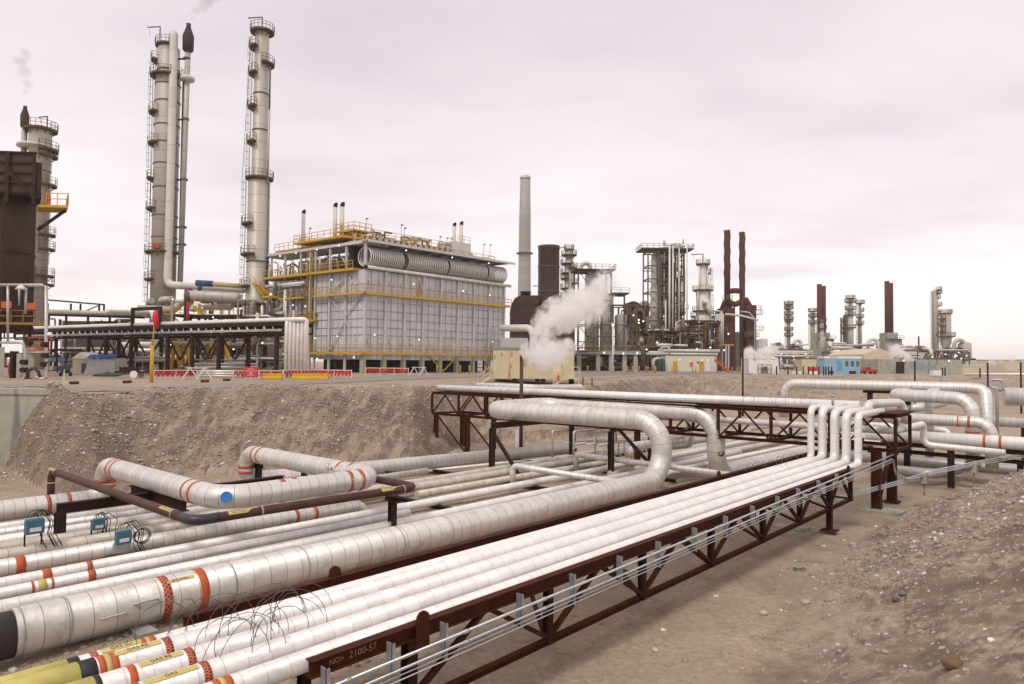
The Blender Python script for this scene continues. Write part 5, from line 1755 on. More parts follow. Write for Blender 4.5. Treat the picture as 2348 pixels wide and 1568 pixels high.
for k in range(26):
    x = random.uniform(4, LX - 8); b = MB(); h = random.uniform(.3, 1.3)
    b.tube([fr.p(x, 5, ZTOP + 1.6), fr.p(x, 5, ZTOP + 1.6 + h), fr.p(x + random.uniform(.5, 2), 5, ZTOP + 1.6 + h)], random.uniform(.05, .16), 6, .1); b.build('roof_piping', random.choice((OLD_ALU, DKGREY, YEL, VESSEL_W)), t)
for (y0, y1) in ((10.2, 15.8), (15.9, 22)):
    b = MB(); b.box(.5, 2.5, y0, y1, ZTOP + .3, ZTOP + .5, fr); w_ = b.build('walkway', YEL, t)
    b = MB(); railing(b, [fr.p(.4, y0, ZTOP + .5), fr.p(.4, y1, ZTOP + .5)], t=.06, step=1.3); b.build('handrail', YEL, w_)
b = MB(); b.box(LX - 7.2, LX - 3.6, 3.9, 8, ZTOP + .3, ZTOP + 3.1, fr); b.build('roof_cabin', PANEL, t)
b = MB(); railing(b, [fr.p(LX - 6.5, 4, ZTOP + 3.1), fr.p(LX - 3.7, 4, ZTOP + 3.1)], t=.06); b.build('cabin_handrail', YEL, t)
b = MB(); b.tube([fr.p(LX - 17, 6, ZTOP + 1.7), fr.p(LX - 15, 6, ZTOP + 2.6), fr.p(LX - 11.5, 6, ZTOP + 2.9), fr.p(LX - 10.5, 6, ZTOP + 1.5)], .28, 12, .6); b.build('roof_duct', VESSEL_W, t)
# stacks with slanted dark tips, placed by where they meet the roof
for (x, yb, yt, Y, r) in ((694, 562, 484, 119, 4.4), (767, 530, 469, 110, 5.0), (783, 530, 468, 110.5, 5.2), (1040.5, 553, 513, 122, 4.2), (1056.5, 553, 510, 122.5, 4.2)):
    p = aty(x, yb + 30, Y); zt3 = aty(x, yt + 6, Y).z; r_ = r * Y / F
    b = MB(); b.tube([p, V((p.x, p.y, zt3))], r_, 14); st_o = b.build('roof_stack', VESSEL_W, t)
    b = MB(); b.tube([V((p.x, p.y, zt3)), V((p.x + r_ * .2, p.y, zt3 + r_ * 1.2)), V((p.x + r_ * .9, p.y, zt3 + r_ * 2.0))], [r_ * 1.02, r_ * .95, r_ * .5], 14); b.build('stack_tip', STEEL_DARK, st_o)
# ladder tower in the slot between the cells
b = MB(); ladder(b, fr.p(-.7, 10.9, 2.9), 15.5, eY, t=.06, cage=-eX); b.build('caged_ladder', YEL, t)
b = MB(); b.box(-.9, .6, 10.0, 12.2, 7.5, 7.8, fr); w_ = b.build('walkway', YEL, t)
b = MB(); railing(b, [fr.p(.6, 10, 7.8), fr.p(-.9, 10, 7.8), fr.p(-.9, 15.5, 7.8)], t=.06, step=1.1); b.build('handrail', YEL, w_)
b = MB(); b.box(-.4, -.1, 11.5, 11.9, 0, 18, fr); b.box(-.4, -.1, 16.3, 16.6, 0, 14, fr); b.build('slot_post', GALV2, t)
b = MB(); b.box(-.3, 2.5, 10.2, 15, 8.4, 8.7, fr); b.box(-.3, 2.5, 12.2, 17, 11.2, 11.5, fr); b.build('slot_beams', YELD, t)
b = MB(); b.tube([fr.p(-.6, 23, ZW - 1.2), fr.p(-.6, 12.5, ZW - 1.2)], .3, 12); b.tube([fr.p(-.8, 25, 9.8), fr.p(-.8, 25, ZW + .5)], .3, 12); b.tube([fr.p(-.8, 25, 9.0), fr.p(-.8, 17.2, 9.0), fr.p(-.8, 17.0, 12.6)], .28, 12, .5); b.build('side_piping', VESSEL_W, t)
# left switchback stairs
b = MB(); stairs(b, fr.p(-1.6, 20.0, 11.6), fr.p(-1.6, 24.8, ZW + .3), -eX, .8, .09); b.build('stairway', YEL, t); b = MB(); stairs(b, fr.p(-1.6, 20.2, 7.0), fr.p(-1.6, 24.0, 11.4), -eX, .8, .09); b.build('stairway', YEL, t)
b = MB(); b.box(-2.6, -.4, 18.5, 20.3, 11.3, 11.6, fr); b.box(-2.6, -.4, 23.8, 26, 11.1, 11.4, fr); w_ = b.build('walkway', YEL, t)
b = MB(); railing(b, [fr.p(-2.6, 18.5, 11.6), fr.p(-2.6, 20.3, 11.6)], t=.06); railing(b, [fr.p(-2.6, 23.8, 11.4), fr.p(-2.6, 26, 11.4)], t=.06); b.build('handrail', YEL, w_)
b = MB()
for k in range(7):
    b.box(-.35 + .002 * k, -.05, 13.6 + k * 1.5 - .05, 13.6 + k * 1.5 + .05, 2.2, ZW - .5, fr)
b.build('rear_cell_ribs', GALV2, t)
# lamps, each a small shade with a lit bulb
def lampat(parent, p, r=.13):
    b = MB(); b.lathe(p, [(r * 1.7, 0), (r * 1.2, r * .8), (r * .3, r * 1.3)], 10); o = b.build('lamp_shade', WHITEP, parent)
    b = MB(); b.lathe(V(p) - Z3 * r * .55, [(.01, -r * .5), (r * .9, -r * .2), (r, .05), (r * .6, r * .45)], 10); b.build('lit_bulb', LAMP, o)
for (x, y, z) in [(6, -1.5, 17.9), (15, -1.5, 17.9), (23, -1.5, 17.9), (LX, -1.5, 17.9), (8, -.9, 13.2), (18, -.9, 13.0), (24, -.9, 12.8), (24.5, -1.1, 5.1), (9, -1.1, 5.0), (1, -1.1, 5.4),
                  (-1.2, 4, 5.2), (-1.2, 9, 5.0), (-1.2, 4, 18.2), (-1.2, 9, 18.1), (-1.2, 14, 18.0), (-1.2, 18, 17.9), (-1.2, 5.5, 13.4), (-1.2, 11.5, 9.8), (-1.2, 14.5, 10.1), (-1.2, 22, 12.5), (-1.2, .4, 2.2), (-1.2, 8.5, 2.0)]:
    lampat(t, fr.p(x, y, z), .11)
for (x, y, h) in ((1, 14, 3.4), (2, 8, 3.2), (5, 6, 4.6), (9, 3, 3.9), (10, 3.4, 3.6), (17, 3.2, 3.2), (18.5, 3.2, 3.2), (LX - 1.5, 3, 3.2), (LX, 3, 3.3), (LX - 9, 3, 3.2)):
    b = MB(); p = fr.p(x, y, ZTOP); b.beam(p, p + Z3 * h, .06, .06); b.hexa(p + Z3 * h + eX * .15, eX * .16, eY * .1, Z3 * .1); b.build('roof_lamp_pole', GRAYRAIL, t)
b = MB()
for k in range(4):
    b.beam(fr.p(LX - 5.4 + k * 1.0, -1.3, 3.0), fr.p(LX - 5.4 + k * 1.0, -1.3, 7.2), .06, .06)
for z in (4.2, 5.6, 6.8): b.beam(fr.p(LX - 5.4, -1.3, z), fr.p(LX - 2.4, -1.3, z), .06, .06)
b.build('scaffold', GRAYRAIL, t)

def _fc(n, x0, x1, y0, y1, z0, z1, rr, seed, mats):
    rnd = random.Random(seed)
    for k in range(n):
        x, y, z = rnd.uniform(x0, x1), rnd.uniform(y0, y1), rnd.uniform(z0, z1)
        if rnd.random() < .55: q = fr.p(x, y, min(z1, z + rnd.uniform(1.5, 5)))
        else: q = fr.p(x, min(y1, y + rnd.uniform(1.5, 5)), z)
        b = MB(); b.tube([fr.p(x, y, z), q], rnd.uniform(*rr), 7); b.build('side_line', rnd.choice(mats), t)
_fc(34, -1.2, -.5, 12, 25.5, .5, 14, (.06, .2), 4, [OLD_ALU, DKGREY, GALV2, YELD, VESSEL_W])
for z in (2.95, 7.4, 11.3):
    b = MB(); b.box(-1.0, -.5, 12.3, 25, z - .25, z, fr); w_ = b.build('walkway', YEL, t)
    b = MB(); railing(b, [fr.p(-1.0, 12.3, z), fr.p(-1.0, 25, z)], t=.06, step=1.5); b.build('handrail', YEL, w_)
# ------------------------------------------------------------------ helpers for the denser units
def solve_x(fr, vx):
    a = (vx - CX) / F
    return (a * fr.o.y - fr.o.x) / (fr.ex.x - a * fr.ex.y)


def yz(vy, Y, vx=1400):
    return EYE + (832 + .009 * (vx - CX) - vy) * Y / F


def steel_frame(parent, fr, xs, ys, z0, zs, mat, deck=None, brace=True, cw=.3, bw=.25, rails=(), deckz=()):
    for x in xs:
        for y in ys:
            b = MB(); b.box(x - cw / 2, x + cw / 2, y - cw / 2, y + cw / 2, z0, zs[-1], fr); b.build('column', mat, parent)
    for z in zs:
        b = MB()
        for y in ys: b.box(xs[0] + cw / 2, xs[-1] - cw / 2, y - bw / 2 + .01, y + bw / 2 - .01, z - bw, z - .004, fr)
        for x in (xs[0], xs[-1]): b.box(x - bw / 2 + .01, x + bw / 2 - .01, ys[0] + cw / 2, ys[-1] - cw / 2, z - bw, z - .006, fr)
        b.build('floor_beams', mat, parent)
    if brace:
        zl = [z0] + list(zs)
        for i in range(len(xs) - 1):
            for j in range(len(zl) - 1):
                if brace == 2 and (i + j) % 2: continue
                for k_, (xa, xb) in enumerate(((xs[i], xs[i + 1]), (xs[i + 1], xs[i]))):
                    b = MB(); b.beam(fr.p(xa, ys[0] - .03 - .06 * k_, zl[j] + .1), fr.p(xb, ys[0] - .03 - .06 * k_, zl[j + 1] - .2), .13, .13)
                    b.build('brace', mat, parent)
    for z in deckz:
        b = MB(); b.box(xs[0] - .9, xs[-1] + .9, ys[0] - .9, ys[-1] + .5, z, z + .12, fr); o = b.build('deck', deck or YELD, parent)
        b = MB(); railing(b, [fr.p(xs[0] - .9, ys[-1], z + .12), fr.p(xs[0] - .9, ys[0] - .9, z + .12), fr.p(xs[-1] + .9, ys[0] - .9, z + .12), fr.p(xs[-1] + .9, ys[-1], z + .12)], t=.07, step=1.6)
        b.build('handrail', deck or YELD, o)


def clutter(parent, fr, x0, x1, y0, y1, z0, z1, n, seed, rr=(.08, .28), mats=None):
    rnd = random.Random(seed)
    mats = mats or [OLD_ALU, VESSEL_W, GRAYRAIL, LATTICE, VESSEL, STEEL_DARK]
    for k in range(n):
        x, y, z = rnd.uniform(x0, x1), rnd.uniform(y0, y1), rnd.uniform(z0, z1)
        pts = [fr.p(x, y, z)]
        for j in range(rnd.choice((2, 3, 4))):
            ax = rnd.choice('xxzzzy')
            if ax == 'x': x = min(x1, max(x0, x + rnd.choice((-1, 1)) * rnd.uniform(.15, .6) * (x1 - x0)))
            elif ax == 'z': z = min(z1, max(z0, z + rnd.choice((-1, 1)) * rnd.uniform(.2, .8) * (z1 - z0)))
            else: y = min(y1, max(y0, y + rnd.choice((-1, 1)) * rnd.uniform(.5, 1) * (y1 - y0)))
            q = fr.p(x, y, z)
            if (q - pts[-1]).length > .6: pts.append(q)
        if len(pts) < 2: pts.append(pts[0] + Z3 * 1.2)
        r = rnd.uniform(*rr) if rnd.random() < .8 else rr[1] * 1.4
        b = MB(); b.tube(pts, r, 8, r * 2); b.build('piping', rnd.choice(mats), parent)


def hdrum(parent, p, q, r, mat, name='drum'):
    p, q = V(p), V(q); d = (q - p).normalized()
    b = MB(); b.tube([p - d * r * .45, p - d * r * .35, p, q, q + d * r * .35, q + d * r * .45], [r * .3, r * .75, r, r, r * .75, r * .3], 20); return b.build(name, mat, parent)


def lamp_row(parent, pts, r=.11):
    for p in pts: lampat(parent, p, r)


# ------------------------------------------------------------------ exchanger unit between the columns
Yx = 108
fr = Fr((aty(250, 800, Yx).x, Yx, PL), (1, 0))
def fx(v, Y=None): return solve_x(fr, v)
t = thing('exchanger_unit', 'low process unit with horizontal drums and yellow decks between the tall columns', 'process unit', fr.p(12, 0, 0))
Z = lambda y: yz(y, Yx, 450) - PL
xs = [fx(v) for v in (395, 430, 470, 510, 548)]
steel_frame(t, fr, xs, [0, 6], 0, [Z(800), Z(758), Z(722)], LATTICE, deck=YEL, brace=2, deckz=(Z(722), Z(758)))
hdrum(t, fr.p(fx(440), -1, Z(678)), fr.p(fx(548), -1, Z(684)), .9, VESSEL)
b = MB(); b.tube([fr.p(fx(432), -1, Z(680)), fr.p(fx(444), -1, Z(680))], .98, 20); b.build('drum_flange', LATTICE, t)
BLUEP = paint('blue_pipe', (.035, .08, .17), (.05, .10, .2), rough=.5)
b = MB(); b.tube([fr.p(fx(455), -1.2, Z(650)), fr.p(fx(492), -1.2, Z(652))], 7 * Yx / F, 14); b.tube([fr.p(fx(463), -1.2, Z(652)), fr.p(fx(463), -1.2, Z(672))], 5 * Yx / F, 12); b.build('blue_header', BLUEP, t)
b = MB(); b.tube([fr.p(fx(492), -1.2, Z(652)), fr.p(fx(554), -1.2, Z(656))], 5.5 * Yx / F, 14); b.build('tan_header', paint('tan_pipe', (.50, .42, .24), (.45, .36, .2)), t)
b = MB(); b.tube([fr.p(fx(438), -1.4, Z(662)), fr.p(fx(438), -1.4, Z(760))], .22, 8); b.build('red_standpipe', RED, t)
b = MB(); b.tube([fr.p(fx(432), -1.4, Z(740)), fr.p(fx(432), -1.4, Z(664)), fr.p(fx(447), -1.4, Z(664)), fr.p(fx(447), -1.4, Z(700))], .2, 8, .4); b.build('blue_loop', BLUEP, t)
b = MB(); stairs(b, fr.p(fx(478), -2, Z(722)), fr.p(fx(455), -2, Z(703)), (0, -1, 0), .8, .08); stairs(b, fr.p(fx(500), -2, Z(800)), fr.p(fx(530), -2, Z(760)), (0, -1, 0), .8, .1); stairs(b, fr.p(fx(575), -2, Z(812)), fr.p(fx(610), -2, Z(772)), (0, -1, 0), .8, .1); b.build('stairway', YEL, t)
clutter(t, fr, fx(400), fx(555), -1, 5, .3, Z(690), 34, 5)
clutter(t, fr, fx(250), fx(400), 2, 8, .3, Z(740), 30, 6, rr=(.1, .32))
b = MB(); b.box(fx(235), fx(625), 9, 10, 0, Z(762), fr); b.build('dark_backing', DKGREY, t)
clutter(t, fr, fx(560), fx(640), -3, 6, .3, Z(690), 26, 8, rr=(.1, .3))
t2_ = thing('lower_unit', 'crowded low frame of pipes and columns standing right behind the brown bridge', 'process structure', fr.p(5, -14, 0))
fq = Fr(fr.p(0, -14, 0), (1, 0)); gq = lambda v: solve_x(fq, v); ZQ = lambda y: yz(y, Yx - 14, 450) - PL
steel_frame(t2_, fq, [gq(v) for v in (262, 300, 338, 400, 440, 480, 520, 560, 600, 635)], [0, 5], 0, [ZQ(815), ZQ(780), ZQ(752)], LATTICE, brace=2, cw=.28)
clutter(t2_, fq, gq(255), gq(640), -1, 5, .3, ZQ(752), 90, 88, rr=(.07, .24))
lamp_row(t2_, [fq.p(gq(v), -1.4, ZQ(y)) for v, y in ((300, 770), (402, 790), (460, 775), (545, 800), (610, 785), (575, 822))])
b = MB(); b.tube([fr.p(fx(255), -2, Z(722)), fr.p(fx(270), -2, Z(714)), fr.p(fx(365), -2, Z(716)), fr.p(fx(367), -2, Z(738))], .42, 12, .8); b.build('crossover_line', WHITE, t)
b = MB(); b.tube([fr.p(fx(300), 2, Z(706)), fr.p(fx(385), 2, Z(708)), fr.p(fx(400), 2, Z(690)), fr.p(fx(425), 2, Z(686))], .55, 14, 1.2); b.build('swept_line', VESSEL, t)
lamp_row(t, [fr.p(fx(v), -1.6, Z(y)) for v, y in ((461, 739), (497, 728), (405, 688), (380, 765), (446, 800), (519, 758))])
# corrugated round tank and white cylinders
t = thing('water_tank', 'corrugated grey round tank behind the brown bridge', 'tank', (0, 0, 0))
c = aty(366, 830, 95); t.location = (c.x, c.y, PL)
b = MB(); b.lathe((c.x, c.y, PL), [(1.28, 0)] + [(1.28 + (.04 if k % 2 else 0), .3 + k * .17) for k in range(24)] + [(1.2, 4.5)], 28); b.build('tank_body', OLD_ALU, t)
t = thing('pipe_header', 'two pale horizontal cylinders under the brown bridge', 'drum', aty(300, 790, 92))
hdrum(t, aty(280, 791, 92), aty(345, 790, 92), .4, VESSEL_W); hdrum(t, aty(300, 803, 90), aty(350, 803, 90), .25, WHITE)
# yellow A-frame bracing
for k, v in enumerate((402, 425, 480, 516)):
    b = MB(); Yb = 78 + 2 * (k % 2)
    b.beam(aty(v - 14, 856, Yb), aty(v, 786, Yb), .34, .34); b.beam(aty(v + 14, 856, Yb), aty(v + 1, 786, Yb), .34, .34)
    tag(b.build('yellow_brace_frame', YEL), ['leftmost yellow A-shaped brace behind the brown bridge', 'second yellow A-shaped brace behind the bridge', 'third yellow A-shaped brace behind the bridge', 'rightmost yellow A-shaped brace behind the bridge'][k], 'brace', 'yellow bracing behind the bridge')
# far-left lattice bridge against the sky
fr2 = Fr((aty(105, 720, 118).x, 118, PL), (1, .04))
t = thing('sky_bridge', 'thin dark lattice pipe bridge against the sky at left', 'pipe rack', fr2.o)
f2 = lambda v: solve_x(fr2, v)
z1, z2 = yz(688, 118, 200) - PL, yz(722, 118, 200) - PL
b = MB(); b.beam(fr2.p(f2(105), 0, z1), fr2.p(f2(237), 0, z1 - .7), .25, .25); b.build('top_chord', STEEL_DARK, t)
b = MB(); b.beam(fr2.p(f2(105), 0, z2), fr2.p(f2(330), 0, z2 - .3), .35, .4); b.build('bottom_chord', STEEL_DARK, t)
for v in (107, 160, 182, 225, 236):
    b = MB(); b.beam(fr2.p(f2(v), 0, z2), fr2.p(f2(v), 0, z1 - .6), .25, .25); b.build('post', STEEL_DARK, t)
b = MB(); b.beam(fr2.p(f2(182), 0, z2 + .3), fr2.p(f2(222), 0, z1 - .9), .16, .16); b.build('diagonal', STEEL_DARK, t)
b = MB(); b.tube([fr2.p(f2(105), -.4, z2 + .5), fr2.p(f2(330), -.4, z2 + .2)], .4, 10); b.build('carried_pipe', VESSEL, t)
for v in (110, 150, 200, 250, 300):
    b = MB(); b.beam(fr2.p(f2(v), 0, 0), fr2.p(f2(v), 0, z2 - .2), .3, .3); b.build('column', STEEL_DARK, t)
clutter(t, fr2, f2(105), f2(330), 1, 4, .3, z2 - .6, 22, 9, mats=[STEEL_DARK, LATTICE, OLD_ALU, GRAYRAIL])
clutter(t, fr2, f2(105), f2(330), -12, -9, .3, 3.0, 22, 29, rr=(.06, .2), mats=[STEEL_DARK, OLD_ALU, STEEL_DARK, GRAYRAIL, LATTICE])
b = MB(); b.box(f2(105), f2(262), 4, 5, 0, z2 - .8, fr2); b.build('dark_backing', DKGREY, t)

# things standing under the bridge
def shed(label, v0, v1, ytop, ybot, Y, mat, roofm, ridge=.3, name='shed'):
    f = Fr((aty(v0, ybot, Y).x, Y, PL), (1, 0)); w = (v1 - v0) * Y / F; h = (ybot - ytop) * Y / F
    t = thing(name, label, name, f.p(w / 2, 0, 0))
    b = MB(); b.box(0, w, 0, 2.6, 0, h * (1 - ridge), f); b.build('wall', mat, t)
    b = MB(); z = h * (1 - ridge)
    b.add([f.p(-.1, -.1, z), f.p(w + .1, -.1, z), f.p(w + .1, 2.7, z), f.p(-.1, 2.7, z), f.p(w / 2, -.1, h), f.p(w / 2, 2.7, h)], [(0, 1, 4), (2, 3, 5), (1, 2, 5, 4), (3, 0, 4, 5), (0, 3, 2, 1)])
    b.build('roof', roofm, t)
    b = MB(); b.box(w * .55, w * .85, -.03, -.003, .1, h * .5, f); b.build('door', DKGREY, t)
    return t


shed('small off-white hut with gabled roof under the brown bridge', 166, 203, 803, 853, 75, BEIGE, WHITEP)
t = thing('tarp_tent', 'whitish tarpaulin shelter topped with a bright blue tarp', 'shelter', aty(228, 852, 74))
c0, c1 = aty(203, 852, 74), aty(262, 852, 74)
f = Fr((c0.x, 74, PL), (1, 0)); w = c1.x - c0.x
b = MB(); n = 12; vs = []; fs = []
for i in range(n + 1):
    for j in range(6):
        zz_ = j / 5 * 1.75; bulge = .12 * math.sin(i * 1.9 + j * .7)
        vs.append(f.p(w * i / n + (-.3 if i == 0 else .3 if i == n else 0) * (1 - j / 5), -.35 * (1 - j / 5) + bulge * .5, zz_))
for i in range(n):
    for j in range(5):
        a_ = i * 6 + j; fs.append((a_, a_ + 6, a_ + 7, a_ + 1))
b.add(vs, fs, True); b.box(.05, w - .05, .25, 2.5, 0, 1.72, f); b.build('tarp_side', paint('grey_tarp', (.52, .50, .47), (.42, .41, .38), rough=.8), t)
b = MB(); vs = []; fs = []
for i in range(n + 1):
    for j in range(5):
        vs.append(f.p(-.1 + (w + .2) * i / n, -.3 + j * .75, 1.75 + .35 * math.sin(PI * min(1, (j + .4) / 4.4)) - .12 * (j == 0) * (1 + math.sin(i * 2.3)) + .05 * math.sin(i * 2 + j)))
for i in range(n):
    for j in range(4):
        a_ = i * 5 + j; fs.append((a_, a_ + 5, a_ + 6, a_ + 1))
b.add(vs, fs, True); b.build('blue_tarp', paint('blue_tarp', (.04, .10, .36), (.03, .07, .28), rough=.6), t)
t = thing('blue_shelving', 'dark steel shelving with blue bins at the foot of the left unit', 'shelf', aty(125, 850, 80))
b = MB()
f = Fr((aty(108, 850, 80).x, 80, PL), (1, 0))
for z in (.2, 1.2, 2.2): b.box(0, 2.2, 0, .8, z, z + .08, f)
for x in (0, 1.1, 2.15): b.box(x, x + .08, 0, .1, 0, 2.3, f)
b.build('rack_frame', STEEL_DARK, t)
for x, z in ((.2, 1.3), (1.25, 1.3), (.6, .3)):
    b = MB(); b.box(x, x + .7, .1, .6, z, z + .45, f); b.build('blue_bin', paint('blue_bin', (.10, .18, .32)), t)
# stacked pipes in a yard
t = thing('pipe_stack', 'stack of loose silver pipes behind the red barriers', 'pipe stack', aty(490, 862, 66))
for k in range(6):
    for j in range(3):
        b = MB(); p, q = aty(450, 866, 66), aty(552, 866, 66)
        b.tube([V((p.x, 66 + .3 * k, PL + .12 + .22 * j)), V((q.x, 66 + .3 * k, PL + .12 + .22 * j))], .11, 8); b.build('loose_pipe', ALU, t)
for k, (x0, x1, y, Yk) in enumerate(((440, 590, 842, 74), (450, 560, 832, 78), (310, 395, 826, 80))):
    b = MB(); p, q = aty(x0, y, Yk), aty(x1, y, Yk)
    b.tube([p, q], .2, 8); b.tube([p + Z3 * .35, q + Z3 * .35], .12, 8)
    for j in range(6):
        c = p.lerp(q, j / 5); b.beam(V((c.x, c.y, PL)), c + Z3 * .9, .08, .08)
    b.beam(p + Z3 * .8, q + Z3 * .8, .06, .06)
    tag(b.build('pipe_trestle', OLD_ALU), ['long silver pipe on trestles behind the red barrier', 'shorter silver pipe on a trestle behind the longer one', 'silver pipe rack beside the blue topped shelter'][k], 'trestle')
# trailer with a white wheel and dark load
t = thing('flat_cart', 'low dark cart with a white round wheel beside the windsock pole', 'cart', aty(290, 858, 60))
f = Fr((aty(262, 858, 60).x, 60, PL), (1, 0))
b = MB(); b.box(0, 2.4, 0, 1.2, .45, .6, f); b.box(.3, 1.6, .2, 1, .6, .95, f); b.build('bed', STEEL_DARK, t)
for y in (0, 1.2):
    b = MB(); b.tube([f.p(1.7, y - .12, .32), f.p(1.7, y + .02, .32)], .32, 18); b.build('wheel', WHITEP, t)
b = MB(); c = aty(240, 856, 62)
for k in range(9):
    b.tube([V((c.x - 1 + .25 * k, 62, PL + .15)), V((c.x - .6 + .25 * k, 63, PL + .3 + .05 * (k % 3)))], .1, 6)
tag(b.build('hose_pile', flat('dark_green_netting', (.03, .07, .035))), 'heap of dark green netting at the foot of blue tarp shelter', 'heap')
t = thing('compressor', 'small black wheeled compressor standing left of the white hut', 'compressor', aty(143, 857, 64))
f = Fr((aty(137, 857, 64).x, 64, PL), (1, 0))
b = MB(); b.lathe(f.p(.3, .4, .3), [(.32, 0), (.36, .3), (.3, .7), (.1, .9)], 16); b.build('body', BLACKPIPE, t)
for x in (-.15, .75):
    b = MB(); b.tube([f.p(x, .3, .2), f.p(x + .1, .3, .2)], .2, 12); b.build('wheel', BLACKT, t)

# ------------------------------------------------------------------ barriers and small things along the road
def barrier(label, v0, v1, Y0, Y1, ytop, ybot, group='red netting barriers along the road'):
    p, q = aty(v0, ybot, Y0), aty(v1, ybot, Y1)
    p.z = q.z = PL
    h = (ybot - ytop) * Y0 / F
    t = thing('barrier', label, 'barrier', p, group)
    d = (q - p); n = max(2, int(d.length / 1.6))
    for k in range(n + 1):
        c = p.lerp(q, k / n); b = MB(); b.beam(c, c + Z3 * h * 1.05, .05, .05); b.build('post', WHITEP, t)
    b = MB(); b.beam(p + Z3 * h, q + Z3 * h, .06, .06); b.build('top_rail', WHITEP, t)
    b = MB(); m = int(d.length / .22)
    z0, z1 = h * .35, h * .97
    for k in range(m):
        a_, c = p.lerp(q, k / m), p.lerp(q, (k + 1) / m)
        up_ = k % 2 == 0
        b.beam(a_ + Z3 * (z0 if up_ else z1), c + Z3 * (z1 if up_ else z0), .02, .15)
    b.beam(p + Z3 * z1, q + Z3 * z1, .025, .12)
    b.build('red_netting', RED, t)
    return t


barrier('red zigzag netting barrier immediately right of the windsock pole', 352, 450, 56, 60, 848, 869)
barrier('red zigzag netting barrier left of the red notice board', 535, 592, 60, 62, 849, 868)
barrier('red netting barrier in front of the six dropping white pipes', 650, 728, 62, 66, 846, 866)
barrier('red netting barrier between the dropping pipes and the furnace', 728, 806, 66, 64, 843, 862)
barrier('red zigzag barrier before the white furnace piers', 838, 936, 82, 82, 849, 866)
barrier('red zigzag netting barrier between notice board and dropping pipes', 594, 648, 61, 62, 849, 868)
for k, (v0, v1, Y, y) in enumerate(((603, 646, 59, 867), (670, 752, 60, 866))):
    f = Fr((aty(v0, y, Y).x, Y, PL), (1, .05)); w = (v1 - v0) * Y / F
    b = MB(); v = []
    for x in (0, w):
        for yy, zz_ in ((-.3, 0), (-.3, .15), (-.1, .30), (-.08, .55), (.08, .55), (.1, .30), (.3, .15), (.3, 0)): v.append(f.p(x, yy, zz_))
    b.add(v, [tuple(range(8)), tuple(range(15, 7, -1))] + [(i, (i + 1) % 8 + 0, (i + 1) % 8 + 8, i + 8) for i in range(8)])
    tag(b.build('road_block', YEL), ['shorter yellow concrete road block left of dropping pipes', 'longer yellow concrete road block in front of dropping pipes'][k], 'road block')
t = thing('notice_board', 'red notice board with pale writing on the barrier', 'sign', aty(575, 866, 58))
c = aty(575, 853, 58); b = MB(); b.hexa(c, (.62, 0, 0), (0, .02, 0), (0, 0, .42)); b.build('board', REDS, t)
for k in range(4): flat_text(('DANGER', 'CONSTRUCTION', 'AREA', 'KEEP OUT')[k], c + Z3 * (.25 - .17 * k) - V((0, .02, 0)), (1, 0, 0), (0, 0, 1), .13, WHITEP, t)
b = MB(); b.beam(V((c.x, c.y + .04, PL)), c, .06, .06); b.build('stake', WHITEP, t)
for k, (x, y, Y) in enumerate(((470, 878, 50), (292, 880, 47), (520, 873, 54), (170, 896, 44))):
    q = aty(x, y, Y); b = MB(); b.tube([V((q.x - .28, Y, PL + .1)), V((q.x + .25, Y, PL + .12))], .1, 10)
    tag(b.build('pipe_offcut', BROWNPIPE if k != 3 else BLACKT), ['brown pipe offcut lying under the red barrier', 'brown pipe offcut left of the windsock foot', 'dark pipe offcut lying nearer the notice board', 'black rag lying by the yellow ribbon stake'][k], 'offcut')
t = thing('stake', 'thin white stake with a yellow ribbon at the road edge', 'stake', aty(146, 892, 42))
q = aty(146, 890, 43); b = MB(); b.beam(V((q.x, 43, PL)), V((q.x, 43, PL + .95)), .04, .04); b.build('stick', WHITEP, t)
b = MB(); b.beam(V((q.x, 42.95, PL + .35)), V((q.x + .18, 42.95, PL + .05)), .09, .02); b.beam(V((q.x - .05, 42.95, PL + .42)), V((q.x + .05, 42.95, PL + .2)), .09, .02); b.build('ribbon', YELP, t)
for k, (v, Y) in enumerate(((960, 86), (452, 58))):
    q = aty(v, 860, Y); f = Fr((q.x, Y, PL), (1, 0)); b = MB()
    for s_ in (-.6, .6):
        b.beam(f.p(s_ - .5, -.3, 0), f.p(s_, 0, 1.0), .08, .08); b.beam(f.p(s_ + .5, .3, 0), f.p(s_, 0, 1.0), .08, .08)
    b.beam(f.p(-.9, 0, .95), f.p(.9, 0, .95), .12, .06)
    tag(b.build('sawhorse', WHITEP), ['white trestle barrier standing right of the furnace barrier', 'white and red trestle barrier by the windsock'][k], 'trestle')

# ------------------------------------------------------------------ cream trailer with stairs
YT = 70
f = Fr((aty(1130, 860, YT).x, YT, 3.25), (1, -.03))
t = thing('site_trailer', 'cream site trailer streaked with rust, raised on blocks with stairs', 'trailer', f.o)
WT = solve_x(f, 1316); zb_, ztp = yz(864, YT, 1200) - 3.25, yz(800, YT, 1200) - 3.25
b = MB(); b.box(0, WT, 0, 3.2, zb_, ztp, f)
b.build('wall', CREAM, t)
b = MB()
n = 20
for k in range(n + 1): b.box(k * WT / n - .015, k * WT / n + .015, -.02, -.002, zb_, ztp, f)
b.build('wall_battens', BEIGE, t)
b = MB(); b.box(-.12, WT + .12, -.12, 3.3, ztp, ztp + .18, f); b.build('roof', paint('grey_roof_trim', (.30, .32, .34), (.25, .27, .29)), t)
b = MB(); b.box(0, WT, -.08, 3.25, zb_ - .16, zb_ - .003, f); b.build('skid_beam', CREAM, t)
for x in (WT * .27, WT * .55, WT * .62, WT * .97):
    b = MB(); b.box(x - .25, x + .25, .1, .6, -.1, zb_ - .16, f); b.build('block', STEEL_DARK, t)
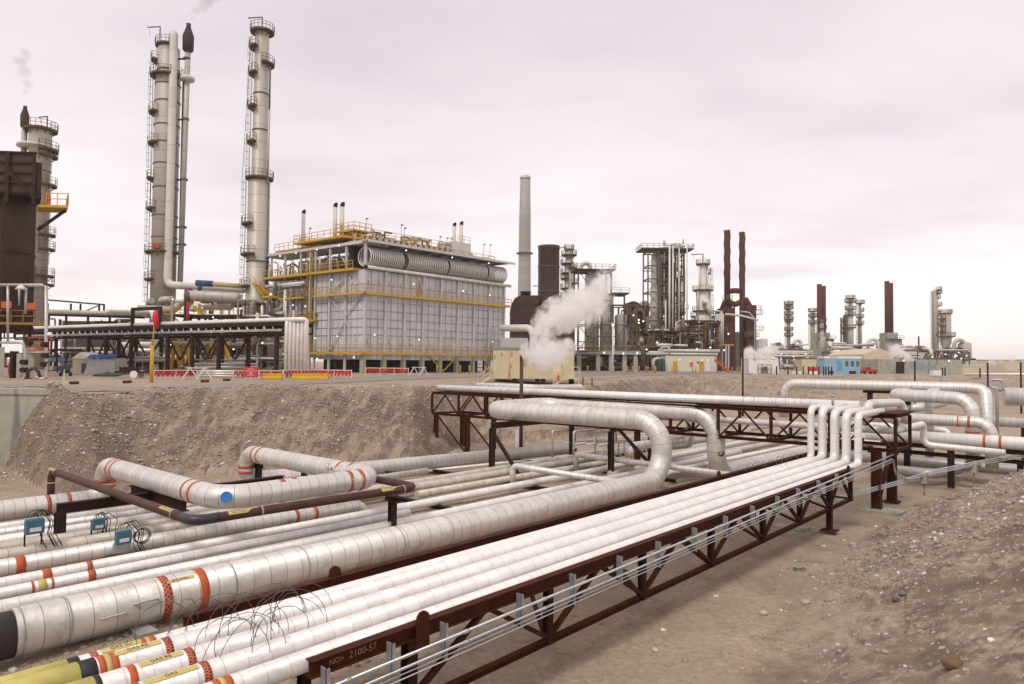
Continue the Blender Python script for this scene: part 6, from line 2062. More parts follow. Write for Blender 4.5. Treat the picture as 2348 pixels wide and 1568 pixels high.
x = solve_x(f, 1277); b = MB(); b.box(x - .42, x + .42, -.05, -.01, zb_ + .03, zb_ + 2.0, f); d_ = b.build('door', paint('pale_yellow_door', (.70, .62, .32), (.66, .58, .30)), t)
b = MB(); b.box(x - .3, x + .3, -.075, -.052, zb_ + 1.45, zb_ + 1.9, f); b.build('door_sign', WHITEP, d_)
RUSTS = paint('rust_streak', (.36, .13, .045), (.56, .45, .28), rough=.8, scale=9, streak=True)
for (v, y0, y1) in ((1172, 803, 822), (1171, 832, 848), (1134, 812, 824), (1150, 808, 818), (1224, 826, 840), (1287, 828, 850)):
    x = solve_x(f, v); w_ = .16
    z0, z1 = yz(y1, YT, v) - 3.25, yz(y0, YT, v) - 3.25
    b = MB(); N_ = 9
    L_ = [(x - w_ * math.sin(PI * i / N_) * random.uniform(.6, 1), z0 + (z1 - z0) * i / N_) for i in range(N_ + 1)]; R_ = [(x + w_ * math.sin(PI * i / N_) * random.uniform(.6, 1) + .01, z0 + (z1 - z0) * i / N_) for i in range(N_, -1, -1)]
    b.add([f.p(a_, -.006, c_2) for a_, c_2 in L_ + R_], [tuple(range(len(L_) * 2))[::-1]])
    b.build('rust_stain', RUSTS, t)
b = MB(); stairs(b, f.p(solve_x(f, 1268), -1.2, -.1), f.p(solve_x(f, 1290), -1.2, zb_), (0, -1, 0), .9, .08); b.box(solve_x(f, 1290), WT + .4, -2.1, -.1, zb_ - .12, zb_ - .02, f)
railing(b, [f.p(solve_x(f, 1290), -2.1, zb_), f.p(WT + .4, -2.1, zb_)], t=.07); b.beam(f.p(WT + .35, -2, 0), f.p(WT + .35, -2, zb_), .1, .1); b.build('stairway', CREAM, t)
b = MB(); stairs(b, f.p(solve_x(f, 1098), -.4, -.05), f.p(solve_x(f, 1126), -.4, zb_), (0, -1, 0), .9, .08); b.build('stairway', CREAM, t)
b = MB(); q = f.p(solve_x(f, 1278), -2.4, .5); b.lathe(q, [(.09, 0), (.1, .1), (.1, .45), (.03, .55)], 10); tag(b.build('fire_extinguisher', RED), 'red extinguisher hanging on the trailer stair rail', 'extinguisher')
# curved white duct behind the trailer
pipe('bent_duct', 'white duct bending down between the furnace and cream trailer', [aty(1150, 752, 96), aty(1222, 752, 92), aty(1222, 812, 92)], 8.3 * 92 / F, VESSEL_W, bend=1.2, n=20)
t = thing('air_cooler', 'grey box on posts standing right of the furnace', 'equipment', aty(1168, 820, 112))
f = Fr((aty(1148, 820, 112).x, 112, PL), (1, 0)); z0 = yz(800, 112, 1160) - PL
b = MB(); b.box(0, 4.3, 0, 3, z0 + .2, z0 + 1.8, f); b.build('housing', OLD_ALU, t)
for x in (.2, 2, 4): b = MB(); b.box(x, x + .2, 0, .2, 0, z0 + .2, f); b.build('leg', DKGREY, t)

# ------------------------------------------------------------------ chimney, brown stack
def chx(t, c, s, zz, r_at):
    b = MB(); z = zz(580)
    b.lathe((c[0], c[1], z), [(r_at(z), -.12), (r_at(z) + .8, -.12), (r_at(z) + .8, .12), (r_at(z), .12)], 28, smooth=False); b.build('service_ring', DKGREY, t)
    b = MB(); z = zz(404); b.lathe((c[0], c[1], z), [(12.3 * s, -.6), (12.6 * s, -.3), (12.6 * s, .1), (9 * s, .6)], 28); b.build('cap_ring', OLD_ALU, t)


colm(1201, 760, 405, 235, 15, 'chimney', 'very tall slim tapering concrete chimney behind the trailer', CONC_CH, prof=[(760, 16), (690, 15), (500, 13.3), (407, 11.6)], dome=False, extra=chx, rings=())


def brx(t, c, s, zz, r_at):
    for sx, vx0, vx1 in ((-1, 1168, 1232), (1, 1253, 1312)):
        # curved ribbed hood: quarter cylinder running towards the camera
        f = Fr((aty(vx0, 800, Y_B).x, Y_B - 5, PL), (1, 0)); w = (vx1 - vx0) * s; h = (yz(682, Y_B, 1240) - PL)
        b = MB(); N_ = 10; prof_ = [(0, 0)]
        hs = yz(722, Y_B, 1240) - PL
        for i in range(N_ + 1):
            a = PI / 2 * i / N_
            prof_.append((w * .42 * (1 - math.cos(a)), hs + (h - hs) * math.sin(a)))
        prof_ += [(w, h), (w, 0)]
        m = len(prof_); b.add([f.p(x, 0, z) for x, z in prof_] + [f.p(x, 7, z) for x, z in prof_], [tuple(range(m)), tuple(range(2 * m - 1, m - 1, -1))] + [(i, i + m, (i + 1) % m + m, (i + 1) % m) for i in range(m)])
        o = b.build('hood', RUSTV2, t)
        b = MB()
        for k in range(1, 8):
            z = h * k / 8; b.box(w * .04, w, -.08, -.003, z - .06, z + .06, f)
        for k in range(1, 6):
            x = w * k / 6; b.box(x - .06, x + .06, -.11, -.085, 0, h * .97, f)
        for i in range(0, N_ + 1, 3):
            x, z = prof_[1 + i]; b.box(x - .05, x + .05, .0, 7, z - .01, z + .1, f)
        b.build('hood_ribs', DARKR, o)
    b = MB(); q = aty(1204, 690, Y_B); b.lathe((q.x, q.y - 2, q.z - .5), [(1.0, 0), (1.0, 2.0), (1.15, 2.0), (1.15, 2.3)], 16); b.build('vent', DARKR, t)
    b = MB(); b.box(c[0] - 36 * s, c[0] - 25 * s, c[1] - .5, c[1] + .5, zz(656), zz(655)); b.build('landing', GRAYRAIL, t)


Y_B = 148
RUSTV2 = paint('dark_hood_steel', (.085, .045, .036), (.055, .03, .025), rough=.6, scale=.4, stain=(.12, .05, .03), stain_amt=.62)
DARKR = flat('dark_rib', (.022, .014, .012), .7)
colm(1256, 850, 566, Y_B, 24.5, 'brown_stack', 'thick dark rusty brown stack flanked by ribbed hoods', RUSTV, prof=[(850, 26), (694, 26), (688, 24.5), (572, 24.5), (570, 25.4), (563, 25.4)], dome=False, extra=brx, rings=(611, 668, 690), cat='stack')

# ------------------------------------------------------------------ vessels with steel frames
Yv = 158
fr = Fr((aty(1318, 800, Yv).x, Yv, PL), (1, .05))
fx = lambda v: solve_x(fr, v)
ZV = lambda y: yz(y, Yv, 1390) - PL
t = thing('vessel_frame', 'dark steel frame on a concrete table around three pale domed vessels', 'process structure', fr.p(6, 0, 0))
xs = [fx(v) for v in (1320, 1365, 1394)]
steel_frame(t, fr, xs, [-3.2, 3.2], ZV(806), [ZV(745), ZV(690), ZV(622)], DKGREY, brace=True, deckz=(ZV(622),), cw=.35)
xs2 = [fx(v) for v in (1394.5, 1424, 1452)]
steel_frame(t, fr, [xs2[0] + .4] + xs2[1:], [-3.2, 3.2], ZV(806), [ZV(745), ZV(700)], LATTICE, brace=2, cw=.35)
b = MB(); b.box(xs2[0], xs2[1] + 1, -3.8, 3.2, ZV(676), ZV(673), fr); o = b.build('deck', YELD, t)
b = MB(); b.box(xs2[1] - .17, xs2[1] + .17, -3.37, -3.03, ZV(700), ZV(676), fr); b.build('column', DKGREY, t)
b = MB(); railing(b, [fr.p(xs2[0], -3.8, ZV(673)), fr.p(xs2[1] + 1, -3.8, ZV(673))], t=.07); b.build('handrail', GRAYRAIL, o)
b = MB(); b.box(xs[0] - .8, xs2[-1] + .8, -4, 4, ZV(813), ZV(804), fr); b.build('table_slab', CONC, t)
for v in (1323, 1365, 1394, 1424, 1449):
    for y in (-3.3, 3.3):
        b = MB(); b.box(fx(v) - .45, fx(v) + .45, y - .4, y + .4, 0, ZV(813), fr); b.build('pier', CONC, t)
b = MB(); railing(b, [fr.p(xs[0] - .8, -4, ZV(804)), fr.p(xs2[-1] + .8, -4, ZV(804))], t=.08, step=1.6); b.build('handrail', YEL, t)
clutter(t, fr, fx(1320), fx(1455), -4.6, -4.1, ZV(806), ZV(700), 16, 23, rr=(.06, .14), mats=[LATTICE, DKGREY, YELD])
clutter(t, fr, fx(1320), fx(1455), -2, 3, .3, ZV(815), 50, 21, rr=(.1, .4), mats=[VESSEL_W, OLD_ALU, STEEL_DARK, STEEL_DARK, LATTICE, YELD])
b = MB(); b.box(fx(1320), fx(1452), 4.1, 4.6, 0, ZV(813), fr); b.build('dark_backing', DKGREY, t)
lamp_row(t, [fr.p(fx(v), -4.2, ZV(y)) for v, y in ((1377, 809), (1397, 809), (1420, 810), (1442, 724), (1454, 741), (1451, 809))], .2)
b = MB(); stairs(b, fr.p(fx(1452), -3.6, ZV(745)), fr.p(fx(1428), -3.6, ZV(716)), (0, -1, 0), .9, .1); stairs(b, fr.p(fx(1458), -3.6, ZV(800)), fr.p(fx(1435), -3.6, ZV(765)), (0, -1, 0), .9, .1); b.build('stairway', YELD, t)
DOMED = clad('domed_vessel_shell', (.60, .57, .51), 3.0, .05, metal=.05, dirt_amt=.60, dirt=(.40, .30, .17), rough=.7, seamc=(.44, .41, .37), dent=.04)
for (x, y1, r, nm) in ((1356, 634, 16.5, 'tallest domed vessel, rising into the steel deck behind the steam'), (1390, 683, 15.5, 'middle domed vessel in the steel frame'), (1423, 727, 14.3, 'lowest domed vessel with a tan top at right of the frame')):
    colm(x, 804, y1, Yv, r, 'domed_vessel', nm, DOMED, zb=PL + ZV(806), group='pale domed vessels in the frame', cat='vessel')
b = MB(); b.tube([aty(1330, 622, Yv), aty(1332, 604, Yv), aty(1352, 602, Yv), aty(1353, 622, Yv)], .5, 12, 1.2); tag(b.build('top_pipe_loop', VESSEL_W), 'small pipe arch standing on the vessel deck', 'pipe')
colm(1303, 800, 572, 175, 9, 'slim_tower', 'slim tower thick with platforms just right of the brown stack', VESSEL, prof=[(800, 12), (690, 12), (688, 10.5), (600, 10.5), (598, 8.5), (574, 8.5)],
     plats=[(570, 0, 360, .7), (583, 0, 360, 1), (603, 60, 300, 1), (613, -90, 90, 1), (625, 100, 260, 1), (637, 100, 260, 1), (648, -60, 60, 1), (660, 100, 260, 1), (680, 80, 280, 1)], lad=[(690, 583, 190)],
     extra=lambda t, c, s, zz, r_at: davit(t, (c[0] - 8 * s, c[1]), zz(580), 14 * s, 14 * s, .1))

# dark tangle between the vessels and the reactor
fr = Fr((aty(1430, 800, 176).x, 176, PL), (1, 0))
fx = lambda v: solve_x(fr, v)
ZD = lambda y: yz(y, 176, 1460) - PL
t = thing('dark_unit', 'dark tangled pipe unit between the domed vessels and the tall reactor', 'process unit', fr.p(3, 0, 0))
steel_frame(t, fr, [fx(v) for v in (1432, 1455, 1482)], [0, 5], 0, [ZD(800), ZD(765), ZD(735), ZD(708)], STEEL_DARK, brace=True, deckz=(ZD(735), ZD(765)))
clutter(t, fr, fx(1432), fx(1482), -1, 5, ZD(800), ZD(700), 55, 31, rr=(.15, .55), mats=[STEEL_DARK, LATTICE, DKGREY, STEEL_DARK, GRAYRAIL])
clutter(t, fr, fx(1432), fx(1482), -1, 5, .5, ZD(800), 12, 32, rr=(.15, .4), mats=[VESSEL_W, LATTICE, OLD_ALU, STEEL_DARK])
b = MB(); b.tube([fr.p(fx(1437), 0, ZD(725)), fr.p(fx(1441), 0, ZD(697)), fr.p(fx(1462), 0, ZD(697)), fr.p(fx(1468), 0, ZD(722))], .75, 12, 2.2); b.build('transfer_arch', STEEL_DARK, t)
hdrum(t, fr.p(fx(1440), 2, ZD(722)), fr.p(fx(1480), 2, ZD(720)), 1.6, STEEL_DARK)

# ------------------------------------------------------------------ reactor tower
Yr = 186
fr = Fr((aty(1462, 800, Yr).x, Yr, PL), (1, .03))
fx = lambda v: solve_x(fr, v)
ZR = lambda y: yz(y, Yr, 1520) - PL
t = thing('reactor_structure', 'tallest braced steel tower with pipes, topped by a projecting deck', 'process structure', fr.p(6, 0, 0))
steel_frame(t, fr, [fx(1480), fx(1505), fx(1531)], [-2.5, 3.2], 0, [ZR(y) for y in (805, 765, 735, 705, 670, 640, 610, 577)], DKGREY, brace=True, cw=.32, bw=.3)
steel_frame(t, fr, [fx(1541), fx(1562)], [-2.5, 3.2], 0, [ZR(y) for y in (805, 765, 730, 700, 670, 640, 610, 585)], LATTICE, brace=2, cw=.3)
b = MB(); b.box(fx(1464), fx(1582), -3.6, 4, ZR(574), ZR(571.5), fr); o = b.build('deck', YELD, t)
b = MB(); railing(b, [fr.p(fx(1464), 4, ZR(571.5)), fr.p(fx(1464), -3.6, ZR(571.5)), fr.p(fx(1582), -3.6, ZR(571.5)), fr.p(fx(1582), 4, ZR(571.5))], t=.09); b.build('handrail', GRAYRAIL, o)
for z, v0, v1 in ((625, 1467, 1490), (601, 1510, 1530), (710, 1530, 1570), (600, 1545, 1560)):
    b = MB(); b.box(fx(v0), fx(v1), -3.4, -2.7, ZR(z), ZR(z) + .15, fr); o = b.build('deck', YELD, t)
    b = MB(); railing(b, [fr.p(fx(v0), -3.4, ZR(z) + .15), fr.p(fx(v1), -3.4, ZR(z) + .15)], t=.08); b.build('handrail', GRAYRAIL, o)
for v, yt, yb, r in ((1526.5, 562, 830, .26), (1534, 566, 830, .2), (1548, 572, 820, .16), (1566, 564, 820, .17), (1518, 690, 830, .2)):
    b = MB(); b.tube([fr.p(fx(v), -3.6, ZR(yb)), fr.p(fx(v), -3.6, ZR(yt))], r, 12); b.build('riser_pipe', VESSEL_W, t)
clutter(t, fr, fx(1498), fx(1575), -2, 3, ZR(572), ZR(556), 16, 41, rr=(.15, .45))
clutter(t, fr, fx(1505), fx(1566), -2, 3, ZR(800), ZR(580), 44, 42, rr=(.12, .4), mats=[LATTICE, STEEL_DARK, STEEL_DARK, OLD_ALU, DKGREY])
b = MB(); b.box(fx(1531), fx(1541), -1, 3, ZR(830), ZR(585), fr); b.build('dark_shaft', LATTICE, t)
colm(1504, 800, 586, Yr + .3, 12, 'reactor_vessel', 'long pale vessel held inside the tall braced tower', VESSEL_W, prof=[(800, 14), (690, 14), (640, 12.5), (588, 12)], zb=PL + ZR(800), cat='vessel')
colm(1477, 800, 690, Yr + 5, 10.5, 'domed_vessel', 'grey domed vessel with platforms left of the tall braced tower', VESSEL, prof=[(800, 10.5), (695, 10.5)], plats=[(706, 0, 360, .8), (735, 0, 360, .8), (752, 0, 360, 1)], cat='vessel')
# base area below the reactor
fr = Fr((aty(1455, 800, 172).x, 172, PL), (1, 0))
fx = lambda v: solve_x(fr, v)
ZL_ = lambda y: yz(y, 172, 1550) - PL
t = thing('lower_pipe_deck', 'wide low structure of pipes and rusty decks below the braced tower', 'process structure', fr.p(8, 0, 0))
steel_frame(t, fr, [fx(v) for v in (1458, 1485, 1512, 1540, 1568, 1596)], [0, 6], 0, [ZL_(803), ZL_(772)], LATTICE, brace=2, deckz=(ZL_(803), ZL_(760)))
clutter(t, fr, fx(1456), fx(1600), -1, 6, .3, ZL_(755), 95, 51, rr=(.1, .38), mats=[VESSEL_W, OLD_ALU, LATTICE, STEEL_DARK, VESSEL_W, YELD, GRAYRAIL])
for y, v0, v1 in ((804, 1505, 1645), (809, 1483, 1520), (812, 1478, 1640)):
    b = MB(); b.tube([fr.p(fx(v0), -1.8, ZL_(y)), fr.p(fx(v1), -1.8, ZL_(y))], .38, 10); b.build('long_header', VESSEL_W, t)
b = MB(); b.tube([fr.p(fx(1494), -2, ZL_(850)), fr.p(fx(1494), -2, ZL_(823)), fr.p(fx(1512), -2, ZL_(823)), fr.p(fx(1512), -2, ZL_(848))], .4, 12, .8); b.build('looped_line', VESSEL_W, t)
b = MB(); b.tube([fr.p(fx(1502), -2, ZL_(792)), fr.p(fx(1535), -2, ZL_(792))], .42, 12); b.tube([fr.p(fx(1512), -2, ZL_(802)), fr.p(fx(1512), -2, ZL_(796)), fr.p(fx(1530), -2, ZL_(796)), fr.p(fx(1530), -2, ZL_(815))], .3, 10, .5); b.build('looped_line', VESSEL_W, t)
hdrum(t, fr.p(fx(1468), 3, ZL_(780)), fr.p(fx(1478), 3, ZL_(780)), 1.5, BEIGE)
clutter(t, fr, fx(1560), fx(1650), -1, 6, .3, ZL_(735), 60, 53, rr=(.1, .34), mats=[LATTICE, STEEL_DARK, DKGREY, OLD_ALU, YELD, STEEL_RUST])
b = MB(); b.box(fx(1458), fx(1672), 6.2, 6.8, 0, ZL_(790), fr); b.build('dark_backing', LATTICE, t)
lamp_row(t, [fr.p(fx(v), -2.4, ZL_(y)) for v, y in ((1460, 735), (1478, 802), (1470, 738), (1592, 800), (1622, 796), (1653, 802), (1663, 765), (1502, 786))], .2)

# ------------------------------------------------------------------ white two-stage column
def t5x(t, c, s, zz, r_at):
    for sx in (-1, 1):
        b = MB(); b.tube([V((c[0] + sx * 9 * s, c[1] - .6, zz(607))), V((c[0] + sx * 9.3 * s, c[1] - .6, zz(650))), V((c[0] + sx * 14 * s, c[1] - 1.2, zz(665))), V((c[0] + sx * 14 * s, c[1] - 1.3, zz(800)))], .26, 8, .8); b.build('down_pipe', VESSEL_W, t)
    davit(t, (c[0], c[1]), zz(604), 3, 2.5, .1)
    b = MB(); b.tube([V((c[0] - 8 * s, c[1] - 2.6, zz(694))), V((c[0] + 6 * s, c[1] - 2.6, zz(694))), V((c[0] + 6 * s, c[1] - 2.6, zz(706))), V((c[0] + 12 * s, c[1] - 2.6, zz(722)))], .6, 10, .9); b.build('hooked_pipe', VESSEL_W, t)


colm(1611, 830, 610, 178, 8.5, 'white_column', 'white two-stage column with narrow neck, left of the twisted stacks', VESSEL_W, prof=[(830, 19.5), (726, 19.5), (722, 15.5), (668, 15.5), (655, 8.8), (612, 8.5)],
     plats=[(604, 0, 360, .8), (625, -40, 60, 1), (664, 0, 360, 1.1), (712, 0, 360, .9), (724, -20, 200, 1.1), (735, 0, 360, .8)], lad=[(664, 612, 0), (712, 668, 0)], extra=t5x)

# ------------------------------------------------------------------ twisted brown stacks
Yt = 192
REDB = paint('red_brown_stack', (.085, .030, .023), (.115, .040, .030), rough=.8, scale=.7, stain=(.07, .04, .035), stain_amt=.58)
fr = Fr((aty(1650, 800, Yt).x, Yt, PL), (1, 0))
fx = lambda v: solve_x(fr, v)
ZS = lambda y: yz(y, Yt, 1690) - PL
sT = Yt / F
t = thing('twin_stack_heater', 'red brown twin heater whose two stacks carry twisted strakes', 'heater', fr.p(4, 0, 0))
for v, r, yt_, yb in ((1667, 6.8, 527, 700), (1701.5, 6.4, 531, 850)):
    c = fr.p(fx(v), 0, 0)
    b = MB(); b.tube([V((c.x, c.y, PL + ZS(yb))), V((c.x, c.y, PL + ZS(yt_)))], r * sT, 20); o = b.build('stack', REDB, t)
    b = MB(); z0, z1 = ZS(640 if v < 1690 else 645), ZS(yt_ + 1); N_ = 90
    for ph in (0, 2 * PI / 3, 4 * PI / 3):
        vs = []
        for i in range(N_ + 1):
            a = ph + 2 * PI * 1.1 * i / N_
            z = PL + z0 + (z1 - z0) * i / N_
            for rr in (r * sT * .96, r * sT + .12):
                vs.append(V((c.x + math.cos(a) * rr, c.y + math.sin(a) * rr, z)))
                vs.append(V((c.x + math.cos(a) * rr, c.y + math.sin(a) * rr, z + .4)))
        fs = []
        for i in range(N_):
            a_ = i * 4; fs += [(a_, a_ + 2, a_ + 6, a_ + 4), (a_ + 1, a_ + 5, a_ + 7, a_ + 3), (a_ + 2, a_ + 3, a_ + 7, a_ + 6)]
        b.add(vs, fs)
    b.build('strake', REDB, o)
for v0, v1, y0, y1, d in ((1653, 1680, 850, 706, 4), (1706, 1728, 850, 700, 4)):
    b = MB(); b.box(fx(v0), fx(v1), -2, d, 0, ZS(y1), fr); b.build('heater_body', REDB, t)
    b = MB()
    for k in range(1, 9): b.box(fx(v0) - .05, fx(v1) + .05, -2.1, -2.002, ZS(y1) * k / 9, ZS(y1) * k / 9 + .15, fr)
    b.build('body_ribs', RUSTV2, t)
b = MB(); v_ = [fr.p(fx(1656), 1, ZS(706)), fr.p(fx(1678), 1, ZS(706)), fr.p(fx(1672), 1, ZS(685)), fr.p(fx(1662), 1, ZS(685))]
b.tube([fr.p(fx(1667), 1, ZS(706)), fr.p(fx(1667), 1, ZS(688))], [1.7, .95], 16); b.build('breeching', REDB, t); b = MB(); b.tube([fr.p(fx(1717), 1, ZS(702)), fr.p(fx(1708), 0, ZS(684))], [1.3, .8], 16); b.build('breeching', REDB, t)
b = MB(); b.tube([fr.p(fx(1669), 0, ZS(668)), fr.p(fx(1683), -.2, ZS(666)), fr.p(fx(1699), 0, ZS(667))], .75, 12); b.tube([fr.p(fx(1669), 0, ZS(692)), fr.p(fx(1684), -.2, ZS(698)), fr.p(fx(1699), 0, ZS(692))], .8, 12); b.build('cross_duct', REDB, t)
for y, v0, v1 in ((689, 1650, 1672), (722, 1722, 1740), (762, 1648, 1660), (712, 1726, 1738), (758, 1722, 1742), (772, 1700, 1732)):
    b = MB(); b.box(fx(v0), fx(v1), -2.9, -2.1, ZS(y), ZS(y) + .15, fr); o = b.build('deck', YELD, t)
    b = MB(); railing(b, [fr.p(fx(v0), -2.9, ZS(y) + .15), fr.p(fx(v1), -2.9, ZS(y) + .15), fr.p(fx(v1), -1.5, ZS(y) + .15)], t=.08, step=1.3); b.build('handrail', GRAYRAIL, o)
b = MB(); ladder(b, fr.p(fx(1691), -2.4, 0), ZS(700), (1, 0, 0), t=.08, cage=(0, -1, 0)); b.build('ladder', YELD, t)
clutter(t, fr, fx(1625), fx(1655), -3, 0, .3, ZS(715), 22, 61, rr=(.1, .26), mats=[VESSEL_W, OLD_ALU, YELD, LATTICE])
for k in range(5):
    v = 1632 + k * 4.2; b = MB(); b.tube([fr.p(fx(v), -3.4, ZS(795)), fr.p(fx(v), -3.4, ZS(722))], .22, 8); b.build('vertical_line', VESSEL_W, t)
b = MB(); b.box(fx(1600), fx(1672), -4, -3.6, ZS(793), ZS(790), fr); b.build('burner_deck', YEL, t)
for v in (1604, 1628, 1654, 1660):
    b = MB(); b.box(fx(v) - .2, fx(v) + .2, -4, -3.6, 0, ZS(793), fr); b.build('column', GALV2, t)
b = MB(); b.tube([fr.p(fx(1655), -3, ZS(722)), fr.p(fx(1690), -3, ZS(725)), fr.p(fx(1728), -3.4, ZS(735))], .3, 8); b.build('sloping_line', VESSEL_W, t)
b = MB(); b.box(fx(1728), fx(1743), 1, 5, 0, ZS(778), fr); b.box(fx(1680), fx(1706), 2, 5, 0, ZS(760), fr); b.build('rear_box', GALV2, t)
# tanks right of it
t = thing('square_tank', 'pale ribbed square tank right of the red brown heater', 'tank', aty(1758, 820, 230))
q0, q1 = aty(1744, 820, 230), aty(1757, 820, 230)
b = MB(); b.box(q0.x, q1.x, 229, 233, PL, yz(777, 230, 1750)); b.build('tank_body', VESSEL_W, t)

# ------------------------------------------------------------------ far towers on the right
def multi(v, step=12, y0=700, y1=800, a=(0, 360), wd=.9): return [(y, a[0], a[1], wd) for y in range(y0, y1, step)]


far = [(1808, 812, 690, 265, 3.6, 'thin lone tower studded with ring platforms, leftmost of the far towers', VESSEL, None, [(697, 0, 360, 1.1), (707, 0, 360, 1.1), (720, 0, 360, 1.1), (731, 0, 360, 1.1), (737, 0, 360, .9), (756, 0, 360, 1.0), (769, 0, 360, 1.0)]),
       (1863.5, 812, 716, 262, 3.7, 'short thin tower just left of the first brown stack pair', VESSEL, [(812, 5), (740, 4.6), (735, 3.8), (718, 3.5)], [(713, 0, 360, 1.1), (725, 0, 360, 1), (740, 0, 360, .9)]),
       (1884, 812, 735, 255, 6, 'squat grey column in front of the first brown stack pair', VESSEL, [(812, 9), (775, 8), (768, 5), (736, 4.5)], [(735, 0, 360, .9), (752, 0, 360, .9)]),
       (1938.5, 812, 724, 268, 5.5, 'dark rusty vessel half hidden behind the far banded column', LATTICE, None, [(735, 0, 360, 1), (750, 0, 360, 1), (762, 0, 360, 1)]),
       (1950, 812, 686, 262, 4.6, 'far column with two wide ring platforms, middle of the right group', VESSEL_W, [(812, 6.2), (735, 6), (715, 5), (700, 4.4), (688, 4)], [(683, 0, 360, 1), (691, 0, 360, 1.4), (708, 0, 360, 1.2), (721, 0, 360, 1), (750, 0, 360, .9)]),
       (1971.5, 812, 694, 266, 2.9, 'very thin far tower with forked top rails', VESSEL, [(812, 4.2), (740, 3.8), (720, 3.0), (696, 2.6)], [(694, 0, 360, 1.3), (712, -60, 60, 1.0), (726, 0, 360, .9), (742, 0, 360, .8)]),
       (2144, 814, 664, 270, 6, 'tall double-shafted grey tower near the right edge', VESSEL, [(814, 7), (668, 6.4)], [(664, -90, 60, 1.3), (671, -90, 60, 1.4), (682, -60, 40, .9), (699, -60, 40, 1.3), (720, -60, 40, .9), (742, -60, 40, .9), (780, -60, 60, 1)]),
       (2168.5, 828, 718, 225, 11.5, 'thick stained grey column, rightmost of the far towers', VESSEL, [(828, 8), (795, 8), (785, 11.5), (770, 11), (722, 11)], [(717, 0, 360, .9), (730, 120, 240, .9), (745, 120, 240, .9), (758, 120, 240, .9), (770, 0, 360, 1.1)])]
for (v, yb, yt_, Y, r, lb, m, prof, pl) in far:
    colm(v, yb, yt_, Y, r, 'far_tower', lb, m, prof=prof, plats=pl, railt=.09, group='far process towers', lad=[(yb - 10, yt_ + 4, 190)])
for i, (va, vb, yt_, Y, bx0, bx1, lb) in enumerate(((1878.5, 1888.5, 651, 258, 1868, 1903, 'left pair of plain dark brown stacks on a concrete block'), (2034, 2043, 644, 255, 2020, 2057, 'right pair of plain dark brown stacks on a domed grey block'))):
    t = thing('stack_pair', lb, 'stack', aty(va, 812, Y))
    s = Y / F
    for k, v in enumerate((va, vb)):
        c = aty(v, 800, Y + 3 * k); b = MB(); b.tube([V((c.x, c.y, yz(775, Y, v))), V((c.x, c.y, yz(yt_ + 2 * k, Y, v)))], (5.4 - .6 * k) * s, 18); b.build('stack', RUSTV3 if False else REDB, t)
    c0, c1 = aty(bx0, 800, Y), aty(bx1, 800, Y)
    f = Fr((c0.x, Y - 3, PL), (1, 0)); w = c1.x - c0.x
    b = MB(); b.box(0, w, 0, 7, 0, yz(777, Y, va) - PL, f); b.box(w * .15, w * .8, .5, 6, yz(777, Y, va) - PL, yz(763, Y, va) - PL, f); b.build('block', CONC, t)
    b = MB(); b.box(-.3, w + .3, -.9, -.01, yz(778, Y, va) - PL, yz(777, Y, va) - PL, f); railing(b, [f.p(-.3, -.9, yz(777, Y, va) - PL), f.p(w + .3, -.9, yz(777, Y, va) - PL)], t=.09); b.build('walkway', YELD, t)
# low mass of pipework along the right plant
fr = Fr((aty(1765, 800, 245).x, 245, PL), (1, 0))
fx = lambda v: solve_x(fr, v)
ZF = lambda y: yz(y, 245, 1900) - PL
for k, (v0, v1, y0, lb) in enumerate(((1768, 1860, 790, 'low far pipe rack left of the first brown stack pair'), (1900, 2020, 786, 'low far pipe rack between the two brown stack pairs'), (2055, 2140, 792, 'low far pipe rack right of the second brown stack pair'))):
    t = thing('far_pipe_rack', lb, 'pipe rack', fr.p(fx(v0), 0, 0), 'low far pipe racks')
    n_ = int((v1 - v0) / 14)
    steel_frame(t, fr, [fx(v0 + (v1 - v0) * i / n_) for i in range(n_ + 1)], [0, 5], 0, [ZF(822), ZF(806)], GRAYRAIL, brace=2, cw=.35, deckz=(ZF(806),), deck=GRAYRAIL)
    clutter(t, fr, fx(v0), fx(v1), -1, 5, ZF(845), ZF(806), 26, 70 + k, rr=(.15, .4), mats=[VESSEL_W, OLD_ALU, LATTICE, GRAYRAIL])
    clutter(t, fr, fx(v0 + 4), fx(v1 - 4), -1, 5, ZF(806), ZF(y0), 16, 80 + k, rr=(.2, .5), mats=[VESSEL_W, OLD_ALU, LATTICE, DKGREY])
    for y in (807, 811, 817): b = MB(); b.tube([fr.p(fx(v0), -1.5, ZF(y)), fr.p(fx(v1), -1.5, ZF(y))], .35, 10); b.build('long_header', VESSEL_W, t)
    lamp_row(t, [fr.p(fx(v0 + q * (v1 - v0)), -2, ZF(812 + 6 * (j % 2))) for j, q in enumerate((.2, .5, .8))], .22)
for k, (v0, v1, y, Y) in enumerate(((1820, 1836, 780, 250), (1990, 2012, 778, 250))):
    b = MB(); b.tube([aty(v0, 806, Y), aty(v0, y, Y), aty(v1, y, Y), aty(v1, 806, Y)], .6, 12, 1.5)
    tag(b.build('pipe_arch', VESSEL_W), ['small far pipe arch beside the short thin tower', 'small far pipe arch left of the domed block'][k], 'pipe')
hd = thing('drum_cluster', 'cluster of drums and an arch pipe beside the thick right column', 'drum', aty(2200, 828, 222))
hdrum(hd, aty(2211, 822, 222), aty(2211, 790, 222), 1.9, VESSEL); b = MB(); b.tube([aty(2186, 812, 221), aty(2188, 780, 221), aty(2208, 779, 221), aty(2211, 792, 221)], .6, 12, 1.6); b.build('arch_pipe', VESSEL, hd)
f = Fr((aty(2125, 820, 220).x, 220, PL), (1, 0))
steel_frame(hd, f, [solve_x(f, v) for v in (2125, 2150, 2180, 2205, 2222)], [0, 5], 0, [yz(822, 220, 2150) - PL, yz(806, 220, 2150) - PL], LATTICE, brace=2)
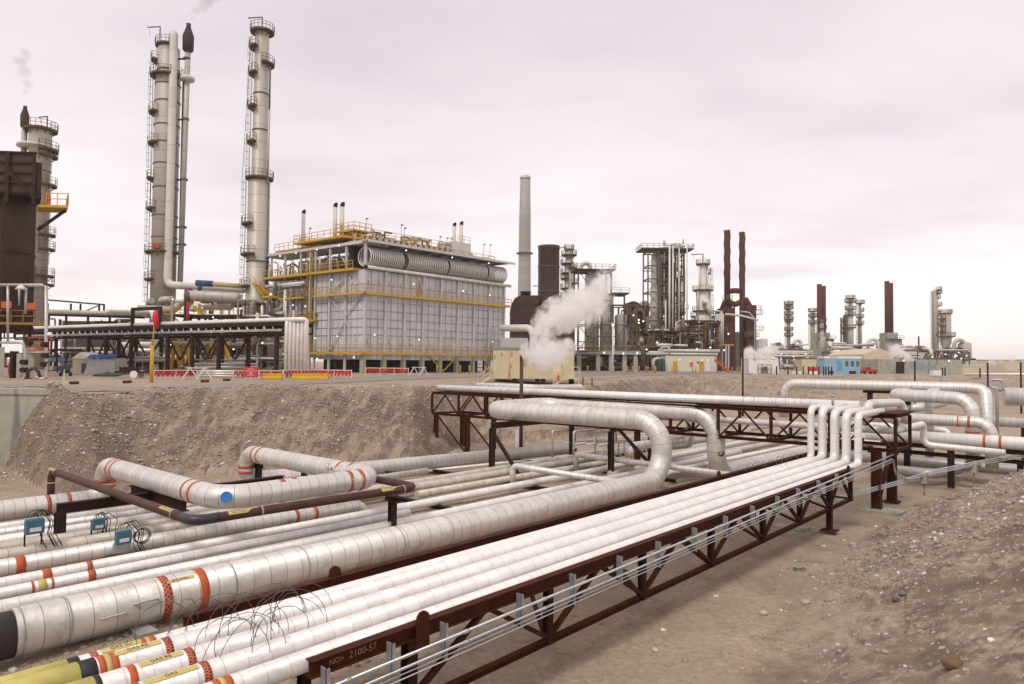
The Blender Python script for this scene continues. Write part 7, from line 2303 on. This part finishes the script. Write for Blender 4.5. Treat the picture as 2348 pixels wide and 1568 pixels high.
clutter(hd, f, 0, solve_x(f, 2235), -1, 5, .5, yz(800, 220, 2150) - PL, 44, 91, rr=(.12, .4))
lamp_row(hd, [f.p(solve_x(f, v), -1.6, yz(y, 220, v) - PL) for v, y in ((2130, 818), (2160, 812), (2190, 808), (2196, 822), (2208, 815))], .2)
for (v, yt_, lb) in ((1928, 737, 'lone thin brown pole beside the far rusty vessel'), (2106, 771, 'short brown pole left of the tall grey tower')):
    q = aty(v, 812, 250); b = MB(); b.tube([V((q.x, 250, PL)), V((q.x, 250, yz(yt_, 250, v)))], .28, 8); tag(b.build('pole', REDB), lb, 'pole')

# ------------------------------------------------------------------ low buildings on the right
def building(name, label, v0, v1, ytop, Y, depth, mat, roofm=None, ridge=0, cat='building'):
    f = Fr((aty(v0, 840, Y).x, Y, PL), (1, 0)); w = solve_x(f, v1); h = yz(ytop, Y, (v0 + v1) / 2) - PL
    t = thing(name, label, cat, f.p(w / 2, 0, 0))
    b = MB()
    if ridge:
        b.add([f.p(0, 0, 0), f.p(w, 0, 0), f.p(w, 0, h), f.p(w * .55, 0, h + ridge), f.p(0, 0, h), f.p(0, depth, 0), f.p(w, depth, 0), f.p(w, depth, h), f.p(w * .55, depth, h + ridge), f.p(0, depth, h)],
              [(0, 1, 2, 3, 4), (9, 8, 7, 6, 5), (0, 5, 6, 1), (1, 6, 7, 2), (4, 9, 5, 0), (2, 7, 8, 3), (3, 8, 9, 4)])
    else:
        b.box(0, w, 0, depth, 0, h, f)
    b.build('wall', mat, t)
    if roofm and not ridge:
        b = MB(); b.box(-.15, w + .15, -.15, depth, h, h + .18, f); b.build('roof', roofm, t)
    return t, f, w, h


t, f, w, h = building('control_hut', 'long cream hut with a yellow door and red sign beneath the pipe racks', 1525, 1643, 814.5, 158, 5, paint('cream_wall', (.68, .63, .50), (.62, .57, .45), scale=.5), DKGREY)
for v, m, nm in ((1548, YEL, 'yellow_door'), (1608, YEL, 'yellow_door'), (1622, WHITEP, 'white_door')):
    x = solve_x(f, v); b = MB(); b.box(x - .5, x + .5, -.05, -.002, .1, 2.3, f); b.build(nm, m, t)
x = solve_x(f, 1585); b = MB(); b.box(x - .35, x + .35, -.05, -.002, 1.0, 2.1, f); b.build('red_sign', REDS, t)
for k in range(3): flat_text(('NO', 'SMOKING', 'AREA')[k], f.p(x, -.052, 1.8 - .32 * k), (1, 0, 0), (0, 0, 1), .22, WHITEP, t)
x = solve_x(f, 1600); b = MB(); b.box(x - .25, x + .25, -.05, -.002, 1.9, 2.3, f); b.build('blue_sign', BLUEP, t)
lamp_row(t, [f.p(solve_x(f, v), -.3, 2.7) for v in (1558, 1609, 1622)], .13)
b = MB(); railing(b, [f.p(solve_x(f, 1538), -.8, .1), f.p(solve_x(f, 1552), -.8, .1)], t=.07, step=1); b.build('handrail', YEL, t)
b = MB(); q = aty(1652, 850, 156); stairs(b, V((q.x + 1.6, 156, PL)), V((q.x - 1.4, 156, PL + 2.6)), (0, -1, 0), .9, .1); tag(b.build('stair_flight', ORANGE), 'small orange stair flight at the right end of the cream hut', 'stairs')
for k, v in enumerate((1511, 1519)):
    q = aty(v, 846, 157); b = MB(); b.lathe((q.x, 157, PL), [(.5, 0), (.55, .3), (.55, 2.6), (.3, 2.9)], 14); tag(b.build('green_tank', flat('dark_green', (.02, .05, .035))), ['left one of two dark green upright tanks beside the cream hut', 'right one of two dark green upright tanks against the cream hut'][k], 'tank')
# plastic wrapped enclosure
t = thing('wrapped_tent', 'white plastic sheeted enclosure with steam escaping above it', 'tent', aty(1750, 857, 128))
f = Fr((aty(1715, 857, 128).x, 128, PL), (1, 0)); w = solve_x(f, 1784); h = yz(822, 128, 1750) - PL
b = MB(); vs = []; fs = []; N_, M_ = 26, 7
for i in range(N_ + 1):
    for j in range(M_ + 1):
        x = w * i / N_; z = h * j / M_
        vs.append(f.p(x, -.12 * math.sin(i * 1.35) * (1 - j / M_) - .5 * (1 - j / M_), z + .12 * math.sin(i * .8 + j)))
for i in range(N_):
    if 10 <= i <= 15: M2 = 3
    else: M2 = 0
    for j in range(M2, M_):
        a_ = i * (M_ + 1) + j; fs.append((a_, a_ + M_ + 1, a_ + M_ + 2, a_ + 1))
b.add(vs, fs, True)
b.box(0, w, .4, .5, 0, h, f); b.box(0, .1, .0, 4, 0, h, f); b.box(w - .1, w, 0, 4, 0, h, f)
b.add([f.p(-.1, -.1, h), f.p(w + .1, -.1, h), f.p(w + .1, 4, h), f.p(-.1, 4, h), f.p(w * .1, 2, h + .7), f.p(w * .85, 2, h + .6)], [(0, 1, 5, 4), (1, 2, 5), (2, 3, 4, 5), (3, 0, 4)])
b.build('plastic_sheet', paint('white_plastic_sheet', (.78, .75, .70), (.66, .63, .58), rough=.45, scale=1.2), t)
b = MB(); x = w * .5
railing(b, [f.p(x - 1.2, -.7, 0), f.p(x + 1.2, -.7, 0)], h=1.7, t=.09, step=.8); b.build('frame_poles', YELD, t)
# blue trailer
t, f, w, h = building('blue_trailer', 'light blue site trailer with white roof band on dark wheels', 1890, 1972, 822, 138, 3, paint('sky_blue_siding', (.27, .44, .56), (.23, .39, .51), scale=.6), None, cat='trailer')
b = MB(); b.box(-.1, w + .1, -.06, 3.05, h, h + .45, f); b.build('roof_band', WHITEP, t)
flat_text('ATCO', f.p(solve_x(f, 1912), -.062, h + .22), (1, 0, 0), (0, 0, 1), .55, BLACKT, t, 'sign_lettering')
for v in (1941, 1954, 1966): x = solve_x(f, v); b = MB(); b.box(x - .3, x + .3, -.05, -.002, h * .5, h * .85, f); b.build('window', DKGREY, t)
x = solve_x(f, 1924); b = MB(); b.box(x - .45, x + .45, -.04, -.002, .6, h * .85, f); b.build('door', paint('blue_door', (.16, .35, .52)), t)
for v in (1905, 1950, 1957): x = solve_x(f, v); b = MB(); b.tube([f.p(x, -.06, .3), f.p(x, -.3, .3)], .36, 16); b.build('wheel', BLACKT, t)
# red pickup
t = thing('red_pickup', 'old red pickup truck parked beside the blue trailer', 'pickup truck', aty(1992, 857, 140))
f = Fr((aty(1975, 857, 140).x, 140, PL), (1, .05))
REDC = paint('red_car_paint', (.55, .04, .04), (.48, .03, .03), rough=.35)
b = MB(); pr = [(0, .45), (0, .85), (1.15, .95), (1.45, 1.45), (2.3, 1.47), (2.45, .98), (4.3, .95), (4.35, .45)]
m = len(pr)
for sc3, y0, y1 in ((1, 0, 1.75),):
    b.add([f.p(x * .78, y0, z) for x, z in pr] + [f.p(x * .78, y1, z) for x, z in pr], [tuple(range(m))[::-1], tuple(range(m, 2 * m))] + [(i, (i + 1) % m, (i + 1) % m + m, i + m) for i in range(m)])
b.build('body', REDC, t, bevel=.05)
b = MB(); b.add([f.p(x * .78, -.01, z) for x, z in ((1.28, 1.0), (1.52, 1.38), (2.2, 1.4), (2.3, 1.0))], [(0, 1, 2, 3)]); b.build('side_window', BLACKPIPE, t)
for x in (.65, 2.75):
    for y in (-.02, 1.55): b = MB(); b.tube([f.p(x, y, .33), f.p(x, y + .2, .33)], .33, 16); b.build('wheel', BLACKT, t)
b = MB(); b.box(-.05, .0, 0.1, 1.65, .42, .52, f); b.build('bumper', STEEL_GALV, t)
building('warehouse', 'tan gabled warehouse behind the grey block building', 1981, 2050, 812, 190, 22, BEIGE, ridge=1.6)
t, f, w, h = building('block_building', 'long grey concrete block building with dark doorway', 2012, 2205, 824, 150, 12, CONC)
for v, y0, y1, m, nm in ((2063, .1, 2.6, STEEL_DARK, 'doorway'), (2104, .9, 2.5, paint('grey_blue_panel', (.28, .33, .38)), 'panel'), (2136, 1, 2, paint('grey_blue_panel', (.28, .33, .38)), 'panel')):
    x = solve_x(f, v); b = MB(); b.box(x - (1 if nm == 'panel' else .9) * (1.6 if v == 2104 else 1), x + (1.6 if v == 2104 else .9), -.06, -.003, y0, y1, f); b.build(nm, m, t)
lamp_row(t, [f.p(solve_x(f, v), -.3, 2.9) for v in (2070, 2173)], .16)
building('low_building', 'low beige building right of the grey block building', 2206, 2266, 838, 190, 10, BEIGE, WHITEP)
building('brown_building', 'distant brown shed near the right horizon', 2303, 2341, 826, 330, 20, BEIGE, DKGREY)
building('yellow_shed', 'pair of small tan sheds behind the red skip', 1838, 1872, 822, 165, 4, CREAM, DKGREY, cat='shed')
b = MB(); p = aty(2210, 858, 128); q = aty(2420, 858, 118); b.tube([p, q], .22, 10); tag(b.build('ground_pipe', WHITE), 'long thin white pipe along the ground at far right', 'pipe')
t = thing('skip', 'red steel skip beside white concrete blocks', 'skip', aty(1865, 855, 134)); q = aty(1856, 855, 134)
f = Fr((q.x, 134, PL), (1, 0)); b = MB(); b.box(0, 1.5, 0, 1, .3, 1.25, f); b.build('skip_body', RED, t); b = MB(); b.box(-.05, 1.55, -.05, 1.05, 1.26, 1.34, f); b.build('skip_rim', REDS, t)
for k, v in enumerate((1824, 1834, 1859, 1869, 1754)):
    q = aty(v, 857, 132 - 3 * (k > 1)); b = MB(); b.box(q.x - .6, q.x + .35, q.y, q.y + .5, PL, PL + .5 + .02 * k)
    tag(b.build('concrete_block', WHITEP), ['leftmost white concrete block left of the red skip', 'second white concrete block left of the red skip', 'white concrete block under left part of the red skip', 'white concrete block under right end of red skip', 'pale concrete block in front of the sheeted enclosure'][k], 'block')
q = aty(2150, 862, 118); b = MB(); b.box(q.x - .8, q.x + .8, 118, 119, PL + .1, PL + 1.0); tag(b.build('white_box', WHITEP), 'small white box before the grey block building', 'box')
# bollards and posts
bg_ = 'yellow bollards along the gravel yard'
mbp = MB(); mbp.lathe((0, 0, 0), [(.10, 0), (.10, 1.15), (.07, 1.22), (.01, 1.24)], 12)
proto = mbp.build('bollard', YEL, loc=(0, 0, 0)); tag(proto, 'upright yellow bollard at the edge of the gravel yard', 'bollard', bg_)
for i, (v, Y) in enumerate([(1347, 120), (1370, 125), (1403, 122), (1407, 128), (1438, 126), (1450, 120), (1465, 132), (1480, 132), (1485, 132), (1501, 124), (1503, 130), (1548, 122), (1588, 126), (1595, 130), (1643, 135), (1670, 135), (1678, 136), (1690, 137), (1697, 137), (1704, 138), (1710, 138), (1055, 96), (1076, 97), (880, 92), (1002, 95), (1112, 97)]):
    q = aty(v, 840, Y); o = proto if i == 0 else dup(proto); o.location = (q.x, Y, PL + .01)
pg_ = 'dark posts along the far bank edge'
mbp = MB(); mbp.lathe((0, 0, 0), [(.11, 0), (.11, 1.45), (.06, 1.5)], 10)
proto = mbp.build('post', STEEL_DARK, loc=(0, 0, 0)); tag(proto, 'short dark steel post at the far bank edge', 'post', pg_)
for i, (v, Y) in enumerate([(1780, 119), (1806, 120), (1826, 118), (1841, 118), (1853, 119), (1864, 118), (1877, 117), (1888, 117), (1893, 118), (1899, 117), (1906, 117), (2160, 116), (2166, 118), (2246, 112)]):
    q = aty(v, 850, Y); o = proto if i == 0 else dup(proto); o.location = (q.x, Y, PL)
for (v, yt_, yb, Y, lb, cut) in ((1194, 814, 1000, 40, 'dark pipe post with slanted tip rising in front of the cream trailer', True), (1702.5, 802, 912, 75, 'tall dark post standing on the bank at centre right', False), (2097, 827, 880, 85, 'dark post in front of the grey block building', False), (2264, 832, 876, 82, 'dark post near the right edge behind the pipes', False), (2340, 830, 880, 82, 'dark post nearest the right edge', False)):
    q = aty(v, yb, Y); tz = yz(yt_, Y, v); r_ = .10 if not cut else .105
    gz = H(q.x, q.y)
    b = MB(); b.tube([V((q.x, q.y, gz)), V((q.x, q.y, tz - (.35 if cut else 0)))], r_, 14)
    if cut:
        b.tube([V((q.x, q.y, tz - .36)), V((q.x - .04, q.y, tz - .12)), V((q.x - .085, q.y, tz))], [r_, r_ * .75, .02], 14)
    tag(b.build('post', BROWNPIPE if cut else STEEL_DARK), lb, 'post')
# light poles
for (v, yt_, Y, arm, lb) in ((1404.5, 741, 118, 0, 'slim white light pole in front of the domed vessels'), (1730, 728, 128, -26, 'grey light pole with a long curved arm before the red brown heater')):
    q = aty(v, 850, Y); tz = yz(yt_, Y, v); t = thing('light_pole', lb, 'light pole', (q.x, Y, PL))
    b = MB(); pts = [V((q.x, Y, PL)), V((q.x, Y, tz - (.2 if arm else 0)))]
    if arm: pts += [V((q.x + arm * .45 * Y / F, Y, tz + .9)), V((q.x + arm * Y / F, Y, tz + 1.1))]
    b.tube(pts, .13, 10); b.build('mast', STEEL_GALV if arm else WHITEP, t)
    b = MB(); e = pts[-1]; b.hexa(e + V((-.2 if arm else 0, 0, 0)), (.35, 0, 0), (0, .15, 0), (0, 0, .09)); b.build('lamp_head', OLD_ALU, t)
    if not arm: lampat(t, e - Z3 * .25, .2)
# low parts fence of sticks near the bank
for k, v in enumerate((1336, 1357)):
    q = aty(v, 868, 68); gz = H(q.x, q.y); b = MB(); b.beam(V((q.x, q.y, gz)), V((q.x, q.y, gz + .8)), .09, .09); tag(b.build('wooden_stake', YELD), ['left wooden stake right of the cream trailer', 'right wooden stake right of the cream trailer'][k], 'stake')

# ------------------------------------------------------------------ worker behind the barrier
def skin(name, joints, edges, mat, parent, sub=2):
    """one continuous surface grown round a joint skeleton: joints = [(x, y, z, radius)]"""
    me = bpy.data.meshes.new(name)
    o0 = root_loc(parent) if parent else V((0, 0, 0))
    me.from_pydata([V(j[:3]) - o0 for j in joints], edges, [])
    me.materials.append(mat)
    o = bpy.data.objects.new(name, me); COL.objects.link(o); o.parent = parent
    o.modifiers.new('skin', 'SKIN')
    if not me.skin_vertices: me.skin_vertices.new() if hasattr(me.skin_vertices, 'new') else None
    dg = me.skin_vertices[0].data
    for i, j in enumerate(joints):
        r_ = j[3] if isinstance(j[3], tuple) else (j[3], j[3])
        dg[i].radius = r_; dg[i].use_root = (i == 0)
    m = o.modifiers.new('sub', 'SUBSURF'); m.levels = m.render_levels = sub
    return o


pw = aty(417, 866, 67.5); px0, py0 = pw.x, 67.5
person = thing('person', 'worker in dark blue jacket and red hard hat leaning over pipes behind the barrier', 'person', (px0, py0, PL))
Pn = lambda x, y, z, r: (px0 + x, py0 + y, PL + z, r)
SKINC = flat('skin_tone', (.45, .25, .18), .6); JACK = flat('dark_blue_jacket', (.03, .04, .075), .8); JEAN = flat('work_trousers', (.06, .07, .10), .8)
J = [Pn(0, 0, .92, (.15, .12)), Pn(.10, 0, 1.12, (.14, .11)), Pn(.24, -.02, 1.32, (.17, .12)), Pn(.31, -.03, 1.42, .06), Pn(.35, -.04, 1.50, .075), Pn(.38, -.05, 1.60, .095), Pn(.395, -.055, 1.68, .07),
     Pn(.24, -.20, 1.34, .06), Pn(.40, -.26, 1.12, .045), Pn(.60, -.22, 1.02, .032), Pn(.66, -.21, 1.01, .035),
     Pn(.24, .17, 1.33, .06), Pn(.38, .24, 1.10, .045), Pn(.58, .20, 1.00, .032), Pn(.64, .19, .99, .035),
     Pn(-.02, -.10, .86, .09), Pn(.05, -.12, .48, .06), Pn(-.04, -.12, .09, .042), Pn(.10, -.13, .04, .035),
     Pn(-.02, .10, .86, .09), Pn(.0, .13, .48, .06), Pn(-.10, .13, .09, .042), Pn(.04, .14, .04, .035)]
E = [(0, 1), (1, 2), (2, 3), (3, 4), (4, 5), (5, 6), (2, 7), (7, 8), (8, 9), (9, 10), (2, 11), (11, 12), (12, 13), (13, 14), (0, 15), (15, 16), (16, 17), (17, 18), (0, 19), (19, 20), (20, 21), (21, 22)]
n0 = len(J)
for hand, sy in ((10, -1), (14, 1)):
    hx_, hy_, hz2 = J[hand][0], J[hand][1], J[hand][2]
    for q in range(5):
        a = (q - 2) * .018
        if q == 4: J += [(hx_ + .01, hy_ - sy * .05, hz2, .011), (hx_ + .05, hy_ - sy * .065, hz2 - .02, .009)]
        else: J += [(hx_ + .05, hy_ + a, hz2 - .005, .010), (hx_ + .09 - abs(a) * .4, hy_ + a, hz2 - .04, .008)]
        E += [(hand, len(J) - 2), (len(J) - 2, len(J) - 1)]
skin('body', J, E, SKINC, person)
sc4 = lambda idx, k: [tuple(list(J[i][:3]) + [tuple(x * k for x in J[i][3]) if isinstance(J[i][3], tuple) else J[i][3] * k + .012]) for i in idx]
skin('jacket', sc4([0, 1, 2, 7, 8, 9, 11, 12, 13], 1.14), [(0, 1), (1, 2), (2, 3), (3, 4), (4, 5), (2, 6), (6, 7), (7, 8)], JACK, person)
skin('trousers', sc4([0, 15, 16, 17, 19, 20, 21], 1.10), [(0, 1), (1, 2), (2, 3), (0, 4), (4, 5), (5, 6)], JEAN, person)
b = MB(); b.lathe((px0 + .385, py0 - .055, PL + 1.64), [(.155, 0), (.155, .015), (.125, .02), (.12, .07), (.09, .12), (.04, .145), (.005, .15)], 20); b.build('hard_hat', flat('red_hard_hat', (.65, .04, .03), .4), person)
for sy in (-.035, .035):
    b = MB(); b.lathe((px0 + .475, py0 - .055 + sy, PL + 1.60), [(.003, -.008), (.011, 0), (.003, .008)], 8); b.build('eye', BLACKT, person)
b = MB(); b.tube([(px0 + .47, py0 - .055, PL + 1.59), (px0 + .50, py0 - .055, PL + 1.565)], .013, 8); b.build('nose', SKINC, person)
b = MB(); b.tube([(px0 + .474, py0 - .085, PL + 1.535), (px0 + .474, py0 - .025, PL + 1.535)], .006, 6); b.build('mouth', flat('lip', (.3, .12, .1)), person)
# ------------------------------------------------------------------ steam
def steam(name, label, blobs, dens, col, nscale=1.4, vox=.25, aniso=.2):
    """blobs = [(photo x, photo y, distance, photo radius)]; a closed cloud whose density fades out from the blob centres"""
    C_ = []; W_ = []
    for q in blobs:
        x, y, Y, r = q[:4]
        C_.append((aty(x, y, Y), r * 1.05 * Y / F)); W_.append(q[4] if len(q) > 4 else 0.0)
    b = MB()
    pv, pf = ico(1, 1.0, 1, 2)
    bm = bmesh.new(); bmesh.ops.create_icosphere(bm, subdivisions=2, radius=1)
    pv = [v.co.copy() for v in bm.verts]; pf = [[v.index for v in f.verts] for f in bm.faces]; bm.free()
    for c, r in C_:
        b.add([c + q * r * 1.25 for q in pv], pf, True)
    k = bpy.data.materials.new(name + '_volume'); k.use_nodes = True
    n = k.node_tree; n.nodes.clear()
    o_ = n.nodes.new('ShaderNodeOutputMaterial'); v = n.nodes.new('ShaderNodeVolumePrincipled')
    v.inputs['Color'].default_value = (*col, 1); v.inputs['Anisotropy'].default_value = aniso
    n.links.new(v.outputs[0], o_.inputs['Volume'])
    g_ = n.nodes.new('ShaderNodeNewGeometry')
    ns = n.nodes.new('ShaderNodeTexNoise'); ns.inputs['Scale'].default_value = nscale; ns.inputs['Detail'].default_value = 9; ns.inputs['Roughness'].default_value = .68
    n.links.new(g_.outputs['Position'], ns.inputs['Vector'])

    def M(op, a, b_=None, c=None, cl=False):
        x = n.nodes.new('ShaderNodeMath'); x.operation = op; x.use_clamp = cl
        for i, y in enumerate((a, b_, c)):
            if y is None: continue
            if isinstance(y, (int, float)): x.inputs[i].default_value = y
            else: n.links.new(y, x.inputs[i])
        return x.outputs[0]
    acc = None
    for (c, r), w_ in zip(C_, W_):
        d = n.nodes.new('ShaderNodeVectorMath'); d.operation = 'DISTANCE'
        n.links.new(g_.outputs['Position'], d.inputs[0]); d.inputs[1].default_value = tuple(c)
        f = M('MULTIPLY_ADD', d.outputs['Value'], -1 / (r * 1.25), 1.0 - w_)
        acc = f if acc is None else M('SMOOTH_MAX', acc, f, .15)
    e = M('ADD', acc, M('MULTIPLY_ADD', ns.outputs[0], 3.6, -1.95))
    e = M('MULTIPLY', e, 1.9, None, True)
    n.links.new(M('MULTIPLY', e, dens), v.inputs['Density'])
    o = b.build(name, k)
    m = o.modifiers.new('skin', 'REMESH'); m.mode = 'VOXEL'; m.voxel_size = vox
    return tag(o, label, kind='stuff')


steam('steam', 'white steam plume drifting over the cream trailer',
      [(1215, 806, 46, 22), (1240, 812, 46, 33), (1268, 812, 47, 34), (1292, 806, 47, 24), (1240, 790, 47, 20), (1247, 772, 48, 19), (1242, 755, 49, 24), (1255, 737, 50, 33), (1285, 722, 51, 40), (1318, 712, 53, 42, .05), (1348, 698, 54, 46, .12), (1370, 668, 55, 40, .24), (1388, 645, 56, 36, .32), (1300, 790, 47, 16)],
      2.3, (.995, .985, .985), nscale=1.25, vox=.22)
steam('steam', 'small white puff above the sheeted enclosure', [(1718, 808, 122, 14), (1735, 812, 122, 13), (1755, 808, 123, 15), (1775, 800, 124, 12)], 1.8, (.995, .985, .985), nscale=.6, vox=.4)
steam('steam', 'white steam wisp above the grey block building', [(2048, 803, 146, 15), (2062, 812, 146, 13), (2080, 820, 146, 9), (2092, 824, 146, 6)], 1.8, (.995, .985, .985), nscale=.55, vox=.4)
steam('steam', 'distant low steam near the right horizon', [(2275, 829, 300, 9), (2295, 826, 300, 9), (2320, 822, 300, 8)], .35, (.97, .95, .95), nscale=.3, vox=.8)
steam('smoke', 'faint grey smoke leaving the silencer of the fat column', [(442, 38, 118, 9), (450, 26, 118, 12), (462, 14, 118, 15), (475, 2, 118, 18), (492, -14, 118, 20)],   .34, (.72, .68, .70), nscale=.6, vox=.5)
steam('smoke', 'faint grey smoke above the far left silencer', [(58, 212, 105, 10), (62, 190, 105, 13), (56, 165, 105, 15), (48, 140, 105, 16), (58, 122, 105, 12)], .30, (.70, .66, .68), nscale=.6, vox=.5)
S.cycles.volume_step_rate = 1.0

# ------------------------------------------------------------------ thin air haze
b = MB(); b.box(-1400, 3200, -40, 4200, -1.6, 75)
hz_ = bpy.data.materials.new('air'); hz_.use_nodes = True
n = hz_.node_tree; n.nodes.clear()
o_ = n.nodes.new('ShaderNodeOutputMaterial'); v = n.nodes.new('ShaderNodeVolumePrincipled')
v.inputs['Color'].default_value = (.97, .95, .95, 1); v.inputs['Density'].default_value = .00022
n.links.new(v.outputs[0], o_.inputs['Volume'])
tag(b.build('haze', hz_), kind='stuff')
